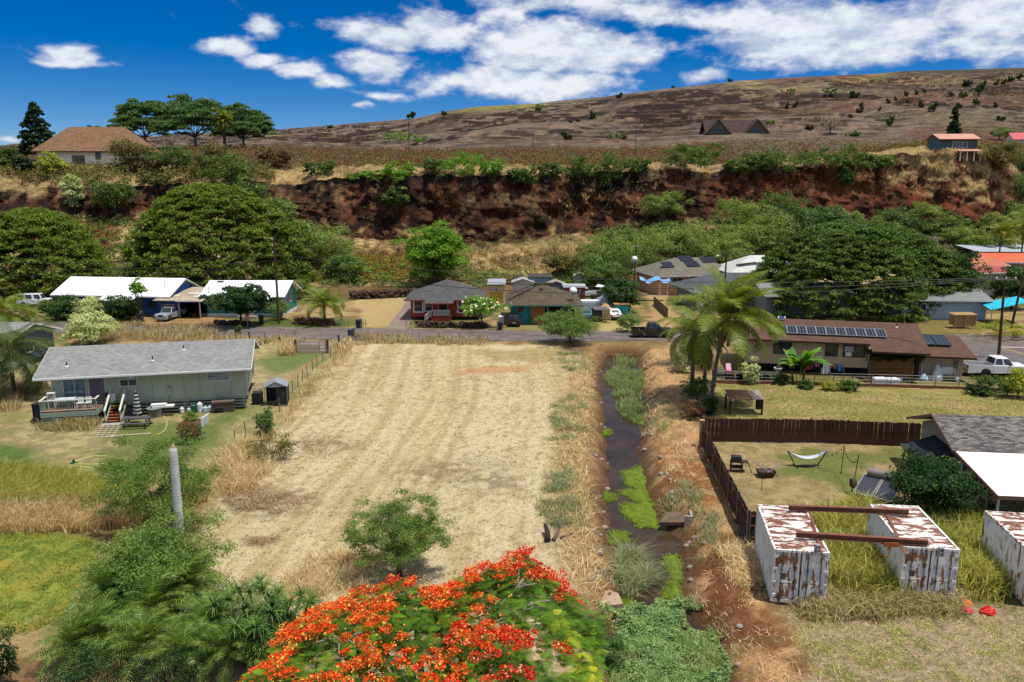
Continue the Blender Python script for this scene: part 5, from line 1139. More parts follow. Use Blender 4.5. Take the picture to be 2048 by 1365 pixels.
def teal_brown():
 h = House('house', 'teal house with worn brown hip roof and plywood door in the middle', 'house', (-.3, 107.6), 0, 9.6, 10)
 tm = M('turquoise_wall', C(62,170,166,.95), .75, .12, 2); g = shingle_mat('brown_shingles', C(122,110,88,.6), C(98,88,70,.6), .4, .18, .85)
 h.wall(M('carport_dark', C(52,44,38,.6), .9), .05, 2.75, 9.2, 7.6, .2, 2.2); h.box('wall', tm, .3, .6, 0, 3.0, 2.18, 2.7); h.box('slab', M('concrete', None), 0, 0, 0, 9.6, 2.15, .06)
 h.roof_hip(g, -.7, 10.4, -.9, 10.6, 2.85, 5.05, 4.2, 5.6, 'y', M('teal_trim', C(52,128,122,.7), .7))
 h.part('ridge_cap', MB().box(3.5, 6.3, 4.5, 6.2, 7.2, 5.12), g, roofuv=True)
 pm = MB().box(-.1, -.1, .06, .1, .1, 2.7).mesh('post', tm); [link('post', pm, h.t, (x, .1, 0)) for x in (.15, 5.35, 8.3, 9.5)]
 h.box('plywood_door', M('plywood', C(176,122,66,.7), .8, .15, 3), 2.9, -.02, .07, 4.95, .05, 2.6)
 for k in range(5): h.box('door_panel', M('plywood', None), 2.93, -.05, .1+k*.5, 4.92, -.023, .56+k*.5)
 h.box('window_poster', M('poster_red', C(150,80,90,.7), .8, .4, 6), 1.15, .55, 1.7, 1.9, .597, 2.4)
 ty = 3.3; zz = 2.85+(ty+.9)/5.1*2.1*.9
 h.part('roof_tank', MB().cyl((4.5, 2.9, 4.35), (4.5, 3.4, 4.55), .32, n=12), M('vent_black', (.02,.02,.02), .5))
 o = h.part('solar_collector', MB().sheet([(.2, 2.4, 4.1), (3.6, 5.1, 5.15), (2.9, 6.0, 5.35), (-.3, 3.3, 4.2)], .1), M('old_collector', C(96,86,76,.55), .4, .15));
 h.part('vent_pipe', MB().cyl((1.4, 1.0, 3.4), (1.4, 1.0, 4.5), .06).cyl((1.8, 1.3, 3.5), (1.8, 1.3, 4.3), .05), M('vent_grey', C(120,116,104,.6), .8))
 tag(MB().box(0, 0, 0, .5, .4, .75).box(.02, -.02, .76, .48, .42, .85).build('waste_bin', M('bin_green', C(24,120,66,.7), .5), loc=(2.35, 107.2, 0)), 'green bin beside the plywood door', 'waste bin')
teal_brown()

def shed(name, label, cat, px, py, w, d, hgt, wallc, roofc, rise=.35, rz=0.0, kind='gable', doors=None, Y=None):
 p = GP(px, py) if Y is None else Vector((P(px, py, Y).x, Y, max(-.2, hill_z(P(px, py, Y).x, Y)-.2) if Y > 147 else 0))
 h = House(name, label, cat, (p.x-w/2, p.y, p.z), rz, w, d)
 if kind == 'gable':
  h.wall(wallc, 0, hgt, gable=('y', w/2), gz=hgt+rise); h.roof_y(roofc, -.25, w+.25, -.3, d+.3, hgt-.02, w/2, hgt+rise+.06, .06)
 elif kind == 'x':
  h.wall(wallc, 0, hgt, gable=('x', d/2), gz=hgt+rise); h.roof_x(roofc, -.3, w+.3, -.35, d+.35, hgt-.05, hgt-.05, d/2, hgt+rise+.06, .07)
 else:
  h.wall(wallc, 0, hgt); h.part('roof', MB().sheet([(-.2, -.3, hgt+.05), (w+.2, -.3, hgt+.05), (w+.2, d+.2, hgt+rise), (-.2, d+.2, hgt+rise)], .06), roofc)
 if doors: h.door(doors[0], .02, doors[1], doors[2], doors[3], leaves=doors[4] if len(doors) > 4 else 1, handle=False)
 return h
gm_ = M('galvanised', C(186,190,190,.7), .5, .12, 2, c2=C(150,130,110,.6), thr=(.6, .75)); wm_ = M('pale_sheet', C(212,214,210,.7), .6, .1, 2)
yl = M('yellow_steel', C(206,182,72,.7), .6, .15, 2, c2=C(150,120,60,.6), thr=(.58, .75))
h = shed('storage_container', 'yellow steel container with double doors and tarp roof behind the brown roofed house', 'container', 993, 612, 2.7, 5.5, 3.2, yl, M('tarp_silver', C(176,182,190,.7), .5, .2, 2), .3, kind='flat', doors=(.15, 2.4, 2.7, yl, 2), Y=128)
mb_ = MB().box(0, 0, 0, .9, .03, .55).mesh('door_panel', wm_); [link('door_panel', mb_, h.t, (x, -.09, 2.0)) for x in (.25, 1.5)]
shed('shed', 'white shed with peaked metal roof, leftmost of the small sheds behind the brown roof', 'shed', 1046, 590, 3.6, 3, 2.6, wm_, gm_, .6, Y=136)
shed('shed', 'pale blue shed with dark roof in the row behind the brown roof', 'shed', 1080, 590, 4.0, 3, 3.2, M('pale_blue', C(150,178,196,.7), .7), M('dark_roofing', C(86,74,66,.6), .9), .4, kind='flat', Y=138)
shed('shed', 'grey open shed with peaked pinkish roof between the pale blue and the red shed', 'shed', 1112, 592, 3.2, 3, 2.4, M('grey_blue', C(120,134,146,.6), .7), M('pinkish_roof', C(180,164,150,.65), .8), .6, doors=(.5, 1.4, 1.9, M('shed_dark', None)), Y=134)
h = shed('shed', 'red brick coloured shed with flat metal roof beside the satellite dish', 'shed', 1149, 602, 3.5, 3, 2.7, M('shed_red', C(156,84,66,.7), .8, .15, 3), gm_, .25, kind='flat', Y=128); h.window(1.3, 1.6, 1.3, .6, n=1)
shed('water_tank', 'rounded pale tank shelter at the foot of the cliff behind the sheds', 'shed', 1160, 560, 2.2, 2, 2.4, wm_, wm_, .5, Y=150)
shed('shed', 'low teal hut with orange board roof at the junk yard', 'shed', 1243, 630, 2.0, 1.6, 1.6, M('turquoise_wall', None), M('orange_board', C(206,140,84,.7), .8), .12, kind='flat', Y=116)
def peach():
 h = House('house', 'peach walled house with four solar panels on its grey hip roof', 'house', (26.6, 139.0), R(12), 16, 11)
 g = shingle_mat('taupe_shingles', C(146,142,126,.6), C(128,124,110,.6), .5, .25, .85); pc = M('peach_wall', C(222,166,116,.95), .8, .08)
 h.wall(pc, 0, 3.4); h.roof_hip(g, -.9, 16.9, -.9, 11.9, 3.4, 6.1, 5.2, 10.6, 'x', WHITE())
 h.window(2.6, 1.3, 2.0, 1.6, n=2); h.box('recess_shade', M('shade_brown', C(92,60,44,.6), .9), 6.2, -.04, .1, 10.5, -.01, 3.1)  # dark brown panel on the wall paints in the shade of a recess
 pm = MB().box(-.08, -.08, 0, .08, .08, 3.3).mesh('post', WHITE()); [link('post', pm, h.t, (x, -.4, 0)) for x in (.1, 1.6)]
 zf = lambda y: 3.45+(y+.9)*2.7/6.4; dr = Vector((0, 6.4, 2.7)).normalized(); pn = M('solar_cells', C(28,30,44,.6), .18, .12, 3, spec=.5)
 for x, y, a in ((1.7, 1.9, 2.1), (6.0, 4.0, 2.6), (6.4, 2.0, 2.6), (10.2, 3.4, 2.9)):
  solar(h.t, (x, y, zf(y)+.1), (1, .0, .0), dr, a, 2.0, mat=pn, frame=M('dark_frame', C(60,62,70,.6), .4))
peach()
def white_roofed():
 h = House('house', 'pale house with white hip roof and blue solar panels beside the huge umbrella tree', 'house', (39.5, 137), R(4), 13, 9)
 h.wall(M('pale_blue', None), 0, 4.2); wr = metal_roof('offwhite_metal', C(214,214,206,.75)); h.roof_hip(wr, -.9, 13.9, -.9, 9.9, 4.2, 6.9, 4.5, 9.0, 'x', WHITE())
 zf = lambda y: 4.25+(y+.9)*2.7/5.4; dr = Vector((0, 5.4, 2.7)).normalized()
 for k in range(4): solar(h.t, (4.6+k*1.65, .6, zf(.6)+.12), (1, 0, 0), dr, 1.6, 1.5, mat=M('blue_cells', C(44,66,120,.7), .2, .1))
 for k in range(3): solar(h.t, (6.6+k*1.65, 2.6, zf(2.6)+.12), (1, 0, 0), dr, 1.6, 1.2, mat=M('blue_cells', None))
 h.window(1.6, 2.2, 2.2, 1.3, n=3); h.part('roof_tube', MB().cyl((.8, 1.0, 5.45), (4.6, 1.6, 5.8), .18, n=8), M('pipe_dark', C(90,84,78,.6), .6))
 o = MB().cyl((0, 0, 0), (0, 0, 3.6), .8, n=14).cyl((0, 0, 3.6), (0, 0, 3.9), .84, .3, 14).build('water_heater', M('tank_blue', C(150,170,190,.7), .5), loc=(P(1441, 560, 131).x, 131, 0)); tag(o, 'upright pale blue tank in front of the white roofed house', 'water tank')
white_roofed()
def grey_right():
 h = House('house', 'house with broad plain grey hip roof behind the tall wind-blown palm', 'house', (29.2, 121.5), R(6), 17, 9.5)
 h.wall(M('grey_wall', C(150,154,158,.65), .8, .08), 0, 3.0); h.roof_hip(shingle_mat('slate_shingles', C(118,122,126,.6), C(96,100,104,.6), .4, .2, .8), -.9, 17.9, -1.4, 10.4, 3.0, 5.3, 5, 12.5, 'x', WHITE())
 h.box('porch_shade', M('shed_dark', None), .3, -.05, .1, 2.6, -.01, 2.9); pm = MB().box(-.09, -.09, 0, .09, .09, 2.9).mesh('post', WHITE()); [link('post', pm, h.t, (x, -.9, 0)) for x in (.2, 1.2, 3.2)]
 h.window(5, 1.2, 1.6, 1.2, n=2)
grey_right()
def brown_house():
 h = House('house', 'long tan house with brown roof and a row of twelve solar panels', 'house', (24.6, 79.6), R(-13.3), 21.2, 8)
 br = shingle_mat('brown_roofing', C(124,92,78,.62), C(108,80,68,.62), .5, .22, .9); tn = M('tan_siding', C(200,178,148,.95), .8, .07, 1.5); bt = M('brown_trim', C(90,62,48,.6), .7, .1)
 h.wall(tn, .85, 3.5, 12.1, 7.2, 0, 0); h.box('underfloor_shade', M('shade_black', None), .2, .8, 0, 12, 7, .85)  # shade below the raised floor is built as a near-black block
 g = MB()
 for i in range(40): g.box(.15+i*.3, -.012, .87, .17+i*.3, -.002, 3.45)
 g.build('siding_grooves', M('tan_groove', C(140,122,98,.6), .9), h.t)['kind'] = 'stuff'
 pb = MB().box(-.08, .3, 0, .08, .46, .847).mesh('post', bt); [link('post', pb, h.t, (.3+i*1.9, 0, 0)) for i in range(7)]
 h.roof_x(br, -.9, 17.3, -.8, 8.3, 3.55, 3.4, 3.9, 5.05, .1, bt)
 h.part('porch_roof', MB().sheet([(12.0, -2.0, 3.02), (17.3, -2.0, 3.02), (17.3, -.7, 3.61), (12.0, -.7, 3.61)], .1), br, roofuv=True); h.box('porch_fascia', bt, 12.0, -2.05, 2.86, 17.3, -2.003, 3.03)
 # twelve panels of the array: each a part
 dr = Vector((0, 4.7, 1.5)).normalized(); zf = lambda y: 3.55+(y+.8)*1.5/4.7
 for k in range(12): solar(h.t, (2.3+k*.96, .35, zf(.35)+.16), (1, 0, 0), dr, .94, 1.75, mat=M('solar_cells', C(28,30,44,.6), .18, .12, 3, spec=.5))
 h.vents([(2.5, 2.6)], zf); h.vents([(15.2, 2.9)], zf)
 sv = MB().box(0, 0, 0, .75, .6, .22).build('attic_fan', WHITE(), h.t); sv.location = (3.5, 3.45, zf(3.45)+.05); sv.rotation_euler = (.2, 0, 0)
 MB().box(.08, -.03, .22, .67, .5, .26).build('fan_panel', M('blue_cells', None), sv)
 h.part('roof_cable', MB().tube(wire((13.9, .7, zf(.7)+.1), (16.6, -.35, zf(-.35)+.08), .02, 6), .02, 5), M('cable_black', (.02,.02,.02), .6))
 for u, n, pn in ((2.9, 2, GL()), (8.0, 1, GL())): h.window(u, 2.0, 1.7 if n == 2 else 1.1, 1.15, n=n, frame=bt, pane=pn)
 w = h.window(9.75, 2.05, 1.9, 1.05, n=2, frame=bt, fw=.12, pane=GL()); MB().box(.12, -.32, .03, .68, -.06, .42).build('air_conditioner', WHITE(), w)
 MB().box(.03, -.075, .45, .9, -.055, 1.0).build('blind', M('blind_white', None), w)
 # lattice-screened porch
 la = MB(); x0, x1, z0, z1 = 12.3, 16.3, .15, 2.0; dd = .16; n = int((x1-x0+z1-z0)/dd); mw = .022
 for sgn in (1, -1):
  for i in range(n):
   a = i*dd; xa, za = (x0+a, z0);
   if sgn == 1:
    s0 = max(0, a-(x1-x0)); e = min(a, z1-z0); p0 = (x0+a-s0, z0+s0); p1 = (x0+a-e, z0+e)
   else:
    b0 = a-(z1-z0); s0 = max(0, -b0); e = min(z1-z0, (x1-x0)-b0); p0 = (x0+b0+s0, z0+s0); p1 = (x0+b0+e, z0+e)
    if e <= s0: continue
   y = -.12 if sgn == 1 else -.13
   dx, dz = p1[0]-p0[0], p1[1]-p0[1]; l = math.hypot(dx, dz)
   if l < .05: continue
   nx, nz = -dz/l*mw, dx/l*mw; la.add([(p0[0]-nx, y, p0[1]-nz), (p0[0]+nx, y, p0[1]+nz), (p1[0]+nx, y, p1[1]+nz), (p1[0]-nx, y, p1[1]-nz)], [(0, 1, 2, 3)])
 o = la.build('lattice', M('lattice_wood', C(186,138,84,.7), .8, .15), h.t); o['kind'] = 'stuff'
 fr = MB(); fr.box(12.2, -.18, .08, 16.4, -.1, .15); fr.box(12.2, -.18, 2.0, 16.4, -.1, 2.08); fr.box(12.2, -.18, .15, 12.297, -.1, 2.9); fr.box(16.303, -.18, .15, 16.4, -.1, 2.9); fr.build('lattice_frame', M('lattice_wood', None), h.t)
 h.box('porch_shade', M('shade_brown', C(92,60,44,.6), .9), 12.4, .3, .1, 16.9, .5, 2.9)
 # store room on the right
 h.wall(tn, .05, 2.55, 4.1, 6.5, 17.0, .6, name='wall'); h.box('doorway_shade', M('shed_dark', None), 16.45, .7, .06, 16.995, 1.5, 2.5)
 h.box('corner_post', bt, 16.9, .5, .05, 17.08, .597, 2.5)
 g = MB()
 for i in range(13): g.box(17.25+i*.3, .588, .08, 17.27+i*.3, .598, 2.5)
 g.build('siding_grooves', M('tan_groove', None), h.t)['kind'] = 'stuff'
 h.roof_x(br, 16.2, 21.9, -.45, 8.6, 2.5, 3.1, 5.6, 3.62, .1, bt)
 dr2 = Vector((0, 6.05, 1.12)).normalized(); zf2 = lambda y: 2.5+(y+.45)*1.12/6.05
 for k in range(2): solar(h.t, (17.6+k*1.4, 2.1, zf2(2.1)+.16), (1, 0, 0), dr2, 1.32, 2.9, name='solar_collector', frame=M('dark_frame', C(40,46,50,.6), .4), mat=M('collector_glass', C(34,58,66,.6), .15, .1, spec=.6), th=.1)
 h.part('electric_meter', MB().box(20.2, .4, 1.2, 20.6, .59, 1.7).cyl((20.3, .52, .5), (20.3, .52, 2.5), .03).cyl((20.55, .52, 1.7), (20.55, .52, 2.5), .03), M('meter_tan', C(160,140,116,.65), .6))
 # creeper over the porch
 rng = np.random.default_rng(31); n = 90; cen = np.stack([rng.uniform(11.8, 17.2, n), -.3-rng.uniform(0, .35, n), 2.75-rng.uniform(0, 1, n)**1.6*1.0], -1); V, v = cloud(rng, cen, np.full((n, 3), .28), 34, .16, .6)
 link('creeper', np_mesh('creeper', V, quadF(len(V)//4), LM('citrus'), {'v': v}), h.t)['kind'] = 'stuff'
 return h
BH = brown_house()
def bh(x, y, z=0): return Matrix.Translation((24.6, 79.6, 0)) @ Matrix.Rotation(R(-13.3), 4, 'Z') @ Vector((x, y, z))
def right_house():
 h = House('house', 'house at the right edge with mottled shingle roof and white patio roof', 'house', (27.75, 45.0), R(-6.7), 14, 6.4)
 sh = shingle_mat('mottled_shingles', C(164,156,146,.62), C(84,84,88,.6), .36, .15, .65); wl = M('putty_wall', C(178,166,150,.65), .8, .08); bt = M('pinkbrown_trim', C(150,108,90,.65), .7, .1)
 h.wall(wl, 0, 3.05, gable=('x', 3.2), gz=4.3); h.roof_x(sh, -.75, 14.5, -.2, 7.2, 3.2, 3.1, 3.3, 4.5, .12, bt)
 wr = metal_roof('white_metal', None)
 h.part('patio_roof', MB().sheet([(-.6, -5.6, 2.5), (14.5, -5.6, 2.5), (14.5, -.15, 3.16), (-.6, -.15, 3.16)], .08), wr); f = MB(); f.box(-.62, -5.66, 2.28, 14.5, -5.603, 2.5)
 f.prism([(-.65, -5.6, 2.28), (-.65, -.2, 2.94), (-.65, -.2, 3.14), (-.65, -5.6, 2.48)], (.045, 0, 0)); f.build('patio_fascia', bt, h.t)
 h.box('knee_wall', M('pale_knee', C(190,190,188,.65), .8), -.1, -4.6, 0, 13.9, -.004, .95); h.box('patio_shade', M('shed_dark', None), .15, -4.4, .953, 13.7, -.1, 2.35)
 pm = MB().box(-.06, -.06, .953, .06, .06, 2.42).mesh('post', WHITE())
 for x, y in [(-.04, -4.55+k*1.12) for k in range(5)]+[(1.4+k*1.5, -4.55) for k in range(8)]: link('post', pm, h.t, (x, y, 0))
 for k in range(4): o = MB().box(-.05, -4.48+k*1.12, .97, -.02, -3.5+k*1.12, 2.38).build('window', GL(), h.t)
 for k in range(8): MB().box(.05+k*1.5, -4.6, .97, 1.32+k*1.5, -4.57, 2.2).build('window', GL(), h.t)
 z_ = lambda y: 3.2+(y+.2)/3.5*1.3; h.vents([(5.3, 1.6)], z_)
 # lean-to against the left wall, with lattice
 h.box('lean_to', wl, -1.7, 1.0, 0, -.03, 4.0, 1.9); h.part('lean_to_roof', MB().sheet([(-1.95, 4.3, 2.0), (-1.95, .75, 2.0), (-.03, .75, 2.75), (-.03, 4.3, 2.75)], .08), shingle_mat('dark_blue_shingles', C(58,66,78,.6), C(44,50,60,.6)), roofuv=True)
 la = MB()
 for i in range(11):
  for s_ in (1, -1):
   y0 = 1.05+i*.14; la.bar((-1.74, y0 if s_ > 0 else 1.05+1.5-i*.14, .3), (-1.74, min(2.6, y0+1.2) if s_ > 0 else max(1.02, 1.35-i*.14), 1.6), .025)
 la.build('lattice', M('lattice_grey', C(170,166,156,.65), .8), h.t)['kind'] = 'stuff'
 h.box('window', GL(), -.04, .15, 1.2, -.01, .85, 2.4)
right_house()
def plateau_house():
 b = hill_pt(70, 338); Yh = b.y+3; pl = P(78, 338, Yh); s = scl(pl); L = (232-78)/s+6
 h = House('house', 'white plastered house with brown hip roof on the plateau edge', 'house', (pl.x, Yh, hill_z(pl.x+8, Yh)-1.2), R(3), L, 12)
 z1 = P(150, 302, Yh).z-h.t.location.z; zr = P(150, 254, Yh+6).z-h.t.location.z
 h.wall(M('white_plaster', C(238,234,222,.92), .85, .06, .6), -1.5, z1); g = shingle_mat('tan_shingles', C(170,132,98,.62), C(146,110,82,.6), .6, .3, .85)
 h.roof_hip(g, -1.2, L+1.2, -.9, 12.9, z1-.1, zr, 5.8, L-5.8, 'x', M('brown_trim', None), fh=.3)
 wf = M('tan_window_trim', C(176,140,92,.7), .7); zz = P(150, 328, Yh).z-h.t.location.z
 h.window((146-78)/s, zz, 22/s, 15/s, n=2, frame=wf, fw=.2, off=.05); h.window((192-78)/s, P(190, 318, Yh).z-h.t.location.z, 8/s, 13/s, n=1, frame=wf, fw=.2, off=.05)
 h.part('vent_pipe', MB().cyl((15, .5, z1+.3), (15, .5, z1+1.2), .1), M('vent_black', None))
plateau_house()
def ruined_gables():
 Y = hill_pt(1470, 268).y; z0 = hill_z(P(1470, 270, Y).x, Y); pl = P(1412, 262, Y); s = scl(pl); L = (1540-1412)/s
 h = House('house', 'unfinished brown house with two steep gables on the plateau', 'house', (pl.x, Y, z0-1.5), 0, L, 14)
 wd = M('grey_boards', C(134,120,96,.6), .9, .2, .6); rf = shingle_mat('plum_shingles', C(104,84,80,.6), C(86,68,66,.6), .8, .4, .8); zc = h.t.location.z
 ze = P(1470, 263, Y).z-zc; zp = P(1435, 238, Y).z-zc
 w1 = 48/s; x2 = 78/s
 for x0 in (0, x2):
  h.wall(wd, 0, ze-1.0, w1, 10, x0, 0, ('y', x0+w1/2), zp-.5); h.roof_y(rf, x0-1, x0+w1+1, -.8, 12, ze-1.6, x0+w1/2, zp, .2, M('grey_boards', None), fh=.5)
  h.window(x0+w1/2-1.6, ze-1.2, 3.2, 2.6, n=3, frame=wd, fw=.25, off=.1)
 h.wall(wd, 0, ze-1, L, 6, 0, 4); h.roof_x(rf, 0, L, 1, 15, ze-1.2, ze-1.2, 8, zp, .2)
ruined_gables()
def bluff_house(label, px0, px1, pyb, pyt_e, pyt_r, wallc, roofc, Y, porch=True):
 pl = P(px0, pyb, Y); s = scl(pl); L = (px1-px0)/s; zb = min(hill_z(pl.x+L/2, Y), pl.z+1)-1.0
 h = House('house', label, 'house', (pl.x, Y, zb), R(-4), L, 7)
 ze = P(px0, pyt_e, Y).z-zb; zr = P(px0, pyt_r, Y+3).z-zb
 h.wall(wallc, -2, ze, gable=('x', 3.5), gz=zr-.1); h.roof_x(roofc, -.5, L+.5, -.7, 7.7, ze-.1, ze-.1, 3.5, zr, .12, M('roof_edge_red', C(170,50,40,.7), .6))
 h.window(L*.35, ze-2.1, 1.6, 1.3, n=2); h.window(L*.6, ze-2.2, 1.2, 1.3, n=1)
 if porch:
  h.part('porch_roof', MB().sheet([(L*.38, -3.2, ze-3.1), (L*1.0, -3.2, ze-3.1), (L*1.0, -.02, ze-2.4), (L*.38, -.02, ze-2.4)], .1), roofc)
  pm = MB().box(-.1, -.1, ze-5.5, .1, .1, ze-3.2).mesh('post', M('bark', None) if False else WHITE()); [link('post', pm, h.t, (L*(.42+.18*k), -3, 0)) for k in range(4)]
bluff_house('slate blue house with pale orange roof above the straw bluff', 1879, 1951, 296, 278, 268, M('slate_wall', C(96,116,122,.65), .8), metal_roof('salmon_metal', C(222,160,130,.75)), hill_pt(1915, 299).y)
bluff_house('house with bright red roof cut by the right edge of the plateau', 2026, 2110, 288, 279, 266, M('white_plaster', None), metal_roof('red_metal', C(206,52,58,.75)), hill_pt(2040, 290).y, False)
def village_right():
 o_ = metal_roof('orange_metal', C(226,110,66,.75)); wl = M('cream_wall', C(196,188,170,.65), .8)
 h = House('house', 'house with large orange metal roof at the right edge behind the mango tree', 'house', (P(1980, 530, 150).x, 150, 0), R(-3), 16, 10); z0 = P(1980, 524, 150).z; zr = P(1990, 506, 155).z
 h.wall(wl, 0, z0, gable=('x', 5), gz=zr-.1); h.roof_x(o_, -.6, 17, -.8, 10.8, z0, z0, 5, zr, .1, WHITE()); h.window(3, z0-2.2, 2, 1.3, n=2)
 h = House('house', 'small house with faded orange roof, left of the large orange roof', 'house', (P(1955, 545, 143).x, 143, 0), R(20), 7, 7); z0 = P(1950, 533, 143).z; zr = P(1950, 518, 146).z
 h.wall(wl, 0, z0, gable=('x', 3.5), gz=zr-.1); h.roof_x(metal_roof('faded_orange', C(214,120,84,.7)), -.5, 7.5, -.7, 7.7, z0, z0, 3.5, zr, .1, WHITE()); h.window(1.5, z0-2, 1.4, 1.2, n=2)
 h = House('house', 'low house with red tiled roof under the mango tree', 'house', (P(1962, 556, 136).x, 136, 0), R(10), 6, 5); z0 = P(1962, 545, 136).z; zr = P(1962, 534, 138).z
 h.wall(wl, 0, z0, gable=('x', 2.5), gz=zr-.1); h.roof_x(metal_roof('dull_red', C(186,78,70,.7)), -.5, 6.5, -.7, 5.7, z0, z0, 2.5, zr, .1, WHITE()); h.window(1.5, z0-1.8, 1.2, 1.0, n=2)
 h = House('house', 'house with flat silver metal roof below the palms at the right', 'house', (P(1955, 508, 168).x, 168, 0), R(-2), 20, 8); z0 = P(1960, 503, 168).z; zh = hill_z(P(1990, 503, 168).x, 168)
 h.wall(M('dark_wall', C(70,64,60,.6), .9), zh-1, z0); h.part('roof', MB().sheet([(-.5, -1, z0), (20, -1, z0), (20, 8.5, z0+.8), (-.5, 8.5, z0+.8)], .1), metal_roof('silver_metal', C(190,200,210,.75))); h.window(4, z0-1.6, 2, 1, n=2)
 h = House('house', 'pale blue-grey house half hidden under the right side of the huge tree', 'house', (P(1800, 650, 112).x, 112, 0), R(-4), 12, 7)
 h.wall(M('pale_blue_wall', C(186,202,214,.7), .8), 0, 3.0, gable=('x', 3.5), gz=4.0); h.roof_x(M('grey_roofing', C(150,152,150,.6), .8), -.5, 12.5, -.7, 7.7, 3.0, 3.0, 3.5, 4.2, .1, WHITE()); h.window(2, 1.2, 1.4, 1.1, n=2)
 h = House('house', 'shaded grey house under the left side of the huge tree', 'house', (P(1530, 640, 115).x, 115, 0), R(3), 13, 7)
 h.wall(M('grey_wall', None), 0, 3.2, gable=('x', 3.5), gz=4.4); h.roof_x(M('grey_roofing', None), -.5, 13.5, -.8, 7.8, 3.2, 3.2, 3.5, 4.6, .1, WHITE()); h.window(2, 1.2, 1.6, 1.2, n=2); h.window(7, 1.2, 1.6, 1.2, n=2)
 # turquoise shade sail and open shelter by the poles
 c = P(2020, 612, 108); t = thing('shade_canopy', 'turquoise shade canopy on poles at the right edge', 'canopy', (c.x, 108, 0)); z = P(2020, 612, 108).z
 MB().sheet([(-2.6, 0, z-.6), (2.6, -.2, z+.6), (3.2, 3.5, z+.9), (-2.2, 3.5, z-.1)], .05).build('canopy', M('turquoise_cloth', C(40,186,214,.8), .6, .08), t)
 pm = MB().cyl((0, 0, 0), (0, 0, z-.3), .05).mesh('pole', M('steel', None)); [link('pole', pm, t, (x, y, 0)) for x, y in ((-2.4, .1), (2.4, .1), (2.8, 3.3), (-2, 3.3))]
 c = GP(1941, 662); t = thing('lean_to', 'low tan timber stall across the road right of the huge tree', 'shed', (c.x-1.5, c.y+1.5, 0)); tn = M('stall_wood', C(186,150,100,.65), .85, .2, 3)
 MB().box(0, 0, .3, 3.0, .08, 1.9).build('wall', tn, t); MB().box(0, .09, .5, .08, 1.2, 1.7).build('wall', tn, t); MB().sheet([(-.1, -.15, 1.95), (3.1, -.15, 1.95), (3.1, 1.4, 2.1), (-.1, 1.4, 2.1)], .06).build('roof', tn, t)
 pm = MB().box(-.06, -.08, 0, .06, .04, 1.9).mesh('post', tn); [link('post', pm, t, (x, -.05, 0)) for x in (.1, 1.5, 2.9)]
village_right()
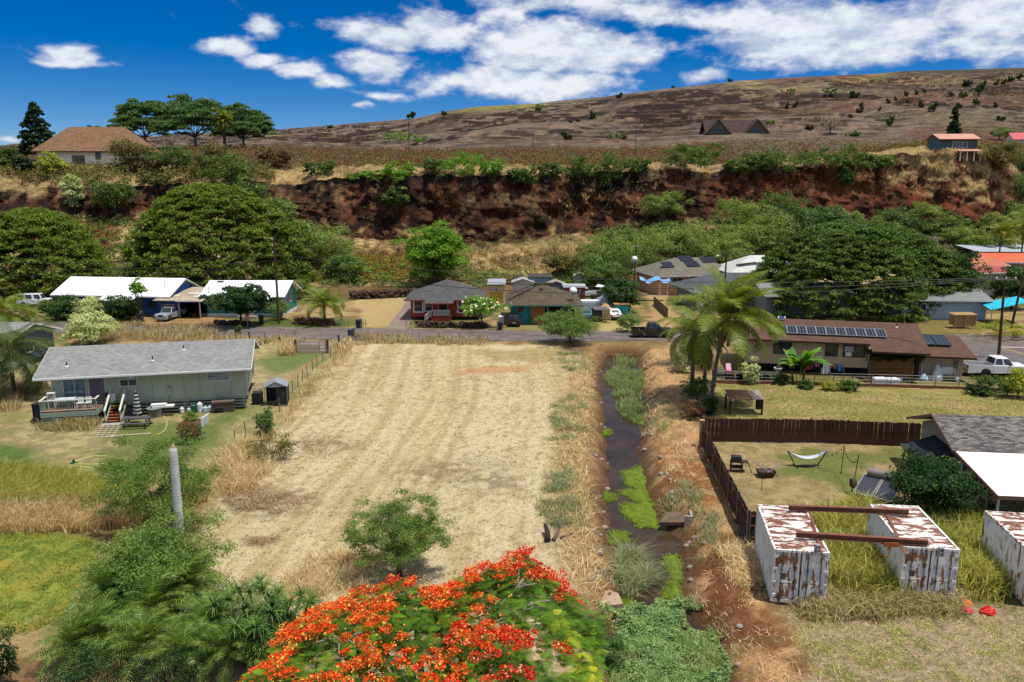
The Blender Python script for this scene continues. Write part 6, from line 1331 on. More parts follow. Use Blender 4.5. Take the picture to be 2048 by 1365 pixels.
# ================================================================== vehicles
def paint(name, c, rough=.3): return M(name, c, rough, .04, .6, spec=.5, coat=.5)
TYRE = lambda: M('tyre_rubber', (.02, .02, .02), .85, .1)
_whl = {}
def wheel(t, x, y, r, w, side):
 key = (r, w)
 if key not in _whl:
  a = MB().lathe([(r*.62, -w/2), (r*.94, -w/2), (r, -w*.36), (r, w*.36), (r*.94, w/2), (r*.62, w/2)], n=20).mesh('wheel', TYRE(), True)
  b = MB().lathe([(r*.6, -w*.42), (r*.6, w*.40), (r*.5, w*.44), (r*.2, w*.36), (.03, w*.38)], n=14).mesh('rim', M('alloy', C(176,178,182,.7), .35, .1, metal=.7)); _whl[key] = (a, b)
 o = link('wheel', _whl[key][0], t, (x, y, r), (-side*math.pi/2, 0, 0)); link('rim', _whl[key][1], o)
def vehicle(name, label, cat, loc, rz, kind='pickup', L=5.4, W=1.85, H=1.8, col_='white', pm=None, wb=3.3, r=.38, zb=1.05, hood=1.35, cab=1.7, nside=2, hoodz=None, rack=False, box=None):
 """x points forward. Body with wheel arches, glasshouse with separate windows, lights, bumpers, wheels"""
 t = thing(name, label, cat, loc, rz); h = L/2; xf = h-.85; xr = xf-wb; z0 = r*.85; ra = r*1.22; hz = hoodz or zb; w2 = W/2
 x1 = h-hood; x0 = x1-cab if kind == 'pickup' else -h+.25
 def arch(xc): return [(xc+ra*math.cos(a), r+ra*math.sin(a)) for a in [math.pi*i/8 for i in range(9)] if r+ra*math.sin(a) >= z0]
 tail = x0-.02 if kind == 'pickup' else -h
 pts = [(h-.04, z0), (h, z0+.15), (h-.02, hz-.16), (h-.12, hz-.02), (x1+.05, zb), (tail, zb)]
 if kind == 'sedan': x0 = -h+.75; pts = pts[:5]+[(x0-.1, zb), (-h+.05, zb-.03), (-h, zb-.25)]
 elif kind == 'van' or kind == 'suv': pts = pts[:5]+[(-h+.02, zb), (-h, z0+.3)]
 pts += [(tail, z0)] if kind == 'pickup' else [(-h+.04, z0)]
 low = ([] if kind == 'pickup' else arch(xr)[::-1])+arch(xf)[::-1]
 pts += low
 b = MB(); b.prism([(x, -w2, z) for x, z in pts], (0, W, 0)); body = b.build('body', pm, t)
 bv = body.modifiers.new('bevel', 'BEVEL'); bv.width = .05; bv.segments = 2; bv.limit_method = 'ANGLE'
 if kind == 'pickup':
  for s in (-1, 1):
   q = [(tail-.02, z0), (tail-.02, zb+.02), (-h+.02, zb+.02), (-h, zb-.1), (-h, z0)]+arch(xr)[::-1]
   o = MB().prism([(x, s*w2-(.09 if s > 0 else 0), z) for x, z in q], (0, .09, 0)).build('bed_side', pm, t)
  MB().box(-h+.05, -w2+.1, .62, tail-.03, w2-.1, .68).build('bed_floor', M('bed_liner', (.03,.03,.032), .8), t)
  MB().box(-h-.02, -w2+.1, .55, -h+.045, w2-.1, zb+.01).build('tailgate', pm, t)
 # glasshouse
 rk = .14; tx0, tx1 = {'pickup': (x0+.22, x1-.62), 'suv': (-h+.18, x1-.6), 'van': (-h+.1, x1-.35), 'sedan': (x0+.55, x1-.62)}[kind]
 bx0 = x0 if kind in ('pickup', 'sedan') else -h+.03
 lo = [(bx0, -w2+.06, zb-.01), (x1, -w2+.06, zb-.01), (x1, w2-.06, zb-.01), (bx0, w2-.06, zb-.01)]; hi = [(tx0, -w2+.2, H), (tx1, -w2+.2, H), (tx1, w2-.2, H), (tx0, w2-.2, H)]
 g = MB().add(lo+hi, [(3, 2, 1, 0), (4, 5, 6, 7), (0, 1, 5, 4), (1, 2, 6, 5), (2, 3, 7, 6), (3, 0, 4, 7)]).build('cab', pm, t); bv = g.modifiers.new('bevel', 'BEVEL'); bv.width = .06; bv.segments = 2
 gl = glass('car_glass', (.02,.026,.03), .05)
 def pane(q, u0, u1, v0, v1):
  q = [Vector(p) for p in q]; f = lambda u, v: q[0].lerp(q[1], u).lerp(q[3].lerp(q[2], u), v); p = [f(u0, v0), f(u1, v0), f(u1, v1), f(u0, v1)]
  n = (p[1]-p[0]).cross(p[2]-p[0]).normalized(); MB().prism([x+n*.014 for x in p], -n*.03).build('window', gl, t)
 V = [Vector(v) for v in lo+hi]
 for i in range(nside):
  a, c = i/nside, (i+1)/nside; pane([V[0], V[1], V[5], V[4]], a+.05, c-.04, .12, .88); pane([V[2], V[3], V[7], V[6]], 1-c+.04, 1-a-.05, .12, .88)
 pane([V[1], V[2], V[6], V[5]], .06, .94, .08, .92); pane([V[3], V[0], V[4], V[7]], .08, .92, .2, .88)
 for s in (-1, 1):
  MB().box(h-.05, s*w2*.62-.2, hz-.32, h+.015, s*w2*.62+.2, hz-.12).build('headlight', M('headlight', C(220,226,230,.8), .15), t)
  MB().box(-h-.03, s*(w2-.13)-.1, zb-.36, -h+.03, s*(w2-.13)+.1, zb-.04).build('taillight', M('taillight', C(190,30,26,.7), .25), t)
  MB().box(x1-.55, s*(w2+.08)-.09, zb+.02, x1-.42, s*(w2+.08)+.09, zb+.17).build('mirror', M('trim_black', (.02,.02,.02), .6), t)
  for x in (xf, xr): wheel(t, x, s*(w2-.11), r, .24, s)
 bc = M('chrome', C(200,200,204,.8), .25, .05, metal=.8) if kind == 'pickup' else M('trim_black', (.02,.02,.02), .6)
 MB().box(h-.03, -w2+.03, z0+.0, h+.09, w2-.03, z0+.22).build('bumper', bc, t); MB().box(-h-.12, -w2+.05, z0+.05, -h-.025, w2-.05, z0+.25).build('bumper', bc, t)
 MB().box(h-.03, -w2*.5, hz-.36, h+.01, w2*.5, hz-.1).build('grille', M('trim_black', None), t)
 MB().box(-h-.045, -.22, zb-.5, -h-.022, .22, zb-.38).build('licence_plate', WHITE(), t)
 if rack:
  b = MB(); zr = H+.28
  for x in (x1-.6, x0+.1, -h+.2):
   for s in (-1, 1): b.bar((x, s*(w2-.1), zb), (x, s*(w2-.1), zr), .05)
   b.bar((x, -w2+.1, zr), (x, w2-.1, zr), .05)
  for s in (-.6, 0, .6): b.bar((x1-.4, s*w2, zr+.05), (-h+.1, s*w2, zr+.05), .05)
  b.build('rack', M('rack_wood', C(120,90,74,.65), .7, .2), t)
 return t
def between(p0, p1):
 a, b = GP(*p0), GP(*p1); return ((a.x+b.x)/2, (a.y+b.y)/2, .06), math.atan2(b.y-a.y, b.x-a.x)
loc, rz = between((357, 634), (327, 643.5)); vehicle('pickup_truck', 'silver pickup with a wooden rack parked in front of the carport', 'truck', loc, rz, L=5.6, pm=paint('silver_paint', C(176,186,196,.75)), nside=1, cab=1.35, hood=1.5, zb=1.1, rack=True, H=1.82)
p = G(1303, 674.5); vehicle('pickup_truck', 'black crew cab pickup driving along the road', 'truck', (p.x, p.y, .06), 0, L=5.3, pm=paint('black_paint', (.012,.014,.018), .2), hood=1.35, cab=1.95, zb=1.1, H=1.82)
p = G(1986, 751); vehicle('pickup_truck', 'white pickup parked beside the brown roofed house', 'truck', (p.x, p.y, .04), R(-6), L=5.9, W=2.0, pm=paint('white_car_paint', C(240,240,240,.9)), hood=1.45, cab=2.0, zb=1.2, H=1.95, r=.41)
p = GP(1028, 655); vehicle('estate_car', 'dark red and black hatchback seen from behind, next to the turquoise wall', 'car', (p.x, p.y+2.1, .03), R(90), 'suv', 4.2, 1.72, 1.6, pm=paint('maroon_paint', (.03,.014,.014)), wb=2.5, r=.33, zb=1.0, hood=1.1, nside=3)
p = GP(1231, 642); vehicle('sedan', 'white sedan seen from behind beside the wooden pallet', 'car', (p.x, p.y+2.2, .03), R(94), 'sedan', 4.5, 1.75, 1.42, pm=paint('white_car_paint', None), wb=2.65, r=.32, zb=.92, hood=1.15)
p = GP(1176, 643); vehicle('sedan', 'green-blue car behind the roadside bush', 'car', (p.x, p.y+2.2, .03), R(86), 'sedan', 4.4, 1.72, 1.42, pm=paint('teal_paint', C(70,130,130,.7)), wb=2.6, r=.32, zb=.92, hood=1.15)
p = GP(70, 612); vehicle('van', 'white van behind the coconut palms at the left edge', 'van', (p.x, p.y, .03), R(10), 'van', 4.8, 1.8, 2.0, pm=paint('white_car_paint', None), wb=2.9, r=.34, zb=1.15, hood=.9, nside=3)
p = G(1322, 580); vehicle('sedan', 'black car parked by the peach house at the end of the dirt lane', 'car', (p.x, p.y, .03), R(200), 'suv', 4.4, 1.75, 1.65, pm=paint('black_paint', None), wb=2.6, r=.34, zb=1.0, hood=1.1, nside=3)
p = G(1176, 597, 0); p = Vector((P(1176, 582, 136).x, 136, 0)); vehicle('pickup_truck', 'old white pickup standing among the junk behind the dish', 'truck', (p.x, p.y, .03), R(185), L=4.9, W=1.75, pm=paint('white_car_paint', None), nside=1, cab=1.3, hood=1.2, zb=1.0, H=1.65)

# ================================================================== poles, wires, dishes
POLE = lambda: M('pole_wood', C(104,82,66,.6), .95, .25, 4, bump=.3, bscale=20)
def pole(label, base, top_z, r=.15, arm=None, arm_z=None, lean=(0, 0), insul=3, side=0, lamp=False, group=None, trans=False):
 t = thing('utility_pole', label, 'utility pole', base, 0, group); H = top_z-base[2]
 MB().tube([(0, 0, -.3), (lean[0], lean[1], H)], [r*1.15, r*.75], 10).build('pole', POLE(), t)
 im = MB().lathe([(.05, 0), (.09, .05), (.05, .1), (.08, .16), (.03, .22)], n=8).mesh('insulator', WHITE())
 if arm:
  z = (arm_z-base[2]) if arm_z else H-.35; MB().box(-arm/2+lean[0], -.14-r, z-.07, arm/2+lean[0], -.02-r*.6, z+.07).build('crossarm', M('crossarm_wood', C(150,136,122,.65), .9, .2, 4), t)
  for i in range(insul): link('insulator', im, t, (lean[0]-arm/2+.15+(arm-.3)*i/max(1, insul-1), -.08-r*.8, z+.07))
 elif side:
  for i in range(3): o = link('insulator', im, t, (lean[0]+side*(r+.12), 0, H-.5-i*.95)); MB().box(-.14 if side > 0 else 0, -.03, -.03, 0 if side > 0 else .14, .03, .02).build('bracket', M('steel', None), o)
 if lamp:
  o = MB().tube([(0, 0, H-.5), (-.5, -.3, H-.1), (-1.3, -.6, H)], .03, 5).build('lamp_arm', M('steel', None), t); MB().ball((-1.45, -.65, H-.04), .16, 8, 5, (1.5, 1, .6)).build('lamp_head', WHITE(), o)
 if trans: MB().cyl((.3, -.2, H-2.2), (.3, -.2, H-1.3), .2, n=12).build('transformer', M('transformer_grey', C(150,152,150,.6), .6), t)
 return t
b1 = GP(558, 648); z1 = P(557, 472, b1.y).z; pole('tall wooden utility pole beside the teal house', b1, z1, .16, side=-1)
b2 = G(1997, 717); z2 = P(2004, 553, b2.y).z; pole('brown leaning wooden pole with crossarm right of the brown roofed house', b2, z2, .16, arm=2.4, lean=(P(2010, 556, b2.y).x-b2.x, 0))
b3 = GP(2021, 660); z3 = P(2034, 523, b3.y).z; pole('dark wooden pole behind the crossarm pole at the right edge', b3, z3, .16, arm=2.0, lean=(1.0, 0))
b4 = Vector((P(1268, 600, 134).x, 134, 0)); pole('dark pole beside the peach house and its satellite dish', b4, P(1268, 490, 134).z, .14, arm=.9, insul=2)
b5 = Vector((P(1446, 640, 112).x, 112, 0)); pole('dark pole with a lamp arm before the white roofed house', b5, P(1446, 511, 112).z, .14, lamp=True)
pg = None
for px, pyt, pyb, arm, lb in ((818, 240, 286, 4.4, 'tall pole with wide crossarm on the plateau skyline'), (846, 272, 288, 3.6, 'short pole with crossarm half sunk in the plateau scrub'), (1066, 261, 283, .01, 'bare dark pole on the plateau near the middle'), (1272, 257, 279, .01, 'bare pole at the right part of the plateau scrub')):
 Yp = 270.; b = P(px, pyb, Yp); b.z = min(b.z, hill_z(b.x, Yp)); pole(lb, b, P(px, pyt, Yp).z, .13, arm=arm if arm > 1 else None)
def wires(name, label, spans, r=.014):
 mb = MB()
 for a, b, s in spans: mb.tube(wire(a, b, s), r, 4)
 tag(mb.build(name, M('cable_black', (.02,.02,.02), .6)), label, 'cable')
for i, (dz, lb) in enumerate(((2.55, 'upper overhead wire running along the street'), (3.5, 'middle overhead wire running along the street'), (4.3, 'lowest overhead wire running along the street'))):
 a = b1+Vector((-.25, 0, z1-b1.z-dz)); e = Vector((b2.x+.9*(i-1), b2.y-.15, z2-.1-.0*i)); l = Vector((-105, 117, a.z-.8))
 wires('overhead_wire', lb, [(l, a, 1.3), (a, e, 1.9+.5*i)], .035)
wires('overhead_wire', 'thin service wire dropping from the wooden pole to the blue house', [(b1+Vector((-.2, 0, z1-3.2)), (-51.5, 117, 5.9), .5)])
wires('guy_wire', 'slanting guy wire of the crossarm pole', [(b2+Vector((.8, 0, 7.5)), (b2.x-3.4, b2.y-1.5, .1), .0)], .015)
def dish(label, c, d, az, base=None):
 t = thing('satellite_dish', label, 'satellite dish', c, az); b = MB(); n = 18; prof = [(.02, 0), (d*.25, .03*d), (d*.42, .1*d), (d*.5, .16*d)]
 b.lathe(prof, n=n); o = b.build('reflector', WHITE(), t, smooth=True); o.rotation_euler = (math.pi/2-.3, 0, 0)
 MB().tube([(0, -d*.5, -.1), (0, -.1, -.3)], .03, 5).ball((0, -d*.5, -.08), .09, 6, 5).build('receiver', M('steel', None), t); MB().tube([(0, .05, 0), (0, .25, -.6), (0, .25, -1.6)], .05, 6).build('mount', M('steel', None), t)
c = P(1146, 583, 108); dish('large white satellite dish on the corner of the worn brown roof', c, 1.15, R(8))
c = P(1269, 519, 133.6); dish('white satellite dish on the dark pole by the peach house', c, 1.1, R(10))

# ================================================================== street and yard objects
def bin_(label, px, py, c='dark', group='wheeled bins along the street', s=1.0):
 p = GP(px, py); cs = {'dark': C(70,74,82,.6), 'white': C(224,226,226,.85), 'blue': C(92,106,124,.65), 'grey': C(120,124,130,.65)}[c]
 t = thing('waste_bin', label, 'waste bin', p, random.Random(px).uniform(-.3, .3), group); m = M('bin_'+c, cs, .5, .1)
 MB().add([(x*w, y*w, z) for z, w in ((.08, .78), (.95, 1.0)) for x, y in ((-.29, -.33), (.29, -.33), (.29, .33), (-.29, .33))], [(3, 2, 1, 0), (4, 5, 6, 7), (0, 1, 5, 4), (1, 2, 6, 5), (2, 3, 7, 6), (3, 0, 4, 7)]).build('body', m, t)
 MB().sheet([(-.32, -.37, .98), (.32, -.37, .98), (.32, .37, 1.06), (-.32, .37, 1.06)], .05).build('lid', m, t)
 wmesh = MB().cyl((-.03, 0, 0), (.03, 0, 0), .1, n=10).mesh('wheel', TYRE()); [link('wheel', wmesh, t, (x, .3, .1)) for x in (-.27, .27)]
 t.scale = (s, s, s); return t
bin_('dark wheeled bin beside the papaya in front of the blue house', 281, 645, 'dark', s=1.25); bin_('dark bin on the verge left of the driveway', 718, 657, 'dark', s=1.2); bin_('bin with pale blue lid by the gate post on the near verge', 703, 677, 'blue', s=1.2)
bin_('dark grey bin at the road edge by the plumeria', 1000, 661, 'dark', s=1.15); bin_('white bin behind the dark grey one by the plumeria', 1003, 650, 'white', s=1.2); bin_('grey cart bin below the frangipani tree of the teal house', 523, 648, 'dark', s=1.2)
p = GP(496, 656); t = thing('mailbox', 'post with orange-red mailbox at the road edge', 'mailbox', p); MB().box(-.05, -.05, 0, .05, .05, 1.6).build('post', M('steel', None), t); MB().box(-.17, -.3, 1.6, .17, .25, 1.95).ball((0, 0, 1.95), .18, 8, 5, (1, 1.4, .6)).build('box', M('orange_red', C(214,84,50,.8), .5), t)
p = P(568, 603, 113.3); t = thing('flag', 'small faded flag hanging by the wall of the teal house', 'flag', (p.x, 113.2, p.z)); MB().tube([(-.9, 0, -.5), (.9, 0, .5)], .02, 5).build('staff', M('steel', None), t)
for k, cn in enumerate(((190,70,90), (210,200,200), (70,84,140), (200,90,120))): MB().sheet([(.0+k*.2, -.02*k, .05+k*.1-.5), (.2+k*.2, -.02*k-.03, .1+k*.1-.5), (.2+k*.2, -.03, .6+k*.1-.5), (k*.2, 0, .5+k*.1-.5)], .01).build('stripe', M('flag_%d' % k, C(*cn, .75), .8), t)
def stone_run(name, label, pts, w, h, n, c, seed, size=.38, cat='wall'):
 """dry stone wall or rubble bank: every stone its own lump, joined as they are only a few pixels each"""
 rng = np.random.default_rng(seed); t = thing(name, label, cat, (pts[0][0], pts[0][1], 0)); b = MB(); o0 = Vector((pts[0][0], pts[0][1], 0)); seg = [Vector((p[0], p[1], 0)) for p in pts]
 for i in range(n):
  k = rng.integers(0, len(seg)-1); q = seg[k].lerp(seg[k+1], rng.uniform())-o0; d = (seg[k+1]-seg[k]).normalized(); nn = Vector((-d.y, d.x, 0)); z = rng.uniform(0, h); lim = 1-.3*z/h
  c_ = q+nn*rng.uniform(-w/2, w/2)*lim+Vector((0, 0, z)); s = size*rng.uniform(.6, 1.25); ph = rng.uniform(0, 6)
  b.tube([c_-Vector((math.cos(ph)*s*.6, math.sin(ph)*s*.6, 0)), c_, c_+Vector((math.cos(ph)*s*.6, math.sin(ph)*s*.6, rng.uniform(-.1, .1)))], [s*.35, s*.55, s*.3], 5, rng.uniform(0, 3))
 o = b.build('stones', c, t); o['kind'] = 'stuff'; return t
lava = M('lava_stone', C(96,76,64,.6), .95, .35, 2, bump=.6, bscale=6); redst = M('red_stone', C(140,98,76,.6), .95, .3, 2, bump=.6, bscale=6)
stone_run('stone_wall', 'dark lava stone wall in front of the red house', [GP(833, 655), GP(975, 657)], .7, .8, 300, lava, 1)
stone_run('stone_wall', 'reddish stone wall under the roadside coconut palm', [GP(588, 648), GP(668, 651)], .8, .9, 220, redst, 2)
stone_run('stone_wall', 'low dark stone wall in front of the teal house', [GP(430, 650), GP(500, 651)], .6, .6, 130, lava, 3)
stone_run('rubble_bank', 'bank of loose lava rubble behind the driveway', [Vector((P(700, 594, 133).x, 133, 0)), Vector((P(835, 588, 137).x, 137, 0))], 2.6, 1.3, 420, lava, 4, .55)
MPOST = lambda: M('fence_post', C(110,96,82,.6), .9, .25, 5)
def wire_fence(label, pts, h, npost, seed, rows=3, wood=(), r=.035):
 rng = random.Random(seed); o0 = pts[0]; t = thing('wire_fence', label, 'fence', (o0.x, o0.y, 0)); seg = [Vector((p.x, p.y, 0)) for p in pts]; ls = [(seg[i+1]-seg[i]).length for i in range(len(seg)-1)]; T = sum(ls); P_ = []
 for i in range(npost):
  d = T*i/(npost-1); k = 0
  while k < len(ls)-1 and d > ls[k]: d -= ls[k]; k += 1
  q = seg[k].lerp(seg[k+1], min(1, d/ls[k])); q.z = gz(q.x, q.y); P_.append(q)
 me = MB().cyl((0, 0, -.2), (0, 0, h), r, n=6).mesh('post', M('steel_post', C(120,116,108,.55), .7, .2)); mw = MB().box(-.08, -.08, -.2, .08, .08, h*1.05).mesh('post', MPOST())
 off = Vector((o0.x, o0.y, 0))
 for i, q in enumerate(P_): link('post', mw if i in wood else me, t, q-off, (rng.uniform(-.06, .06), rng.uniform(-.08, .08), 0))
 b = MB()
 for i in range(len(P_)-1):
  for k in range(rows): z = h*(k+1)/(rows+.2); b.tube([P_[i]-off+Vector((0, 0, z)), P_[i+1]-off+Vector((0, 0, z))], .007, 3, cap=False)
 o = b.build('wires', M('steel', None), t); o['kind'] = 'stuff'
 return t
wire_fence('leaning post and wire fence between the lawn and the straw field', [GP(690, 700), GP(641, 727), GP(597, 772), GP(555, 832), GP(505, 862), GP(470, 893)], 1.25, 17, 1)
wire_fence('post and wire fence along the near side of the road, left of the gate', [GP(430, 680), GP(480, 686), GP(590, 684)], 1.35, 7, 2, wood=(3,))
wire_fence('post and wire fence along the road verge in front of the straw field', [GP(712, 690), GP(836, 684), GP(960, 686)], 1.3, 7, 3)
wire_fence('short wire fence by the driveway below the coconut palm', [GP(664, 653), GP(732, 656)], 1.2, 5, 4); wire_fence('short wire fence left of the red house', [GP(812, 655), GP(829, 656)], 1.3, 3, 6)
def gate():
 a, b_ = GP(596, 706), GP(652, 706); w = (b_-a).length; t = thing('gate', 'grey metal farm gate between wooden posts', 'gate', a, math.atan2(b_.y-a.y, b_.x-a.x)); st = M('gate_steel', C(156,158,156,.65), .5, .15)
 b = MB(); [b.bar((0, 0, z), (w, 0, z), .06) for z in (.15, .55, .95, 1.3)]; [b.bar((x, 0, .12), (x, 0, 1.32), .06) for x in (.03, w*.78, w-.03)]; b.build('frame', st, t)
 m = MB(); n = 16
 for k in range(2):
  z0 = .2+k*.38
  for i in range(n): x = w*.78*i/n; m.bar((x, 0, z0), (x+w*.78/n, 0, z0+.3), .03); m.bar((x, .01, z0+.3), (x+w*.78/n, .01, z0), .03)
 m.build('infill', st, t)['kind'] = 'stuff'
 pm = MB().box(-.12, -.12, -.2, .12, .12, 1.6).mesh('gate_post', MPOST()); [link('gate_post', pm, t, (x, 0, 0)) for x in (-.25, w+.2)]
gate()
for i, (px, py, lb) in enumerate(((560, 698, 'weathered wooden post in the dry grass left of the gate'), (678, 694, 'weathered wooden post right of the gate'), (706, 680, 'thin wooden post beside the bin on the near verge'))):
 tag(MB().box(-.11, -.11, -.2, .11, .11, 1.45).build('post', MPOST(), loc=GP(px, py)), lb, 'post')
# ---- junk yard
def blob_cloth(name, label, cat, c, rx, ry, rz_, mat, seed):
 rng = np.random.default_rng(seed); n, m = 14, 7; V = []
 for i in range(m+1):
  for k in range(n):
   a = 2*math.pi*k/n; q = 1-(i/m)**1.6; w = 1+rng.normal()*.1; V.append((rx*q*w*math.cos(a), ry*q*w*math.sin(a), rz_*(i/m)**.7*(1+rng.normal()*.06)))
 F = [(i*n+k, i*n+(k+1) % n, (i+1)*n+(k+1) % n, (i+1)*n+k) for i in range(m) for k in range(n)]
 return tag(MB().add(V, F).build(name, mat, loc=c), label, cat)
tarp = M('tarp_silver', None); wt = M('white_tarp', C(232,234,236,.85), .6, .06, 2)
YJ = lambda px, Y, z=0: Vector((P(px, 600, Y).x, Y, z))
blob_cloth('tarpaulin', 'grey tarpaulin heap in the middle of the junk yard', 'tarpaulin', YJ(1217, 120), 3.4, 1.8, 2.6, tarp, 1); blob_cloth('tarpaulin', 'small white sheet over junk right of the grey tarpaulin', 'tarpaulin', YJ(1243, 118), 1.5, 1.0, 1.9, wt, 2)
blob_cloth('bag_heap', 'heap of tan bags in front of the grey tarpaulin', 'heap', YJ(1211, 116.5), 1.3, .8, 1.7, M('tan_bag', C(214,176,124,.75), .8, .2, 3), 3)
t = thing('canopy', 'tilted white sheet canopy on poles behind the grey tarpaulin', 'canopy', YJ(1213, 127)); MB().sheet([(-1.9, 0, 3.0), (1.6, .3, 2.2), (1.9, 2.2, 2.4), (-1.2, 2.2, 3.1)], .04).build('sheet', wt, t); pm = MB().cyl((0, 0, 0), (0, 0, 2.4), .05).mesh('pole', M('steel', None)); [link('pole', pm, t, q) for q in ((-1.5, .2, 0), (1.5, .4, 0), (1.6, 2, 0), (-1, 2, 0))]
p = YJ(1180, 119.5); t = thing('boat_cover', 'white ribbed trailer box on the junk yard grass', 'trailer', p); MB().box(-1.5, -.9, .45, 1.5, .9, 1.75).build('box', wt, t)
rb = MB().box(-1.52, -.94, 0, 1.52, -.903, .08).mesh('rib', wt); [link('rib', rb, t, (0, 0, .55+k*.18)) for k in range(6)]; [wheel(t, .2, s*.95, .3, .2, s) for s in (-1, 1)]
p = GP(1203, 645); t = thing('trailer', 'dark utility trailer left of the wooden pallet', 'trailer', p); dk_ = M('dark_box', C(60,56,58,.6), .7, .2); MB().box(-1.0, 0, .5, 1.0, 3.0, 1.75).build('box', dk_, t); MB().box(-1.05, -.05, 1.75, 1.05, 3.05, 1.82).build('lid', M('grey_lid', C(120,112,112,.6), .7), t); [wheel(t, s*1.0, 1.5, .33, .2, s) for s in (-1, 1)]
p = GP(1213, 647); t = thing('pallet', 'wooden pallet leaning against the dark trailer', 'pallet', p, .15); pw = M('pallet_wood', C(196,164,120,.65), .85, .2, 4); sl = MB().box(-.6, -.03, 0, .6, .0, .12).mesh('slat', pw);
for k in range(7): link('slat', sl, t, (0, -.12+k*.028, .08+k*.27), (-.18, 0, 0))
for x in (-.55, 0, .55): MB().prism([(x-.04, -.1, 0), (x+.04, -.1, 0), (x+.04, .25, 1.85), (x-.04, .25, 1.85)], (0, .08, 0)).build('runner', pw, t)
p = GP(1252, 628); t = thing('crate', 'small dark cupboard with white top beside the lane', 'cupboard', p); MB().box(-.55, -.3, .05, .55, .3, .85).build('body', M('cupboard_brown', C(84,60,50,.6), .8), t); MB().box(-.6, -.35, .85, .6, .35, .93).build('top', wt, t)
for i, (px, Y, w, hh, cc, lb, cat) in enumerate(((1158, 120, .7, .6, (222,224,224), 'white crate under the satellite dish', 'crate'), (1190, 131, 1.2, 1.0, (90,84,80), 'dark crate behind the white trailer box', 'crate'), (1200, 133, 1.0, 1.4, (60,64,70), 'black drum-like bin under the white canopy', 'bin'), (1226, 117.3, .8, .7, (170,178,190), 'pale blue box right of the tan bags', 'box'), (1194, 117.5, 1.0, .8, (108,98,92), 'brown-grey box left of the tan bags', 'box'), (1028, 119, .9, .9, (220,222,222), 'white appliance beside the yellow container', 'appliance'))):
 t = thing('storage_box', lb, cat, YJ(px, Y), i*.3); m_ = M('junk_%d' % i, C(*cc, .7), .7, .15); MB().box(-w/2, -w*.4, 0, w/2, w*.4, hh).build('box', m_, t); MB().box(-w/2-.04, -w*.4-.04, hh, w/2+.04, w*.4+.04, hh+.07).build('lid', m_, t)
t = thing('awning', 'light blue cloth awning strung in front of the peach house', 'awning', (P(1310, 560, 131).x, 131, 0)); zc_ = P(1310, 560, 131).z; b = MB(); V = []
for i in range(9): x = -2.6+i*.65; s_ = zc_+.35*math.cos(i*1.4)+.15*(i % 2); V += [(x, -.8, s_-.3), (x, .8, s_+.15)]
b.add(V, [(2*i, 2*i+2, 2*i+3, 2*i+1) for i in range(8)]).build('cloth', M('blue_cloth', C(120,170,226,.8), .7, .1), t); pm = MB().cyl((0, 0, 0), (0, 0, zc_), .04).mesh('pole', M('steel', None)); [link('pole', pm, t, (x, 0, 0)) for x in (-2.5, 2.5)]
a, b_ = GP(1311, 618), GP(1348, 655); t = thing('board_fence', 'weathered board fence beside the dirt lane', 'fence', (P(1308, 590, 126).x, 126, 0)); e = Vector((GP(1345, 645).x, 113, 0))-t.location; n = 40; pmn = MB().box(-.16, -.02, 0, .16, .02, 1.5).mesh('board', M('fence_grey', C(150,122,96,.62), .9, .25, 2)); an = math.atan2(e.y, e.x)
for i in range(n): link('board', pmn, t, e*(i/(n-1)), (0, 0, an))

# ---- things around the brown house
def gb(px, py, z=0): p = GP(px, py); p.z += z; return p
def fence_low():
 pts = [GP(1432, 766), GP(1600, 770), GP(1800, 775), GP(2048, 784), GP(2200, 789)]; t = thing('garden_fence', 'low rust-red kerb wall with chain-link fence behind the brown house', 'fence', pts[0])
 o0 = pts[0]; b = MB()
 for i in range(len(pts)-1):
  a, c = pts[i]-o0, pts[i+1]-o0; n = Vector((-(c-a).y, (c-a).x, 0)).normalized()*.12; b.prism([a-n, c-n, c+n, a+n], (0, 0, .28))
 b.build('kerb', M('kerb_red', C(150,102,70,.6), .9, .25, 2), t); pm = MB().cyl((0, 0, .28), (0, 0, 1.25), .03, n=6).mesh('post', M('steel_post', C(120,116,108,.55), .7, .2)); P_ = []
 for i in range(22):
  f = i/21*(len(pts)-1); k = min(int(f), len(pts)-2); P_.append((pts[k]-o0).lerp(pts[k+1]-o0, f-k)); link('post', pm, t, P_[-1])
 w = MB()
 for i in range(21):
  for z in (.35, .65, .95, 1.22): w.tube([P_[i]+Vector((0, 0, z)), P_[i+1]+Vector((0, 0, z))], .008, 3, cap=False)
 w.build('wires', M('steel', None), t)['kind'] = 'stuff'
fence_low()
def tank_(label, px, py, w=1.15):
 t = thing('water_tank', label, 'tank', gb(px, py)); MB().box(-w/2, -.4, .05, w/2, .4, .5).build('body', wt, t); MB().box(-w/2-.05, -.45, .5, w/2+.05, .45, .58).build('lid', wt, t); MB().box(-w/2+.1, -.3, .58, w/2-.1, .3, .64).build('lid_panel', wt, t)
tank_('white cool box on the garden kerb, left of the pair', 1759, 768); tank_('white cool box on the garden kerb, right of the pair', 1784, 769)
t = thing('cool_box', 'white chest on a stand against the tan wall', 'cool box', gb(1891, 758)); MB().box(-.7, -.35, .55, .7, .35, 1.2).build('body', wt, t); MB().box(-.73, -.38, 1.2, .73, .38, 1.32).build('lid', wt, t); lm = MB().box(-.03, -.03, 0, .03, .03, .55).mesh('leg', M('steel', None)); [link('leg', lm, t, q) for q in ((-.6, -.3, 0), (.6, -.3, 0), (.6, .3, 0), (-.6, .3, 0))]
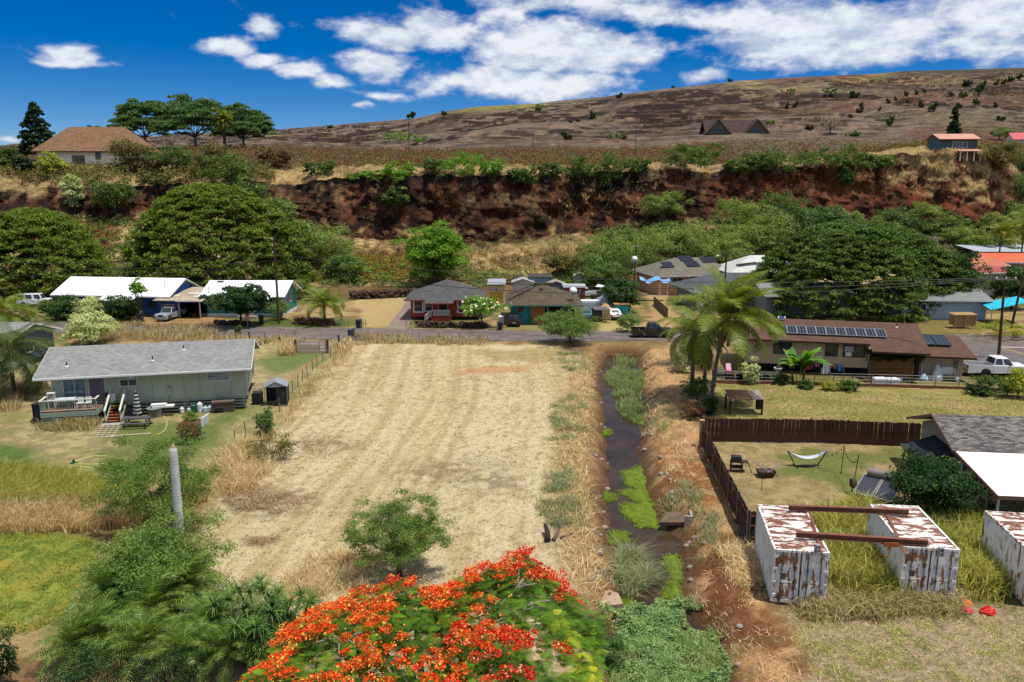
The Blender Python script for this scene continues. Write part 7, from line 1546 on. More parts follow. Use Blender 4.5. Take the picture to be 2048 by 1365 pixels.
blob_cloth('wrapped_chair', 'white wrapped pointed bundle left of the white chest', 'bundle', gb(1873, 761), .55, .5, 1.6, wt, 6); blob_cloth('bag', 'white and blue bag by the tan wall corner', 'bag', gb(1847, 761), .45, .4, .7, M('blue_white', C(170,200,220,.8), .7, .2, 3), 7)
tag(MB().cyl((0, 0, 0), (.02, .1, 2.2), .06, n=8).cyl((0.02, .1, 2.2), (.02, .1, 2.3), .08).build('pipe', wt, loc=gb(1842, 757)), 'upright white pipe leaning by the doorway', 'pipe')
for px, py, lb in ((1859, 760, 'white bucket between the bag and the bundle'), (1915, 765, 'white bucket near the right corner of the tan wall'), (1801, 764, 'white bucket at the lattice corner')):
 t = thing('bucket', lb, 'bucket', gb(px, py)); MB().lathe([(.17, 0), (.2, .42), (.22, .43), (.19, .45)], n=12).build('body', wt, t); MB().tube([(-.2, 0, .4), (0, -.1, .55), (.2, 0, .4)], .012, 4).build('handle', M('steel', None), t)
for px, py, c_, w, hh, lb in ((1745, 763, (190,150,100), 1.6, .35, 'tan planter box on the kerb left of the cool boxes'), (1752, 757, (196,84,50), .45, .3, 'orange tub behind the planter box')):
 t = thing('planter', lb, 'planter', gb(px, py)); MB().box(-w/2, -.3, 0, w/2, .3, hh).build('box', M('pl_%d' % px, C(*c_, .7), .8, .2), t); MB().box(-w/2-.03, -.33, hh-.06, w/2+.03, .33, hh-.0).build('rim', M('pl_%d' % px, None), t)
# washing line
a, e = gb(1600, 757), gb(1686, 762); t = thing('clothes_line', 'washing line strung between two posts under the brown house', 'clothes line', a); e0 = e-a; pm = MB().cyl((0, 0, 0), (0, 0, 1.9), .04).mesh('post', M('steel', None)); [link('post', pm, t, q) for q in ((0, 0, 0), e0)]; MB().tube(wire((0, 0, 1.8), e0+Vector((0, 0, 1.85)), .12), .012, 4).build('line', M('cable_black', None), t)
for i, (f, cc, hh, w, lb) in enumerate(((.08, (120,170,210), .5, .4, 'pale blue cloth at the left end of the washing line'), (.18, (196,40,60), .7, .5, 'red shirt on the washing line'), (.27, (40,44,60), .6, .45, 'dark shirt next to the red one on the washing line'), (.36, (214,70,140), .4, .4, 'pink cloth on the washing line'), (.45, (30,30,40), .8, .5, 'black trousers on the washing line'), (.54, (232,234,238), 1.1, .5, 'long white towel on the washing line'), (.62, (206,220,236), 1.0, .45, 'pale striped towel beside the long white one'), (.71, (190,50,60), .4, .35, 'small red cloth right of the towels'), (.8, (90,100,90), .5, .45, 'grey-green cloth on the washing line'), (.9, (70,120,200), .7, .4, 'bright blue cloth at the right end of the washing line'))):
 q = a+e0*f+Vector((0, 0, 1.78-.1)); b = MB(); V = []
 for k in range(4): x = -w/2+w*k/3; y = .05*(-1)**k; V += [(x, y*.3, 0), (x+.02*k, y, -hh)]
 o = b.add(V, [(2*k, 2*k+1, 2*k+3, 2*k+2) for k in range(3)]).build('laundry', M('cloth_%d' % i, C(*cc, .8), .85, .08), loc=q); o.rotation_euler = (0, 0, math.atan2(e0.y, e0.x)); tag(o, lb, 'laundry', 'washing on the line')
t = thing('drum_grill', 'round black drum grill near the palms', 'grill', gb(1436, 764)); MB().cyl((-.55, 0, .85), (.55, 0, .85), .42, n=14).build('drum', M('grill_black', (.03,.032,.034), .5), t); lm = MB().box(-.03, -.03, 0, .03, .03, .5).mesh('leg', M('steel', None)); [link('leg', lm, t, q) for q in ((-.4, -.25, 0), (.4, -.25, 0), (.4, .25, 0), (-.4, .25, 0))]
for i, (px, py, lb) in enumerate(((1474, 764, 'dark workbench right of the drum grill'), (1528, 765, 'dark workbench left of the banana plant'))):
 t = thing('workbench', lb, 'table', gb(px, py)); w = M('bench_dark', C(74,66,60,.6), .8, .2, 3); MB().box(-1.2, -.4, .85, 1.2, .4, .93).build('top', w, t); MB().box(-1.1, -.3, .25, 1.1, .3, .3).build('shelf', w, t); lm = MB().box(-.05, -.05, 0, .05, .05, .85).mesh('leg', w); [link('leg', lm, t, q) for q in ((-1.1, -.3, 0), (1.1, -.3, 0), (1.1, .3, 0), (-1.1, .3, 0))]
 bx = MB().box(-.3, -.25, 0, .3, .25, .4).mesh('box', M('bench_store_%d' % i, C(90,80,74,.6), .8, .3, 3)); [link('box', bx, t, (x, 0, .3)) for x in (-.6, .2)]
t = thing('chair', 'bright pink and white folded garden chair on the workbench', 'chair', gb(1457, 762)); MB().box(-.25, -.2, 1.0, .25, .2, 1.08).build('seat', M('hot_pink', C(230,40,130,.8), .6), t); MB().sheet([(-.25, .15, 1.08), (.25, .15, 1.08), (.25, .45, 1.7), (-.25, .45, 1.7)], .05).build('backrest', M('pink_white', C(236,190,210,.85), .6), t); lm = MB().box(-.03, -.03, 0, .03, .03, 1.0).mesh('leg', WHITE()); [link('leg', lm, t, q) for q in ((-.2, -.15, 0), (.2, -.15, 0), (.2, .15, 0), (-.2, .15, 0))]
t = thing('potted_plant', 'white pedestal pot under the banana plant', 'flower pot', gb(1555, 757)); MB().lathe([(.3, 0), (.3, .12), (.12, .3), (.12, .7), (.4, .95), (.42, 1.1), (.36, 1.1)], n=12).build('pot', wt, t); MB().ball((0, 0, 1.2), .3, 7, 5, (1, 1, .6)).build('plant', LM('shrub'), t)
# ================================================================== yard of the green house
def pedestal(name, label, cat, loc, parts, rz=0.0, group=None):
 """thing from a list of (part name, material, [boxes or cylinders])"""
 t = thing(name, label, cat, loc, rz, group)
 for pn, m, bs in parts:
  b = MB()
  for q in bs:
   if len(q) == 6: b.box(*q)
   else: b.cyl(q[0], q[1], q[2], n=10)
  b.build(pn, m, t)
 return t
def legs(t, m, pts, h, w=.03): me = MB().box(-w, -w, 0, w, w, h).mesh('leg', m); [link('leg', me, t, (x, y, 0)) for x, y in pts]
gyt = M('grey_timber', C(96,94,98,.65), .8, .2, 4)
t = thing('picnic_table', 'grey picnic table with two benches on the lawn', 'picnic table', GP(275, 853), R(6)); pl_ = MB().box(-1.05, 0, .72, 1.05, .13, .76).mesh('table_board', gyt); [link('table_board', pl_, t, (0, -.36+k*.145, 0)) for k in range(5)]
for y in (-.85, .62): MB().box(-1.05, y, .42, 1.05, y+.26, .47).build('bench', gyt, t)
for x in (-.8, .8): MB().bar((x, -.75, 0), (x, -.15, .72), .08).bar((x, .75, 0), (x, .15, .72), .08).bar((x, -.8, .39), (x, .8, .39), .07).build('leg_frame', gyt, t)
p = GP(277, 846); t = thing('parasol', 'closed black and white striped parasol standing in the picnic table', 'parasol', (p.x, p.y, 0)); MB().cyl((0, 0, 0), (0, 0, 2.6), .03).build('pole', WHITE(), t)
wm1 = M('parasol_white', C(226,224,216,.85), .8, .08, 4); bm1 = M('parasol_black', C(50,48,50,.6), .8, .1, 4); N_ = 12
for k in range(N_):
 z0, z1 = .85+k*.145, .85+(k+1)*.145; r = lambda z: .30*(1-(z-.85)/1.95)**.7+.04; MB().lathe([(r(z0)*(1+.1*(k % 2)), z0), (r(z1), z1-.002)], n=10).build('stripe', wm1 if k % 2 == 0 else bm1, t)
MB().cyl((0, 0, 2.55), (0, 0, 2.75), .03).build('finial', wm1, t)
t = thing('garden_table', 'round pale garden table near the house wall', 'table', GP(310, 833)); MB().lathe([(.02, .72), (.62, .72), (.62, .76), (.02, .76)], n=18).build('top', M('table_green', C(150,164,160,.75), .5), t); legs(t, M('steel', None), ((-.3, -.3), (.3, -.3), (.3, .3), (-.3, .3)), .72, .02)
bkm = M('cover_black', C(46,48,52,.6), .7, .2)
pedestal('grill', 'black covered grill cabinet standing before the skirting', 'grill', gh(6.3, -1.2), (('body', bkm, [(-.5, -.35, .08, .5, .35, 1.15)]), ('lid', bkm, [(-.54, -.38, 1.15, .54, .38, 1.3)])), R(13))
pedestal('crate_stack', 'light folded loungers on a crate against the house', 'lounger', gh(7.9, -1.0), (('crate', M('crate_grey', C(150,140,132,.6), .8), [(-.5, -.4, 0, .5, .4, .75)]), ('lounger', WHITE(), [(-.2, -.3, .76, 1.5, .3, .9), (-.3, -.25, .91, .9, .25, 1.05)])), R(13))
pedestal('deck_box', 'brown storage chest with lid at the right end of the house', 'chest', gh(13.3, -.75), (('body', M('chest_brown', C(112,92,82,.6), .75, .15, 4), [(-.9, -.4, .05, .9, .4, .8)]), ('lid', M('chest_lid', C(122,104,94,.6), .75), [(-.94, -.44, .8, .94, .44, .95)])), R(13))
for i, (u, r, hh, cc, lb, cat) in enumerate(((9.9, .19, .5, (226,228,226), 'small white gas bottle left of the broom', 'gas bottle'), (10.5, .17, .45, (200,214,216), 'white bucket beside the broom', 'bucket'), (11.35, .24, .85, (228,230,230), 'tall white gas bottle against the skirting', 'gas bottle'), (11.8, .22, .5, (190,210,216), 'pale blue water jug left of the green tub', 'jug'), (12.15, .2, .48, (206,214,214), 'white water jug beside the green tub', 'jug'), (12.5, .26, .4, (60,150,110), 'green tub in front of the skirting', 'tub'), (10.8, .3, .75, (36,84,66), 'dark green watering barrel behind the bottles', 'barrel'), (5.0, .18, .4, (110,60,50), 'red clay pot at the foot of the stairs', 'flower pot'))):
 t = thing('container', lb, cat, gh(u, -.55-.15*(i % 2))); m_ = M('pot_%d' % i, C(*cc, .8), .5, .08); MB().lathe([(r*.92, 0), (r, .06), (r, hh*.82), (r*.55, hh*.97), (r*.4, hh)], n=12).build('body', m_, t); MB().cyl((0, 0, hh), (0, 0, hh+.07), r*.3, n=8).build('cap', m_, t)
pedestal('broom', 'broom leaning on the house wall', 'broom', gh(10.25, -.45), (('handle', M('broom_handle', C(210,190,160,.7), .7), [((0, 0, .15), (.05, .25, 1.45), .02)]), ('brush', M('broom_head', C(200,100,60,.7), .9), [(-.15, -.05, 0, .15, .05, .16)])))
pedestal('planter', 'black planter with red pots and hoses beside the brown chest', 'planter', gh(12.95, -1.0), (('tub', bkm, [(-.35, -.3, 0, .35, .3, .42)]), ('pot', M('terracotta', C(186,92,62,.7), .8), [((-.15, 0, .42), (-.15, 0, .62), .13), ((.2, .05, .42), (.2, .05, .58), .11)])), R(13))
# chairs and covered things on the deck
for i, (u, lb) in enumerate(((2.35, 'white plastic chair on the deck, left of the two'), (2.95, 'white plastic chair on the deck, next to the stairs'))):
 t = pedestal('deck_chair', lb, 'chair', gh(u, -1.5, 1.2), (('seat', WHITE(), [(-.24, -.22, .42, .24, .22, .46)]), ('backrest', WHITE(), [(-.24, .2, .46, .24, .25, .88)])), R(13), 'white chairs on the deck'); legs(t, WHITE(), ((-.2, -.2), (.2, -.2), (.2, .2), (-.2, .2)), .42)
t = pedestal('table', 'long deck table under two pale cushions', 'table', gh(1.2, -1.1, 1.2), (('top', WHITE(), [(-.75, -.35, .62, .75, .35, .67)]), ('cushion', M('cushion_blue', C(196,206,220,.85), .8, .1, 4), [(-.72, -.33, .67, -.02, .33, .8), (.02, -.33, .67, .72, .33, .8)])), R(13)); legs(t, WHITE(), ((-.7, -.3), (.7, -.3), (.7, .3), (-.7, .3)), .62)
t = pedestal('stool', 'white stand with shelf at the left end of the deck', 'stand', gh(.1, -.9, 1.2), (('top', WHITE(), [(-.28, -.25, 1.25, .28, .25, 1.3)]), ('shelf', WHITE(), [(-.26, -.23, .7, .26, .23, .74)])), R(13)); legs(t, WHITE(), ((-.24, -.2), (.24, -.2), (.24, .2), (-.24, .2)), 1.25)
pedestal('cabinet', 'white cabinet on the landing by the stairs', 'cabinet', gh(4.35, -.35, 1.21), (('body', WHITE(), [(0, 0, 0, .4, .3, .8)]), ('top', bkm, [(-.4, .05, .5, -.1, .3, .85)])), R(13))
# grey canopy shed on the right
sg = M('canopy_grey', C(170,172,180,.65), .45, .15, 3); t = thing('garden_canopy', 'grey peaked garden canopy with black side cloth right of the green house', 'canopy', gh(16.7, -.2), R(13)); W_, D_ = 1.9, 1.7
MB().sheet([(-.08, -.1, 1.75), (W_/2, -.1, 2.25), (W_/2, D_+.1, 2.25), (-.08, D_+.1, 1.75)], .03).sheet([(W_/2, -.1, 2.25), (W_+.08, -.1, 1.75), (W_+.08, D_+.1, 1.75), (W_/2, D_+.1, 2.25)], .03).prism([(-.05, -.06, 1.75), (W_+.05, -.06, 1.75), (W_/2, -.06, 2.22)], (0, .02, 0)).build('roof', sg, t)
MB().box(W_*.5, -.03, .05, W_, 0, 1.72).build('side_cloth', bkm, t); MB().box(W_, 0.02, .05, W_+.03, D_, 1.72).build('side_cloth', bkm, t); MB().box(0, D_, .05, W_, D_+.03, 1.72).build('side_cloth', bkm, t); pm = MB().cyl((0, 0, 0), (0, 0, 1.75), .035, n=6).mesh('pole', M('steel', None)); [link('pole', pm, t, q) for q in ((0, 0, 0), (W_, -.04, 0), (W_+.05, D_+.05, 0), (0, D_+.05, 0))]
pedestal('mower', 'grey machine under cover between house and canopy', 'machine', gh(16.0, 1.2), (('body', bkm, [(-.4, -.5, .1, .3, .5, 1.0)]), ('top', M('crate_grey', None), [(-.3, -.4, 1.0, .2, .4, 1.25)])))
pedestal('rubbish_bin', 'tall black bin at the left corner of the deck', 'waste bin', gh(-.9, -1.0), (('body', bkm, [(-.35, -.35, 0, .35, .35, 1.6)]), ('lid', bkm, [(-.38, -.38, 1.6, .38, .38, 1.7)])))
# path of paving stones, stepping stones, hoses
t = thing('stone_path', 'path of pale paving stones leading from the stairs', 'path', GP(205, 864)); ps = M('paving_stone', C(206,190,166,.65), .9, .15, 4); o0 = GP(205, 864); pm = MB().box(-.14, -.1, 0, .14, .1, .05).mesh('paving_stone', ps); k_ = 0
for r in range(7):
 for c in range(4):
  q = GP(208-r*2.6+c*10.5, 851+r*4.0); link('paving_stone', pm, t, q-o0, (0, 0, .1*((r*3+c) % 3)))
for i in range(11): link('paving_stone', pm, t, GP(222+i*7.6, 873-i*.5)-o0, (0, 0, .3*(i % 4)))
hy = M('hose_yellow', C(206,214,120,.8), .5)
def hose(label, pts): b = MB(); b.tube([GP(x, y)+Vector((0, 0, .05)) for x, y in pts], .035, 5); return tag(b.build('garden_hose', hy), label, 'hose')
hose('yellow garden hose curving from the house wall over the lawn', [(318, 828), (326, 832), (333, 842), (334, 852), (330, 862), (322, 868), (312, 872)])
hose('yellow hose lying in a wide loop left of the feathery tree', [(215, 914), (190, 914), (165, 919), (150, 926), (153, 933), (180, 938), (215, 941)]); hose('short straight yellow hose inside the wide loop', [(150, 929), (180, 931), (215, 928)])
pedestal('hose_reel', 'dark green sprinkler at the tip of the hose loop', 'sprinkler', GP(148, 928), (('base', M('bin_green', None), [(-.2, -.15, 0, .2, .15, .12)]), ('head', M('sprinkler_green', C(20,80,66,.7), .5), [((0, 0, .12), (0, 0, .3), .08)])))
t = thing('raised_bed', 'raised flower bed with white board side', 'planter', GP(388, 850)); MB().box(-.9, -.7, 0, .8, .7, .3).build('soil', M('bed_soil', C(110,84,60,.6), .95), t); MB().prism([(.82, -.75, 0), (.9, -.75, 0), (.98, -.75, .75), (.9, -.75, .75)], (0, 1.5, 0)).build('board', WHITE(), t)

# ================================================================== fenced yard on the right
FW = M('fence_brown', C(84,58,44,.6), .85, .3, 1.5, c2=C(58,42,36,.6), thr=(.5, .65)); RS = M('rust_steel', C(124,70,54,.6), .8, .2, 3)
def board_fence(label, pts, h, seed, rail_side=1, posts=2.4, bw=.145):
 rng = random.Random(seed); o0 = Vector(pts[0]); t = thing('board_fence', label, 'fence', o0); me = [MB().box(-bw/2+.001, -.012, .05, bw/2-.001, .012, h+d).mesh('board', FW) for d in (-.03, 0, .02)]; b = MB(); n_all = 0
 for i in range(len(pts)-1):
  a, c = Vector(pts[i])-o0, Vector(pts[i+1])-o0; L = (c-a).length; an = math.atan2(c.y-a.y, c.x-a.x); n = int(L/bw); d = (c-a)/L; nn = Vector((-d.y, d.x, 0))*.04*rail_side
  for k in range(n): link('board', me[rng.randrange(3)], t, a+d*(k+.5)*bw+nn*rng.uniform(-.12, .12), (rng.uniform(-.015, .015), rng.uniform(-.012, .012), an+rng.uniform(-.03, .03)))
  for z in (.3, h*.55, h-.25): b.bar(a+nn+Vector((0, 0, z)), c+nn+Vector((0, 0, z)), .07)
  m = max(1, int(L/posts)); pm = MB().cyl((0, 0, 0), (0, 0, h+.12), .045, n=8).mesh('post', M('post_grey', C(140,130,124,.6), .6)); [link('post', pm, t, a+d*(L*k/m)+nn*2) for k in range(m+1)]
 b.build('rails', RS, t); return t
fl = [GP(1403, 893), GP(1495, 1088)]
board_fence('dark brown board fence running away along the creek side of the yard', [fl[1], fl[0]], 1.85, 1, 1)
board_fence('dark brown board fence across the back of the yard', [GP(1405, 884), GP(1620, 886), GP(1842, 895)], 1.85, 2, 1)
board_fence('short dark board fence between the corner post and the left container', [GP(1496, 1086), GP(1532, 1084)], 1.8, 3, -1)
pedestal('fence_corner', 'pale weathered post at the far corner of the yard fence', 'post', GP(1402, 893), (('post', M('pallet_wood', None), [(-.15, -.15, -.1, .15, .15, 2.0)]), ('cap', M('pallet_wood', None), [(-.18, -.18, 2.0, .18, .18, 2.06)])))
for i, (pz, h_, lb) in enumerate((((1497, 1078), 1.2, 'dark loose sheet leaning at the near fence corner'), ((1486, 1050), 1.0, 'grey loose board leaning on the fence'))):
 t = thing('loose_sheet', lb, 'board', GP(*pz), R(-75)); MB().sheet([(-.5, -.3, 0), (.5, -.3, 0), (.5, .15, h_), (-.5, .15, h_)], .03).build('sheet', M('loose_grey', C(84,84,84,.6), .8, .2), t); MB().box(-.5, -.34, .1, .5, -.31, .16).build('batten', FW, t)
t = thing('hammock', 'white and blue hammock on a steel stand', 'hammock', GP(1612, 934), R(-1)); sw = M('hammock_cloth', C(196,200,214,.8), .8, .25, 8); dkst = M('stand_dark', C(70,74,80,.6), .4, .1, metal=.5); b = MB(); V = []
for i in range(13): x = -1.3+2.6*i/12; z = .62+.5*(x/1.3)**2*.95; w = .28*(1-(x/1.3)**2)+.03; V += [(x, -w, z+.06), (x, 0, z-.04), (x, w, z+.06)]
b.add(V, [(3*i+j, 3*i+3+j, 3*i+4+j, 3*i+1+j) for i in range(12) for j in (0, 1)]).build('cloth', sw, t); MB().tube([(-1.35, 0, 1.15), (-.75, 0, .06), (.75, 0, .06), (1.35, 0, 1.15)], .04, 6).bar((-.75, -.5, .04), (-.75, .5, .04), .06).bar((.75, -.5, .04), (.75, .5, .04), .06).build('stand', dkst, t)
t = thing('fire_pit', 'iron fire basket with two long pale poles across it', 'fire pit', GP(1531, 953)); MB().add([(x*w, y*w, z) for z, w in ((.0, .42), (.42, .6)) for x, y in ((-1, -.6), (0, -.8), (1, -.6), (1, .6), (-1, .6))], [(4, 3, 2, 1, 0)]+[(i, (i+1) % 5, 5+(i+1) % 5, 5+i) for i in range(5)]).build('basket', M('iron_rust', C(84,66,58,.6), .8, .3, 5), t); MB().box(-.5, -.4, .25, .5, .3, .36).build('ash', M('charred', C(90,70,56,.6), .95, .4, 8), t)
tag(MB().tube([(-.95, .3, 1.0), (.1, -.3, .45)], .03, 6).tube([(.0, -.35, .4), (1.15, .1, .95)], .03, 6).build('poles', M('aluminium', C(196,196,200,.8), .35), loc=GP(1531, 953)), 'pair of pale metal poles crossed over the fire basket', 'poles'); tag(MB().cyl((0, 0, 0), (0, 0, 1.1), .022, n=6).lathe([(.09, 0), (.06, .03)], n=8).build('stake', dkst, loc=GP(1523, 980)), 'thin dark stake in front of the fire basket', 'stake')
t = pedestal('grill_stand', 'dark grill stand with shelves near the left fence', 'grill', GP(1472, 943), (('firebox', M('grill_black', None), [(-.35, -.25, .75, .3, .25, 1.1)]), ('shelf', FW, [(-.4, -.3, .3, .4, .3, .36), (-.4, -.3, .7, .75, .3, .75)]), ('brace', dkst, [((.75, -.2, .7), (1.0, -.4, 0), .03)])), R(-8)); legs(t, dkst, ((-.36, -.26), (.36, -.26), (.36, .26), (-.36, .26)), .75)
q1, q2 = GP(1682, 947), GP(1703, 988)
for q, hh, lb in ((q1, 1.95, 'thin black pole carrying the string of bulbs, the farther one'), (q2, 2.6, 'thin leaning black pole with a wheel-shaped reel, the nearer one')): tag(MB().tube([(0, 0, 0), (.05 if hh < 2 else .25, 0, hh)], .025, 6).box(-.06, -.06, 0, .06, .06, .03).build('light_pole', M('cable_black', None), loc=q), lb, 'pole')
t = thing('string_lights', 'string of small bulbs sagging between the black poles', 'string lights', q1); w1 = wire((.05, 0, 1.9), q2-q1+Vector((.22, 0, 2.3)), .5, 16); w2 = wire((.05, 0, 1.9), GP(1632, 935)-q1+Vector((0, 0, 1.1)), .4, 12); MB().tube(w1, .012, 4).tube(w2, .012, 4).build('cord', M('cable_black', None), t); bb = MB()
for q in w1[1::2]+w2[1::2]: bb.ball(q-Vector((0, 0, .08)), .05, 6, 4)
bb.build('bulbs', M('bulb', C(70,66,60,.8), .2), t)['kind'] = 'stuff'
t = thing('hose_reel', 'rusty wheel-like reel at the foot of the nearer black pole', 'reel', q2+Vector((0, -.1, 0))); MB().cyl((-.12, 0, .75), (.12, 0, .75), .3, n=14).build('wheel', M('iron_rust', None), t); MB().bar((-.2, -.2, 0), (0, 0, .7), .03).bar((.2, -.2, 0), (0, 0, .7), .03).build('leg_frame', dkst, t)
# solar water heater
c = GP(1752, 1002); t = thing('solar_water_heater', 'solar water heater with two dark panels and silver tank', 'water heater', c, R(-42)); ux, uy = Vector((1, 0, 0)), Vector((0, 1.7, .62))
for k in range(2): solar(t, (-1.15+k*1.18, -.75, .4), ux, uy, 1.1, 1.95, name='panel', div=1, mat=M('heater_glass', C(72,72,84,.6), .25, .15, 2, spec=.5), th=.1)
MB().cyl((-.95, 1.25, 1.3), (1.15, 1.25, 1.3), .3, n=16).build('tank', M('tank_silver', C(168,156,148,.7), .35, .15, 3, metal=.4), t); MB().bar((-1, -.6, 0), (-1, -.6, .42), .05).bar((1, -.6, 0), (1, -.6, .42), .05).bar((-1, .95, 0), (-1, 1.0, .95), .05).bar((1, .95, 0), (1, 1.0, .95), .05).bar((-1, -.6, .4), (-1, 1.0, .95), .05).bar((1, -.6, .4), (1, 1.0, .95), .05).build('frame', RS, t)
t = thing('swing_seat', 'garden swing with dark green canopy beside the house at the right', 'swing', GP(1806, 955), R(-12)); MB().sheet([(-.2, -.5, 1.95), (1.7, -.5, 1.95), (1.7, .8, 2.1), (-.2, .8, 2.1)], .04).build('canopy', M('canopy_green', C(50,66,52,.6), .8), t); MB().tube([(-.1, -.6, 0), (-.25, -.5, 1.2), (0, 0, 2.0)], .035, 6).tube([(1.6, -.6, 0), (1.6, 0, 2.0)], .035, 6).tube([(-.1, .7, 0), (0, 0, 2.0)], .035, 6).tube([(1.6, .7, 0), (1.6, 0, 2.0)], .035, 6).build('frame', dkst, t); MB().box(.1, -.3, .45, 1.5, .25, .52).build('seat', M('cushion_pale', C(200,190,180,.8), .8, .15, 5), t); MB().sheet([(.1, .25, .5), (1.5, .25, .5), (1.5, .5, 1.1), (.1, .5, 1.1)], .06).build('backrest', M('cushion_pale', None), t)
rn = M('rusty_tin', C(160,116,92,.62), .75, .25, 2, c2=C(120,80,62,.6), thr=(.5, .7)); t = thing('shelter', 'low work shelter with rusty tin roof behind the board fence', 'shelter', GP(1462, 828), R(-3))
for k in range(3): MB().sheet([(-.3+k*.98, -.4, 1.42), (.675+k*.98, -.4, 1.42), (.675+k*.98, 1.5, 1.75), (-.3+k*.98, 1.5, 1.75)], .04).build('roof_sheet', rn if k < 2 else M('grey_tin', C(170,160,140,.65), .7, .2, 3), t)
legs(t, FW, ((-.2, -.3), (2.5, -.3), (2.5, 1.3), (-.2, 1.3)), 1.38, .07); MB().box(2.1, -.3, .5, 2.6, .3, 1.3).build('locker', M('shed_dark', None), t); MB().bar((-.2, -.3, .9), (.3, -.3, 1.36), .06).build('brace', FW, t)
rngd = np.random.default_rng(12); b = MB(); c = GP(1478, 800)
for k in range(46): q = Vector((rngd.normal()*.9, rngd.normal()*.5, abs(rngd.normal())*.15)); a = rngd.uniform(0, 6); l = rngd.uniform(.3, 1.1); b.bar(q, q+Vector((math.cos(a)*l, math.sin(a)*l, rngd.uniform(0, .2))), .05)
tag(b.build('debris_pile', M('debris_grey', C(150,138,126,.6), .9, .3, 4), loc=c), 'pile of grey branches and scrap behind the rusty shelter', 'debris')

# ================================================================== containers, beams
def cont_mat(nm, msc, ns, rc=((76,44,34), (128,70,48), (170,104,62))):
 m, N, L, b = nodes(nm); tc = N.new('ShaderNodeTexCoord'); mp = N.new('ShaderNodeMapping'); L.new(tc.outputs['Object'], mp.inputs[0]); mp.inputs['Scale'].default_value = msc
 def nz(s, d, v, r=.65): n = N.new('ShaderNodeTexNoise'); n.inputs['Scale'].default_value = s; n.inputs['Detail'].default_value = d; n.inputs['Roughness'].default_value = r; L.new(v, n.inputs['Vector']); return n
 a = nz(ns, 9, mp.outputs[0], .62); c_ = nz(9, 6, tc.outputs['Object'])
 at = N.new('ShaderNodeAttribute'); at.attribute_type = 'OBJECT'; at.attribute_name = '["rust"]'
 ad = N.new('ShaderNodeMath'); ad.operation = 'ADD'; L.new(a.outputs[0], ad.inputs[0]); L.new(at.outputs['Fac'], ad.inputs[1])
 mr = N.new('ShaderNodeMapRange'); mr.inputs[1].default_value = .565; mr.inputs[2].default_value = .60; L.new(ad.outputs[0], mr.inputs[0])
 halo = N.new('ShaderNodeMapRange'); halo.inputs[1].default_value = .46; halo.inputs[2].default_value = .60; L.new(ad.outputs[0], halo.inputs[0])
 wr = _ramp(N, [(0, C(238,238,236,.88)), (.7, C(226,220,212,.8)), (1, C(196,160,130,.75))]); L.new(halo.outputs[0], wr.inputs[0])
 rr = _ramp(N, [(.3, C(*rc[0], .7)), (.5, C(*rc[1], .7)), (.72, C(*rc[2], .7))]); L.new(c_.outputs[0], rr.inputs[0])
 mx = N.new('ShaderNodeMix'); mx.data_type = 'RGBA'; L.new(mr.outputs[0], mx.inputs['Factor']); L.new(wr.outputs[0], mx.inputs['A']); L.new(rr.outputs[0], mx.inputs['B']); L.new(mx.outputs['Result'], b.inputs['Base Color'])
 b.inputs['Roughness'].default_value = .7; bp = N.new('ShaderNodeBump'); bp.inputs['Strength'].default_value = .3; bp.inputs['Distance'].default_value = .01; L.new(mr.outputs[0], bp.inputs['Height']); L.new(bp.outputs[0], b.inputs['Normal']); return m
CM = cont_mat('container_roof_paint', (.75, 2.6, 1.2), 1.3); CV = cont_mat('container_wall_paint', (2.2, 2.2, .6), 2.1, ((104,62,42), (166,100,58), (204,146,92))); GASK = M('gasket_dark', C(66,64,66,.6), .8, .2, 4)
def cpart(b, name, t, rust, m=None): o = b.build(name, m or (CM if name == 'roof' else CV), t); o['rust'] = rust; return o
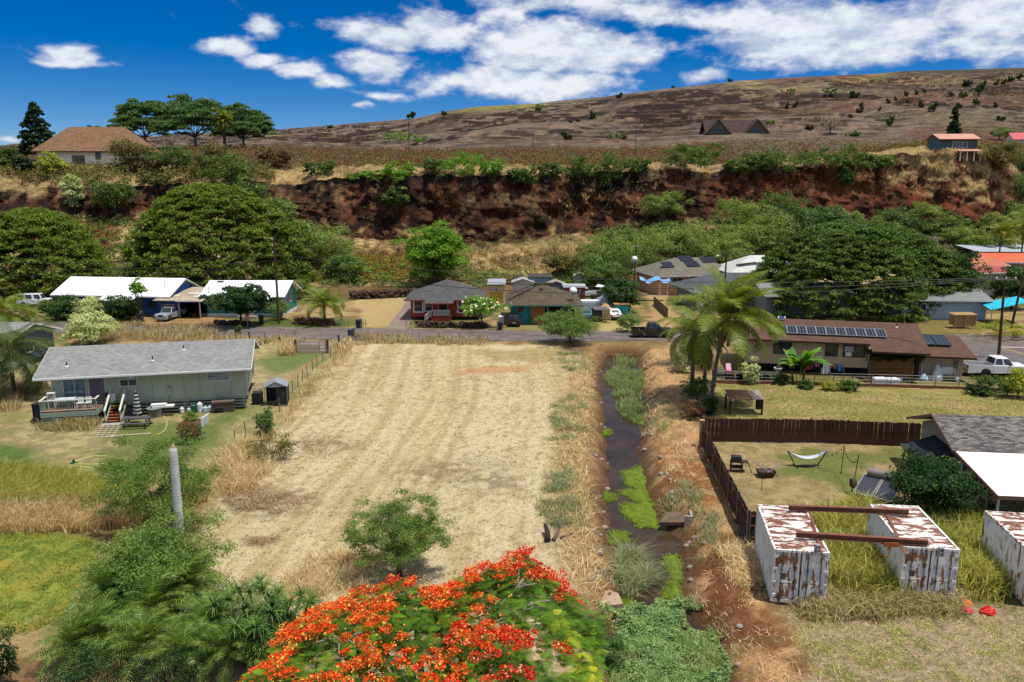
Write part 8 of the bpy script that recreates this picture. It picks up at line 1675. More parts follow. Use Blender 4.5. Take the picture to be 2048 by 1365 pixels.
def container(label, fl_, yaw, L=5.2, W=2.44, H=2.6, z0=.1, rust=0.0, roof_rust=.0, doors=True):
 t = thing('shipping_container', label, 'container', (fl_.x, fl_.y, z0), yaw); e = .012
 for x in (0, W):                                   # corrugated long sides
  b = MB(); n = 44; V = []; s = 1 if x == 0 else -1
  for i in range(n*2+1):
   y = .1+(L-.2)*i/(n*2); d = .035 if (i//2) % 2 == 0 else 0.0; V += [(x+s*(.01+d), y, .16), (x+s*(.01+d), y, H-.1)]
  b.add(V, [(2*i, 2*i+1, 2*i+3, 2*i+2) if s > 0 else (2*i+1, 2*i, 2*i+2, 2*i+3) for i in range(n*2)]); cpart(b, 'side_wall', t, rust-.03)
 b = MB(); n = 36; V = []                           # roof with shallow cross ribs
 for i in range(n*2+1): y = .08+(L-.16)*i/(n*2); d = .03 if (i//2) % 2 == 0 else 0; V += [(.06, y, H-.02-d), (W-.06, y, H-.02-d)]
 b.add(V, [(2*i, 2*i+1, 2*i+3, 2*i+2) for i in range(n*2)]); cpart(b, 'roof', t, roof_rust)
 b = MB()                                           # frame: rails and corner posts
 for x in (0, W-.1): b.box(x, .1+e, H-.11, x+.1, L-.1-e, H); b.box(x, .1+e, 0, x+.1, L-.1-e, .16)
 for y in (0, L-.1): b.box(.1+e, y, H-.12, W-.1-e, y+.1, H-.002); b.box(.1+e, y, 0, W-.1-e, y+.1, .15)
 for x in (0, W-.1):
  for y in (0, L-.1): b.box(x, y, .001, x+.1, y+.1, H+.004)
 cpart(b, 'frame', t, rust+.03)
 b = MB(); b.box(.1+e, L-.07, .15, W-.1-e, L-.03, H-.12); cpart(b, 'end_wall', t, rust)
 fm = MB().box(.08, .1, .12, W-.08, L-.1, .155).build('floor', GASK, t)
 if doors:
  MB().box(.1, .075, .15, W-.1, .1, H-.12).box(W/2-.03, .02, .18, W/2+.03, .074, H-.15).build('gasket', GASK, t)
  for k in range(2):
   x0 = .12+k*(W/2-.095); x1 = x0+W/2-.135; b = MB(); b.box(x0, .03, .18, x1, .07, H-.15)
   for j in range(3): b.box(x0+.1, .018, .3+j*.75, x1-.1, .03, .9+j*.75)
   d = cpart(b, 'door', t, rust+(.06 if k == 0 else .03)); br = MB()
   for xx in (x0+.28, x1-.22):
    br.cyl((xx, -.01, .06), (xx, -.01, H-.06), .022, n=8)
    for z in (.25, .9, 1.6, 2.25): br.box(xx-.05, -.03, z, xx+.05, .03, z+.07)
   cpart(br, 'locking_bar', d, rust+.05, M('bar_grey', C(120,110,104,.6), .6, .3, 6)); hd = MB(); hd.box(x0+.28, -.045, 1.02, x0+.75, -.02, 1.07); cpart(hd, 'handle', d, rust+.05)
   hx = .03 if k == 0 else W-.19; hg = MB()
   for z in (.3, .95, 1.6, 2.2): hg.box(hx, -.012, z, hx+.16, .03, z+.1)
   cpart(hg, 'hinge', d, rust-.02); pv = M('door_patch', C(208,212,220,.85), .6, .1, 5); b = MB(); b.box(x0+.14, .012, 1.35, x0+.5, .017, 1.75); b.box(x0+.62, .012, 1.2, x1-.08, .017, 1.6); b.build('patch', pv, d)
  MB().box(.35, .008, 1.15, .6, .016, 1.45).build('plate', M('plate_brown', C(104,92,72,.6), .8), t)
 return t
c1 = G(1541, 1203, .1); c2 = G(1797, 1197, .1)
container('rusty white container at the left, next to the board fence', c1, R(-9), rust=-.01, roof_rust=.095)
container('rusty white container in the middle, end doors facing the camera', c2, R(-7.5), L=5.0, rust=-.015, roof_rust=.085)
t = container('third white container cut by the right edge, roof almost all rust', Vector((23.55, 32.4, 0)), R(-8.5), L=4.7, rust=.03, roof_rust=.10)
for p, lb in ((GP(1549, 1206), 'concrete block under the front corner of the left container'),): tag(MB().box(-.2, -.1, 0, .2, .15, .2).box(-.16, -.105, .05, -.02, -.1, .15).box(.02, -.105, .05, .16, -.1, .15).build('concrete_block', M('concrete_old', C(176,162,146,.6), .95, .2, 6), loc=p), lb, 'block')
def beam(label, p0, p1, h=.3, w=.2, m=RS):
 t = (p1-p0); L = t.length; b = MB(); b.box(0, -w/2, 0, L, w/2, .03); b.box(0, -w/2, h-.03, L, w/2, h); b.box(0, -.02, .03, L, .02, h-.03)
 o = b.build('steel_beam', m, loc=p0); o.rotation_euler = (0, 0, math.atan2(t.y, t.x)); return tag(o, label, 'beam')
zt = 2.75
rbm = M('beam_rust', C(140,88,68,.7), .85, .2, 4, c2=C(150,120,84,.62), thr=(.62, .72)); A, B_ = G(1592, 1074, zt+.02), G(1855, 1091, zt+.02); beam('nearer rusty steel beam lying across both containers', A, B_, .26, .2, rbm); A2, B2 = G(1577, 1020, zt+.02), G(1817, 1029, zt+.02); beam('farther rusty steel beam lying across both containers', A2, B2, .26, .2, rbm)
for (a, e, lb) in (((1619, 1022), (1643, 1109), 'low rusty rail along the roof of the left container'), ((1772, 1026), (1812, 1110), 'low rusty rail along the roof of the middle container')): beam(lb, G(*a, 2.71), G(*e, 2.71), .04, .12, rbm)
def cinder(label, p, rz):
 t = thing('cinder_block', label, 'block', p, rz); cm = M('cinder_grey', C(176,176,172,.65), .95, .15, 8); b = MB()
 for x in (-.1, .065): b.box(x, -.1, 0, x+.035, .1, .4)
 for z in (0, .18, .365): b.box(-.0649, -.1, z, .0649, .1, z+.035)
 b.build('block', cm, t)
cinder('grey cinder block lying on the front corner of the left container', G(1634, 1106, 2.72), R(30)); cinder('grey cinder block standing on the roof of the middle container', G(1881, 1112, 2.72), R(-10))
q = A.lerp(B_, .72); t = thing('trolley', 'orange rusty hoist trolley hanging under the nearer beam', 'hoist', q-Vector((0, 0, .02))); om = M('rust_orange', C(190,104,50,.7), .8, .3, 6); MB().box(-.35, -.16, -.12, .35, -.13, .1).box(-.35, .13, -.12, .35, .16, .1).build('plate', om, t); MB().tube([(0, 0, -.1), (0, 0, -.6)], .02, 5).build('chain', RS, t); MB().ball((0, 0, -.3), .1, 7, 5).ball((-.12, 0, -.65), .1, 7, 5).build('hook_block', M('hook_yellow', C(214,160,60,.7), .6), t)
for i, (px, py, cc, s, lb, cat) in enumerate(((1929, 1214, (240,120,40), .31, 'orange plastic bag in the grass right of the middle container', 'bag'), (1932, 1226, (214,70,80), .27, 'crumpled pink-red bag below the orange bag', 'bag'), (1975, 1228, (206,24,26), .31, 'bright red bag alone in the dry grass', 'bag'))):
 blob_cloth('plastic_bag', lb, cat, GP(px, py)+Vector((0, 0, .06)), s*1.15, s*.8, s*1.1, M('bag_%d' % i, C(*cc, .9), .45, .1), 40+i)
# creek works
cg = M('outlet_concrete', C(190,178,160,.6), .9, .2, 3, bump=.3); q = GP(1345, 1063); t = thing('culvert_outlet', 'concrete apron and headwall of a drain outlet on the creek bank', 'drain outlet', Vector((q.x, q.y, -.65)), R(-6)); MB().prism([(-.85, -.2, -.06), (.75, -.4, .12), (.7, .75, .3), (-.3, .7, .2)], (0, 0, -.2)).build('apron', M('apron_mud', C(124,104,84,.6), .9, .2, 2), t); MB().box(.62, -.55, -.35, 1.12, -.4, .55).box(.98, -.39, -.35, 1.12, .55, .5).build('headwall', cg, t); MB().box(.55, -.75, -.5, 1.2, -.56, -.3).build('footing', cg, t)
t = thing('slab_rock', 'broken pale concrete slab on the creek bank beside the red flowers', 'slab', GP(1212, 1202), .4); MB().prism([(-.75, -.6, -.2), (.5, -.75, -.25), (.75, .1, -.2), (.1, .7, 0), (-.6, .5, .05)], (.0, 0, .38)).build('slab', M('slab_pale', C(196,168,140,.6), .95, .2, 2, bump=.5, bscale=8), t)
b = MB(); [b.bar((-.5, y, .05), (.3, y+.3, .3), .1) for y in (-.2, .1)]; b.build('rebar', RS, t)
lg = M('log_grey', C(124,100,84,.6), .95, .3, 4, bump=.5, bscale=10)
for (a, e, r, lb) in (((1096, 1086), (1090, 1066), .16, 'dark charred stump standing in the straw field by the creek'), ((1107, 1084), (1118, 1064), .12, 'grey log lying beside the charred stump'), ((1120, 1078), (1145, 1070), .06, 'thin branch lying right of the grey log')):
 a_, e_ = GP(*a)+Vector((0, 0, r)), GP(*e)+Vector((0, 0, r*1.6 if r < .15 else .5)); tag(MB().tube([a_, a_.lerp(e_, .5)+Vector((.05, 0, .03)), e_], [r, r*.9, r*.6], 8).build('log', M('charred_log', C(70,52,44,.6), .95, .3, 5) if r > .15 else lg, smooth=True), lb, 'log')
# ================================================================== vegetation near the camera
T = lambda *a, **k: tree_px(*a, on='ground', **k)
T('plumeria', 'frangipani tree with white flowers in front of the teal house', 'tree', 483, 652, 566, 98, grow=1.3, style='citrus', nc=110, nl=170, leaf=.34, asp=.5, flowers=(WHITE(), 60, .3), skirt=.22, cr=.9)
T('plumeria', 'open frangipani with yellow-white flowers beside the red house', 'tree', 963, 655, 589, 90, grow=1.1, style='bright', nc=56, nl=70, leaf=.34, asp=.4, flowers=(M('cream_flower', C(240,236,200,.9), .8), 60, .3), skirt=.3, cr=.8, bark=PALE(), limbs=14)
T('roadside_tree', 'bushy feathery tree on the near verge of the road above the creek', 'tree', 1140, 688, 614, 108, grow=1.25, style='mesquite', nc=110, nl=150, leaf=.24, asp=.3, cr=.85, skirt=.05, limbs=9)
hbs = 'bushes in front of the blue house'
for px, pb, pt, pw, st, lb in ((133, 640, 588, 66, 'mango', 'dark green round bush left of the variegated ones'), (181, 640, 592, 52, 'variegated', 'pale variegated bush against the blue wall'), (243, 642, 587, 62, 'citrus', 'dark bush with yellow leaves right of the pale one'), (98, 625, 600, 26, 'shrub', 'small reddish flowering bush at the left end of the row'), (180, 688, 619, 80, 'variegated', 'cream variegated shrub on the near side of the road')):
 T('bush', lb, 'bush', px, pb, pt, pw, grow=1.35, style=st, nc=80, nl=120, leaf=.24, group=hbs, cr=.85, skirt=-.1)
for px, pb, pt, pw, st, lb, lf in ((545, 920, 862, 125, 'olive', 'low olive green bush at the edge of the straw field', .13), (383, 848, 822, 34, 'bright', 'green bush in the raised flower bed', .12), (377, 886, 838, 52, 'brown', 'reddish ornamental grass bush with orange flowers', .12), (392, 880, 842, 36, 'mesqdark', 'grey-green bush right of the reddish one', .12), (88, 838, 806, 24, 'yellowgreen', 'yellow-green potted shrub at the deck corner', .14), (240, 838, 792, 20, 'citrus', 'flowering shrub beside the deck stairs', .13), (530, 872, 815, 44, 'mesqdark', 'thin feathery sapling by the fence of the lawn', .14),
 (1500, 768, 716, 40, 'variegated', 'pale cactus-like bush left of the banana plant', .22), (1368, 745, 672, 50, 'variegated', 'pale leafy bush by the road left of the palms', .2), (1395, 800, 750, 70, 'mesqdark', 'dark green bush at the foot of the twin palms', .2), (1388, 838, 800, 60, 'brown', 'reddish bush below the palms at the fence corner', .16), (1418, 828, 792, 40, 'dark', 'small dark bush right of the reddish one', .16),
 (2010, 676, 640, 110, 'yellowgreen', 'clipped yellow-green hedge across the road at the right edge', .22), (1985, 790, 750, 90, 'shrub', 'leafy bush in front of the white pickup', .2), (2035, 795, 735, 60, 'yellowgreen', 'tall yellowish shrub at the right edge beside the white pickup', .2), (1955, 790, 765, 50, 'citrus', 'low dark bush at the right end of the garden kerb', .18), (1610, 778, 758, 40, 'shrub', 'small plants under the banana leaves', .16), (1700, 782, 760, 50, 'shrub', 'low plants on the kerb below the washing line', .16), (1560, 768, 745, 44, 'mesqdark', 'green plant left of the banana stem', .16), (1660, 780, 762, 40, 'yellowgreen', 'yellowish seedlings on the garden kerb', .14),
 (477, 670, 650, 16, 'shrub', 'small bright shrub on the road verge above the grey roof', .18), (1150, 660, 640, 50, 'shrub', 'green weeds left of the dirt lane', .2), (1255, 664, 625, 60, 'mesquite', 'loose green weeds beside the white sedan', .2), (895, 640, 618, 24, 'bright', 'bright young plant before the red house', .2), (560, 640, 598, 60, 'mesquite', 'green bush right of the teal house', .2), (590, 600, 560, 90, 'mesquite', 'loose green thicket behind the coconut palm', .35), (1225, 1340, 1260, 70, 'mesqdark', 'blue-green shrub between red flowers and creek', .09), (6, 1380, 1255, 70, 'citrus', 'dark leafy tree at the lower left corner', .12), (150, 1400, 1290, 170, 'citrus', 'dark undergrowth between the areca palms on the left', .1), (330, 1410, 1300, 190, 'dark', 'dark undergrowth between the areca palms on the right', .1), (420, 1265, 1190, 110, 'mesqdark', 'leafy shrub between the areca palms and the strap-leaved plant', .09), (1200, 1290, 1215, 60, 'olive', 'grey-green weeds under the right edge of the flame tree', .08), (1170, 1420, 1330, 120, 'mesquite', 'light green weeds at the bottom edge beside the creek', .09), (470, 1235, 1160, 150, 'mesqdark', 'soft blue-green shrub behind the strap-leaved plant', .08)):
 T('bush', lb, 'bush', px, pb, pt, pw, style=st, nc=44, nl=70, leaf=lf, asp=.45, limbs=6)
T('citrus_tree', 'dense dark green tree beside the solar water heater', 'tree', 1858, 1038, 906, 150, grow=1.18, style='citrus', nc=130, nl=170, leaf=.16, cr=.65, skirt=.05)
T('feathery_tree', 'drooping yellow-green feathery tree behind the bare palm trunk', 'tree', 312, 1062, 862, 225, grow=1.15, style='mesquite', nc=120, nl=230, leaf=.16, asp=.28, cr=.72, skirt=.02, droop=.8, limbs=14, inner=.25)
T('large_shrub', 'large dark green shrub in front of the bare palm trunk', 'bush', 318, 1216, 1030, 265, grow=1.1, style='mesquite', nc=150, nl=260, leaf=.13, asp=.4, cr=.75, skirt=.0, limbs=14, inner=.25)
T('feathery_tree', 'small rounded feathery tree in the straw field above the red flowers', 'tree', 800, 1152, 990, 178, grow=1.3, style='mesquite', nc=150, nl=260, leaf=.12, asp=.28, cr=.55, skirt=.08, limbs=18, inner=.2, droop=.4)
T('papaya', 'slim papaya tree in front of the blue house', 'tree', 284, 645, 556, 36, style='bright', nc=14, nl=26, leaf=.5, cr=.8, skirt=.6, limbs=8)
PALM_A = lambda: leaf_mat('palm_leaf_areca', C(48,74,28,1.1), C(120,144,66,1.1), C(196,186,90,1), trans=.3, rough=.35)
# fronds shared by the palms
rngp = np.random.default_rng(21)
FC = [frond_mesh(rngp, 4.2, d, 44, 1.1, .062, h, (.0, .3), mat=PALM_L(), up=.25) for d, h in ((1.3, .7), (1.8, .9), (2.4, 1.0))]; FD = [frond_mesh(rngp, 4.2, d, 40, .98, .055, h, mat=PALM_D(), up=.15) for d, h in ((1.1, .4), (1.6, .6), (2.1, .7))]; FA = [frond_mesh(rngp, 2.1, d, 19, .62, .05, .6, mat=PALM_A(), up=.35, stemr=.02) for d in (1.0, 1.5, 2.0)]
def palm_px(label, px, pyb, pyc, fm, nf, sc, seed, tr=.17, Y=None, lean=0.0, **kw):
 b = GP(px, pyb) if Y is None else Vector((P(px, 700, Y).x, Y, 0)); H = P(px, pyc, b.y).z; return palm('coconut_palm', label, 'palm tree', b, H, nf, fm, tr, PTRUNK(), (lean, 0), scale=sc, seed=seed, **kw)
palm_px('tallest wind-blown coconut palm with orange nuts by the creek', 1421, 815, 640, FC, 36, 1.42, 3, .2, lean=.9, pitch=(-.8, 1.4), sway=(.32, 0), clusters=9, dead=10)
palm_px('shaggy shorter palm with hanging dead leaves left of the tallest palm', 1383, 792, 665, FC, 22, .95, 4, .22, sway=(-.1, .1), dead=34)
palm_px('second shaggy palm in the clump by the creek', 1408, 786, 680, FD, 18, .85, 5, .2, dead=30)
palm_px('palm behind the clump near the dark pickup', 1398, 730, 612, FD, 20, 1.0, 14, .16)
palm_px('squat coconut palm on the stone wall by the driveway', 650, 650, 612, FC, 24, .95, 6, .22, pitch=(-.45, 1.2))
palm_px('big coconut palm at the left edge beside the grey roofed house', 30, 795, 705, FD, 36, 1.35, 7, .2)
palm_px('coconut palm farther back at the left edge behind the big one', 14, 700, 625, FC, 26, 1.2, 8, .18); palm_px('small palm behind the left palms next to the white van', 60, 668, 628, FD, 16, .8, 9, .15)
for px, Yp, pc, lb, sd in ((1975, 160, 470, 'pale coconut palm above the silver roof, left of the two', 10), (2018, 163, 460, 'pale coconut palm above the silver roof, right of the two', 11)): palm_px(lb, px, 0, pc, FC, 22, 1.1, sd, .2, Y=Yp, pitch=(-.4, 1.2))
for i, (px, Yp, h_, s_, lb) in enumerate(((150, 30.5, 3.3, 1.0, 'areca palm at the left of the clump with bluish drooping leaves'), (245, 29.6, 3.0, 1.0, 'areca palm in the middle of the foreground clump'), (320, 31.2, 3.4, 1.05, 'tallest areca palm of the clump below the dark shrub'), (215, 27.6, 2.2, .95, 'low areca palm at the bottom of the clump'), (365, 28.6, 2.6, .95, 'areca palm at the right of the clump beside the strap-leaved plant'), (110, 28.5, 2.3, .95, 'areca palm at the lower left of the clump'), (300, 27.0, 1.9, .9, 'yellowish areca palm at the bottom edge'), (60, 27.6, 2.0, .9, 'areca palm at the far left bottom of the clump'), (400, 27.4, 2.2, .9, 'areca palm at the bottom right of the clump'), (190, 31.5, 2.6, 1.0, 'areca palm at the back of the clump under the dark shrub'))):
 b = Vector((P(px, 700, Yp).x, Yp, 0)); palm('areca_palm', lb, 'palm tree', b, h_*.5-.15, 30, FA, .07, PTRUNK(), (.2, .1), pitch=(-.5, 1.3), seed=40+i, scale=s_, group='areca palms in the foreground clump')
t = thing('palm_trunk', 'tall bare grey palm trunk without a crown', 'palm trunk', (P(326, 700, 34).x, 34, 0)); hz = P(327, 893, 34).z; tk = M('royal_trunk', C(204,202,200,.9), .9, .14, 2, bump=.3, bscale=10)
MB().tube([(.05*i/14, 0, hz*i/14*.97) for i in range(15)]+[(.06, 0, hz*.985), (.07, 0, hz)], [.225-.045*i/14 for i in range(15)]+[.15, .06], 14).build('trunk', tk, t, smooth=True); rm = MB()
for i in range(40): z = .4+i*(hz-.9)/40; r = .224-.045*z/hz*.97; rm.lathe([(r, 0), (r+.006, .015), (r, .03)], (.05*z/hz, 0, z), 14)
rm.build('rings', tk, t)['kind'] = 'stuff'; MB().lathe([(.15, 0), (.12, .2), (.06, .32), (.02, .36)], (.065, 0, hz*.965), 10).build('broken_top', M('trunk_tip', C(190,160,140,.65), .9), t)
# banana plant: every leaf a part
def banana(base, n, seed):
 rng = np.random.default_rng(seed); t = thing('banana_plant', 'banana plant with long torn leaves before the tan wall', 'banana plant', base); MB().tube([(0, 0, 0), (.05, 0, 1.6)], [.16, .1], 8).tube([(-.9, .2, 0), (-1.2, .1, 1.2)], [.13, .08], 8).build('stem', M('banana_stem', C(140,130,70,.65), .8, .25, 3), t); ml = leaf_mat('banana_leaf', C(60,110,30,1), C(120,160,60,1), C(190,190,80,.9), trans=.35)
 for k in range(n):
  L_ = rng.uniform(2.3, 3.4); w = rng.uniform(.28, .42); V = []; F = []; m_ = 9; a = rng.uniform(.75, 1.5); p = np.zeros(3)
  for i in range(m_+1):
   u = i/m_; ww = w*math.sin(math.pi*min(1, .08+u*.92))**.6; V += [(p[0], -ww, p[2]-.12*ww/w), (p[0], 0, p[2]), (p[0], ww, p[2]-.12*ww/w)]; p = p+np.array([math.cos(a), 0, math.sin(a)])*L_/m_; a -= .15
   if i: j = 3*(i-1); F += [(j, j+3, j+4, j+1), (j+1, j+4, j+5, j+2)]
  me = np_mesh('leaf', np.array(V), np.array(F), ml, {'v': np.full(len(V), rng.uniform(.1, .8))}); link('leaf', me, t, (0 if k % 3 else -1.2, 0, 1.5), (0, 0, rng.uniform(0, 6.28) if k > 1 else k*3))
banana(GP(1606, 766), 24, 2)
def strap_plant(label, px, Yp, nros, seed):
 rng = np.random.default_rng(seed); b = Vector((P(px, 700, Yp).x, Yp, 0)); t = thing('strap_leaf_plant', label, 'shrub', b); V = []; F4 = []; v = []; tb = MB()
 for r in range(nros):
  c = np.array([rng.normal()*.75, rng.normal()*.6, rng.uniform(.6, 2.5)]); tb.tube([(c[0]*.3, c[1]*.3, 0), (c[0]*.7, c[1]*.8, c[2]*.6), tuple(c)], [.07, .05, .04], 5)
  for k in range(46):
   a = rng.uniform(0, 6.28); el = rng.uniform(-.1, 1.3); L_ = rng.uniform(.55, .85); d = np.array([math.cos(a), math.sin(a), 0]); s = np.array([-d[1], d[0], 0])*.03; p = c.copy(); tone = rng.uniform(0, .8)
   for i in range(4):
    j = len(V); V += [tuple(p-s*(1-i*.25)), tuple(p+s*(1-i*.25))]; v += [tone, tone]
    if i: F4.append((j-2, j-1, j+1, j))
    p = p+(d*math.cos(el)+np.array([0, 0, math.sin(el)]))*L_/3; el -= .55
 link('leaves', np_mesh('leaves', np.array(V), np.array(F4), leaf_mat('strap_leaf', C(36,66,26,1), C(104,136,60,1), C(170,176,90,.9), trans=.2), {'v': np.array(v)}), t); tb.build('stem', BARK(), t)
strap_plant('dark strap-leaved plant left of the red flowering tree', 470, 28.2, 40, 3); strap_plant('second strap-leaved plant behind the first, nearer the straw field', 520, 29.6, 18, 4)

# ---- flame tree ------------------------------------------------------------
def flame_tree():
 rng = np.random.default_rng(99); base = Vector((-2.9, 21.2, 0)); t = thing('flame_tree', 'flame tree covered in red and orange flowers at the bottom of the picture', 'tree', base)
 # the top of the crown as seen: outline px -> a broad, lumpy umbrella
 edge = [(330,1450),(375,1365),(445,1290),(525,1215),(625,1152),(715,1118),(800,1122),(900,1118),(955,1085),(1040,1072),(1130,1080),(1200,1130),(1215,1230),(1205,1320),(1175,1420),(1000,1560),(700,1600),(480,1480)]
 lvl = 5.6; pl = [G(x, y, lvl)[:2] for x, y in edge]; xs = [p[0] for p in pl]; ys = [p[1] for p in pl]
 def top(X, Y): s = -sdf(pl, X, Y); return 3.9+1.9*sstep(0, 2.6, s)+(fbm(X*.8+9, Y*.8, 3, 4)-.5)*1.5
 X = rng.uniform(min(xs), max(xs), 9000); Y = rng.uniform(min(ys), max(ys), 9000); k = sdf(pl, X, Y) < -.05; X, Y = X[k], Y[k]
 Z = top(X, Y)
 # feathery leaves: a rib with pairs of leaflets, three depths under the surface
 n = 5400; i = rng.integers(0, len(X), n); c = np.stack([X[i], Y[i], Z[i]-np.abs(rng.normal(size=n))*.55-.05], -1); az = rng.uniform(0, 6.283, n); L_ = rng.uniform(.36, .6, n); m_ = 14
 d = np.stack([np.cos(az), np.sin(az), rng.uniform(-.25, .35, n)], -1); s = np.stack([-np.sin(az), np.cos(az), np.zeros(n)], -1); V = []
 for j in range(m_):
  f = (j+.8)/m_; q = c+d*(L_*f)[:, None]; q[:, 2] -= (f**2)*.16; wl = (.15*math.sin(math.pi*(.15+.8*f)))
  for sg in (-1, 1):
   tip = q+s*sg*wl+d*.05+np.array([0, 0, -.03]); w = d*.0105; V.append(np.stack([q-w, q+w, tip+w*.7, tip-w*.7], 1))
 V = np.stack(V, 1); tone = np.clip(rng.uniform(0, .75, n)+.32*sstep(.6, 2.2, c[:, 0])*sstep(24.5, 22.8, c[:, 1]), 0, .95)
 link('foliage', np_mesh('foliage', V.reshape(-1, 3)-np.array(base), quadF(n*m_*2), leaf_mat('flame_leaf', C(36,74,18,1), C(112,150,34,1), C(190,190,50,1), trans=.35), {'v': np.repeat(tone, m_*2*4)}), t)
 # grey limbs showing through
 b = MB(); b.tube([(0, 0, -.2), (.1, .1, 1.6), (.2, .2, 2.4)], [.38, .3, .26], 10); tops = []
 for q in range(15):
  a = q*.42+rng.uniform(-.1, .1); r = rng.uniform(2.2, 5.5); ex, ey = base.x+math.cos(a)*r*1.1, base.y+math.sin(a)*r*.95
  if sdf(pl, np.array([ex]), np.array([ey]))[0] > -.2: ex, ey = base.x+(ex-base.x)*.55, base.y+(ey-base.y)*.55
  e = Vector((ex-base.x, ey-base.y, float(top(np.array([ex]), np.array([ey]))[0])-.25)); m1 = Vector((.2, .2, 2.4)).lerp(e, .5)+Vector((0, 0, .5)); b.tube([(.2, .2, 2.3), m1, e], [.16, .1, .045], 6); tops.append((m1, e))
  for z in range(5):
   f = rng.uniform(.3, 1); st = m1.lerp(e, f); a2 = rng.uniform(0, 6.28); en = st+Vector((math.cos(a2)*.8, math.sin(a2)*.8, rng.uniform(.05, .35))); b.tube([st, st.lerp(en, .5)+Vector((0, 0, .08)), en], [.04, .03, .015], 5)
 b.build('trunk', M('flame_bark', C(164,150,140,.65), .9, .2, 4), t, smooth=True)
 # flower clusters: separate heads sharing four meshes
 def head(cols, seed):
  rg = np.random.default_rng(seed); n = 120; d = unit(rg.normal(size=(n, 3))); d[:, 2] = np.abs(d[:, 2])*.8; r = rg.uniform(.45, 1, (n, 1)); pos = d*r*np.array([.33, .33, .24]); V = leaf_quads(rg, pos, d+rg.normal(size=(n, 3))*.9, .088, .6); return np_mesh('blossoms', V, quadF(n), cols, {'v': np.repeat(rg.uniform(0, 1, n), 4)})
 mo = leaf_mat('petal_orange', C(206,40,8,.95), C(246,92,18,.95), C(255,200,90,1), trans=.25); mr_ = leaf_mat('petal_red', C(186,16,6,.95), C(238,48,14,.95), C(255,190,130,1), trans=.25)
 ho = [head(mo, 1), head(mo, 2), head(mo, 3)]; hr = [head(mr_, 4), head(mr_, 5), head(mr_, 6)]; cnt = 0; used = []
 for q in range(4000):
  j = int(rng.integers(0, len(X))); x, y = X[j], Y[j]; dens = .95-.75*sstep(-.2, 1.2, x)*sstep(25.4, 23.6, y)-.35*sstep(1.2, 2.6, x)
  if vnoise(np.array([x*.9]), np.array([y*.9]), 12)[0] > .30+.38*dens or rng.uniform() > dens: continue
  if any((x-u)**2+(y-w)**2 < .16 for u, w in used): continue
  used.append((x, y)); px = x+rng.normal()*.8; red = px > -.9+.3*(y-22); me = (hr if red else ho)[int(rng.integers(0, 3))]; sc_ = rng.uniform(.65, 1.3)
  link('blossoms', me, t, (x-base.x, y-base.y, Z[j]-base.z+.06), (rng.uniform(-.3, .3), rng.uniform(-.3, .3), rng.uniform(0, 6)), [sc_, sc_, sc_*rng.uniform(.7, 1)]); cnt += 1
  if cnt >= 265: break
 n = 5200; i = rng.integers(0, len(used), n); p = np.array(used)[i]+rng.normal(size=(n, 2))*.3; z = top(p[:, 0], p[:, 1])+rng.normal(size=n)*.12
 Vq = leaf_quads(rng, np.stack([p[:, 0], p[:, 1], z], -1), rng.normal(size=(n, 3))+np.array([0, -.3, 1]), .075, .65); link('loose_petals', np_mesh('loose_petals', Vq-np.array(base), quadF(n), mo, {'v': np.repeat(rng.uniform(0, 1, n), 4)}), t)['kind'] = 'stuff'
flame_tree()

# ---- grasses ---------------------------------------------------------------
g_ = GR
grass('deck_grass', [(85, 862), (88, 842), (190, 846), (188, 862)], 3500, .75, .03, g_['olive'](), 90, clump=40, crad=.3, margin=.6)
grass('verge_grass', [(415, 688), (520, 690), (600, 690), (600, 682), (430, 672)], 1500, .7, .09, g_['reed'](), 1, clump=50, crad=.4, margin=2); grass('verge_grass', [(215, 676), (420, 684), (420, 655), (230, 648)], 6500, 0.85, .05, g_['reed'](), 2, clump=90, crad=.6, margin=4, tilt=(.3, 0))
grass('verge_grass', [(712, 687), (840, 690), (970, 690), (970, 680), (840, 677), (712, 672)], 5000, .65, .05, g_['reed'](), 3, clump=80, crad=.5, margin=3)
grass('fence_straw', [(690, 705), (640, 735), (596, 784), (556, 842), (520, 872), (540, 880), (575, 848), (620, 786), (655, 738), (700, 708)], 2600, .5, .035, g_['straw'](), 4, clump=90, crad=.4, margin=2.5); grass('fence_straw', [(590, 712), (560, 712), (556, 690), (590, 690)], 900, 1.2, .06, g_['straw'](), 41); grass('fence_straw', [(655, 712), (700, 705), (700, 682), (660, 695)], 700, .9, .06, g_['straw'](), 42)
grass('tall_straw', [(425, 985), (500, 980), (520, 935), (500, 885), (475, 880), (440, 925), (415, 960)], 5200, 1.0, .024, g_['straw'](), 5, lean=.6, clump=60, crad=.4, margin=2, tilt=(.2, -.2)); grass('tall_straw', [(565, 1205), (720, 1185), (740, 1120), (660, 1110), (580, 1160)], 2600, .8, .022, g_['straw'](), 51, lean=.6, clump=40, crad=.3, margin=1.5)
grass('meadow_grass', [(-60, 1020), (250, 1015), (285, 985), (60, 945), (-60, 945)], 15000, 1.1, .035, g_['green'](), 6, tilt=(.3, 0)); grass('meadow_straw', [(-60, 1070), (170, 1068), (300, 1045), (420, 1000), (380, 980), (250, 1005), (-60, 1008)], 13000, .95, .035, g_['straw'](), 7, tilt=(.3, -.1)); grass('lawn_grass', [(-60, 1070), (130, 1068), (190, 1080), (180, 1190), (120, 1245), (-60, 1290)], 22000, .24, .02, leaf_mat('grass_bright', C(112,132,40,1), C(176,182,84,1), C(200,184,104,.9), trans=.35), 8, lean=.9)
grass('left_hedge_grass', [(-20, 850), (70, 780), (85, 765), (60, 762), (-20, 820)], 4500, 1.0, .04, g_['reed'](), 9, clump=60, crad=.4, margin=2)
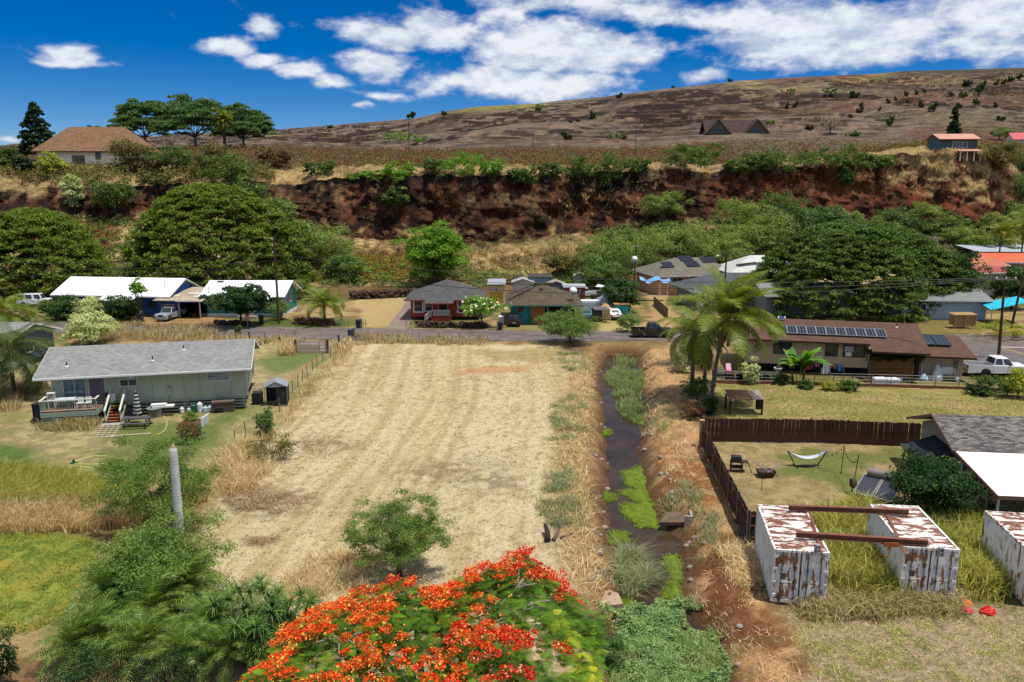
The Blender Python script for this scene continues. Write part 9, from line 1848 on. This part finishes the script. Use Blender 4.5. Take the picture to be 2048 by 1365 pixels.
grass('creek_reeds', [(1206, 735), (1240, 700), (1272, 705), (1285, 770), (1280, 815), (1255, 822), (1232, 790), (1226, 750)], 8000, .8, .035, g_['lush'](), 10, lean=.55, clump=70, crad=.28, margin=.3, zf=lambda X, Y: np.maximum(ground_h(X, Y), WATER_Z)); grass('creek_tuft', [(1222, 1120), (1230, 1075), (1290, 1080), (1302, 1120), (1270, 1150), (1230, 1145)], 3800, 1.0, .02, g_['grey'](), 11, lean=.9, clump=14, crad=.16, margin=.1, zf=lambda X, Y: np.full(X.shape, WATER_Z))
for i, (pl_, n_) in enumerate((([(1115, 705), (1175, 705), (1180, 740), (1130, 745)], 1700), ([(1110, 800), (1165, 790), (1160, 880), (1105, 880)], 2600), ([(1095, 950), (1150, 945), (1145, 985), (1095, 985)], 1500), ([(1080, 1000), (1140, 1000), (1160, 1055), (1095, 1050)], 1500), ([(1330, 975), (1390, 965), (1395, 1010), (1335, 1020)], 900), ([(1395, 1020), (1440, 1030), (1430, 1100), (1400, 1070)], 700), ([(1290, 800), (1340, 790), (1340, 870), (1295, 860)], 900))): grass('bank_weeds', pl_, n_, .5, .022, g_['grey'](), 20+i, lean=.9, clump=40, crad=.25, margin=1.5)
grass('bank_straw', [(1185, 720), (1170, 900), (1190, 1100), (1225, 1200), (1180, 1210), (1130, 1080), (1120, 900), (1150, 720)], 9000, .38, .028, g_['straw'](), 30, lean=1.2, clump=500, crad=.3); grass('bank_straw', [(1285, 720), (1350, 700), (1400, 850), (1380, 1000), (1300, 900)], 2200, .35, .03, g_['straw'](), 31, lean=1.2, clump=90, crad=.3); grass('bank_straw', [(1380, 1100), (1500, 1100), (1620, 1365), (1450, 1365)], 900, .25, .02, g_['straw'](), 32, lean=1.3, clump=50, crad=.2)
grass('container_weeds', [(1655, 1195), (1640, 1040), (1745, 1030), (1800, 1190)], 17000, 1.35, .04, g_['weed'](), 33, lean=.4, clump=240, crad=.3, margin=.3); grass('container_weeds', [(1850, 1035), (1960, 1040), (2040, 1195), (1920, 1195)], 13000, 1.25, .04, g_['weed'](), 34, lean=.45, clump=190, crad=.3, margin=.3); grass('container_straw', [(1600, 1230), (1660, 1190), (1800, 1190), (1912, 1190), (1905, 1225), (1700, 1235)], 8500, .75, .03, g_['olive'](), 35, lean=.7, clump=320, crad=.3, margin=.6)
grass('container_straw', [(1455, 1100), (1520, 1090), (1525, 1185), (1470, 1160)], 1800, .6, .03, g_['straw'](), 36, lean=.8, clump=60, margin=.4); grass('lower_lawn', [(1560, 1225), (2100, 1230), (2150, 1420), (1640, 1420)], 14000, .12, .016, g_['straw'](), 37, lean=1.2, clump=2600, crad=.1); grass('lower_lawn', [(1560, 1225), (2100, 1230), (2150, 1420), (1640, 1420)], 3600, .16, .02, g_['green'](), 38, lean=1.1, clump=170, crad=.14)
grass('field_stubble', [(690, 700), (1140, 705), (1140, 1100), (1180, 1300), (700, 1130), (420, 1150), (430, 960), (560, 880)], 17000, .13, .026, leaf_mat('stubble', C(112,88,56,.8), C(184,152,102,.85), C(110,104,56,.9), trans=.1), 39, lean=1.5, clump=4200, crad=.11); tw = leaf_mat('twig_brown', C(130,104,76,.9), C(186,156,118,.9), trans=0)
for i, (x_, y_, r_, n_) in enumerate(((530, 1003, 75, 1500), (640, 890, 60, 500), (905, 945, 60, 260), (520, 1082, 24, 200))): grass('brush_pile', [(x_-r_, y_), (x_-r_*.5, y_-r_*.35), (x_+r_*.6, y_-r_*.3), (x_+r_, y_+r_*.1), (x_+r_*.3, y_+r_*.38), (x_-r_*.6, y_+r_*.3)], n_, .3, .016, tw, 60+i, lean=1.9, margin=1.2)
grass('yard_grass', [(1440, 770), (2048, 800), (2048, 868), (1430, 828)], 9000, .14, .05, g_['olive'](), 40, lean=1.0)
# lush creeping plants closing over the creek, and algae on the water
def creek_plants():
 rng = np.random.default_rng(6); X, Y = in_poly(rng, [G(x, y, -1) for x, y in ((1255, 1215), (1300, 1195), (1350, 1215), (1400, 1225), (1440, 1300), (1470, 1400), (1230, 1400), (1235, 1290))], 34000, 6); kq = fbm(X*.9, Y*.9, 3, 77)+rng.uniform(-.12, .12, len(X)) > .36; X, Y = X[kq], Y[kq]; Z = np.maximum(ground_h(X, Y), WATER_Z)+rng.uniform(.02, .12, len(X))+.5*fbm(X*1.3, Y*1.3, 3, 78)**2*2*rng.uniform(.3, 1, len(X))
 V = leaf_quads(rng, np.stack([X, Y, Z], -1), rng.normal(size=(len(X), 3))*.45+np.array([0, -.1, 1]), .15, .36); tag(link('creek_plants', np_mesh('creek_plants', V, quadF(len(X)), leaf_mat('creek_leaf', C(68,104,54,1), C(136,166,102,1), C(166,178,110,1), trans=.25), {'v': np.repeat(rng.uniform(0, 1, len(X)), 4)})), kind='stuff')
 am = M('algae', C(116,140,30,.62), .95, .35, 3.0, bump=1.0, bscale=22, c2=C(84,108,30,.6), thr=(.5, .7))
 for pts in ([(1243, 945), (1285, 930), (1300, 955), (1295, 985), (1255, 972)], [(1240, 985), (1300, 975), (1305, 1010), (1262, 1000)], [(1240, 1012), (1300, 1000), (1318, 1030), (1320, 1058), (1280, 1055), (1248, 1030)], [(1262, 835), (1285, 825), (1290, 850), (1268, 845)], [(1202, 860), (1218, 862), (1216, 872), (1204, 872)], [(1202, 985), (1222, 990), (1226, 1002), (1206, 1000)], [(1325, 1115), (1352, 1112), (1365, 1150), (1362, 1200), (1330, 1195), (1342, 1150)], [(1222, 1062), (1255, 1068), (1250, 1085), (1222, 1085)], [(1240, 1195), (1256, 1200), (1252, 1220), (1236, 1212)]):
  pl_ = [G(x, y, WATER_Z)[:2] for x, y in pts]; x0, x1 = min(p[0] for p in pl_)-.4, max(p[0] for p in pl_)+.4; y0, y1 = min(p[1] for p in pl_)-.4, max(p[1] for p in pl_)+.4; n = 34; XX, YY = np.meshgrid(np.linspace(x0, x1, n), np.linspace(y0, y1, n)); s = sdf(pl_, XX, YY)+(fbm(XX*2.2, YY*2.2, 3, 3)-.5)*.8; ZZ = WATER_Z-.06+.16*sstep(.12, -.25, s)+(fbm(XX*5, YY*5, 3, 5)-.5)*.06; idx = np.arange(n*n).reshape(n, n); F = np.stack([idx[:-1, :-1], idx[:-1, 1:], idx[1:, 1:], idx[1:, :-1]], -1).reshape(-1, 4)
  tag(link('algae_mat', np_mesh('algae_mat', np.stack([XX, YY, ZZ], -1).reshape(-1, 3), F, am, smooth=True)), kind='stuff')
  xx = rng.uniform(x0, x1, 6000); yy = rng.uniform(y0, y1, 6000); sq = sdf(pl_, xx, yy)+(fbm(xx*2.2, yy*2.2, 3, 3)-.5)*.9+rng.normal(size=6000)*.08 < .06; xx, yy = xx[sq][:2600], yy[sq][:2600]
  Vb, Fb, vb = blades(rng, xx, yy, np.full(xx.shape, WATER_Z), .16, .022, 1.2); tag(link('algae_fuzz', np_mesh('algae_fuzz', Vb, Fb, leaf_mat('grass_algae', C(104,132,30,.75), C(160,180,52,.8), C(150,156,70,.8), trans=.3), {'v': vb})), kind='stuff')
 # litter of pale stones and sticks along the banks
 b = MB(); d = MB()
 for k in range(150):
  y = rng.uniform(27, 88); side = rng.uniform() < .5; xl = np.interp(y, _cy, _cl); xr = np.interp(y, _cy, _cr); x = xl-rng.uniform(-.1, 1.6) if side else xr+rng.uniform(0, 1.4); z = gz(x, y); s = rng.uniform(.06, .2)
  if z < WATER_Z-.05: continue
  if k % 3: b.ball((x, y, z+s*.2), s, 6, 4, (1.2, 1, .7))
  else: a = rng.uniform(0, 6.28); l = rng.uniform(.4, 1.3); d.bar((x, y, z+.08), (x+math.cos(a)*l, y+math.sin(a)*l, gz(x+math.cos(a)*l, y+math.sin(a)*l)+.15), .04)
 tag(b.build('bank_stones', M('bank_stone', C(176,160,146,.6), .95, .3, 3)), kind='stuff'); tag(d.build('bank_sticks', M('bank_stick', C(150,128,108,.6), .95, .3, 3)), kind='stuff')
grass('creek_tuft', [(1240, 1215), (1420, 1225), (1470, 1390), (1210, 1390), (1215, 1270)], 3600, .6, .022, g_['lush'](), 92, lean=.9, clump=40, crad=.18, margin=3, zf=lambda X, Y: np.maximum(ground_h(X, Y), WATER_Z))
creek_plants()
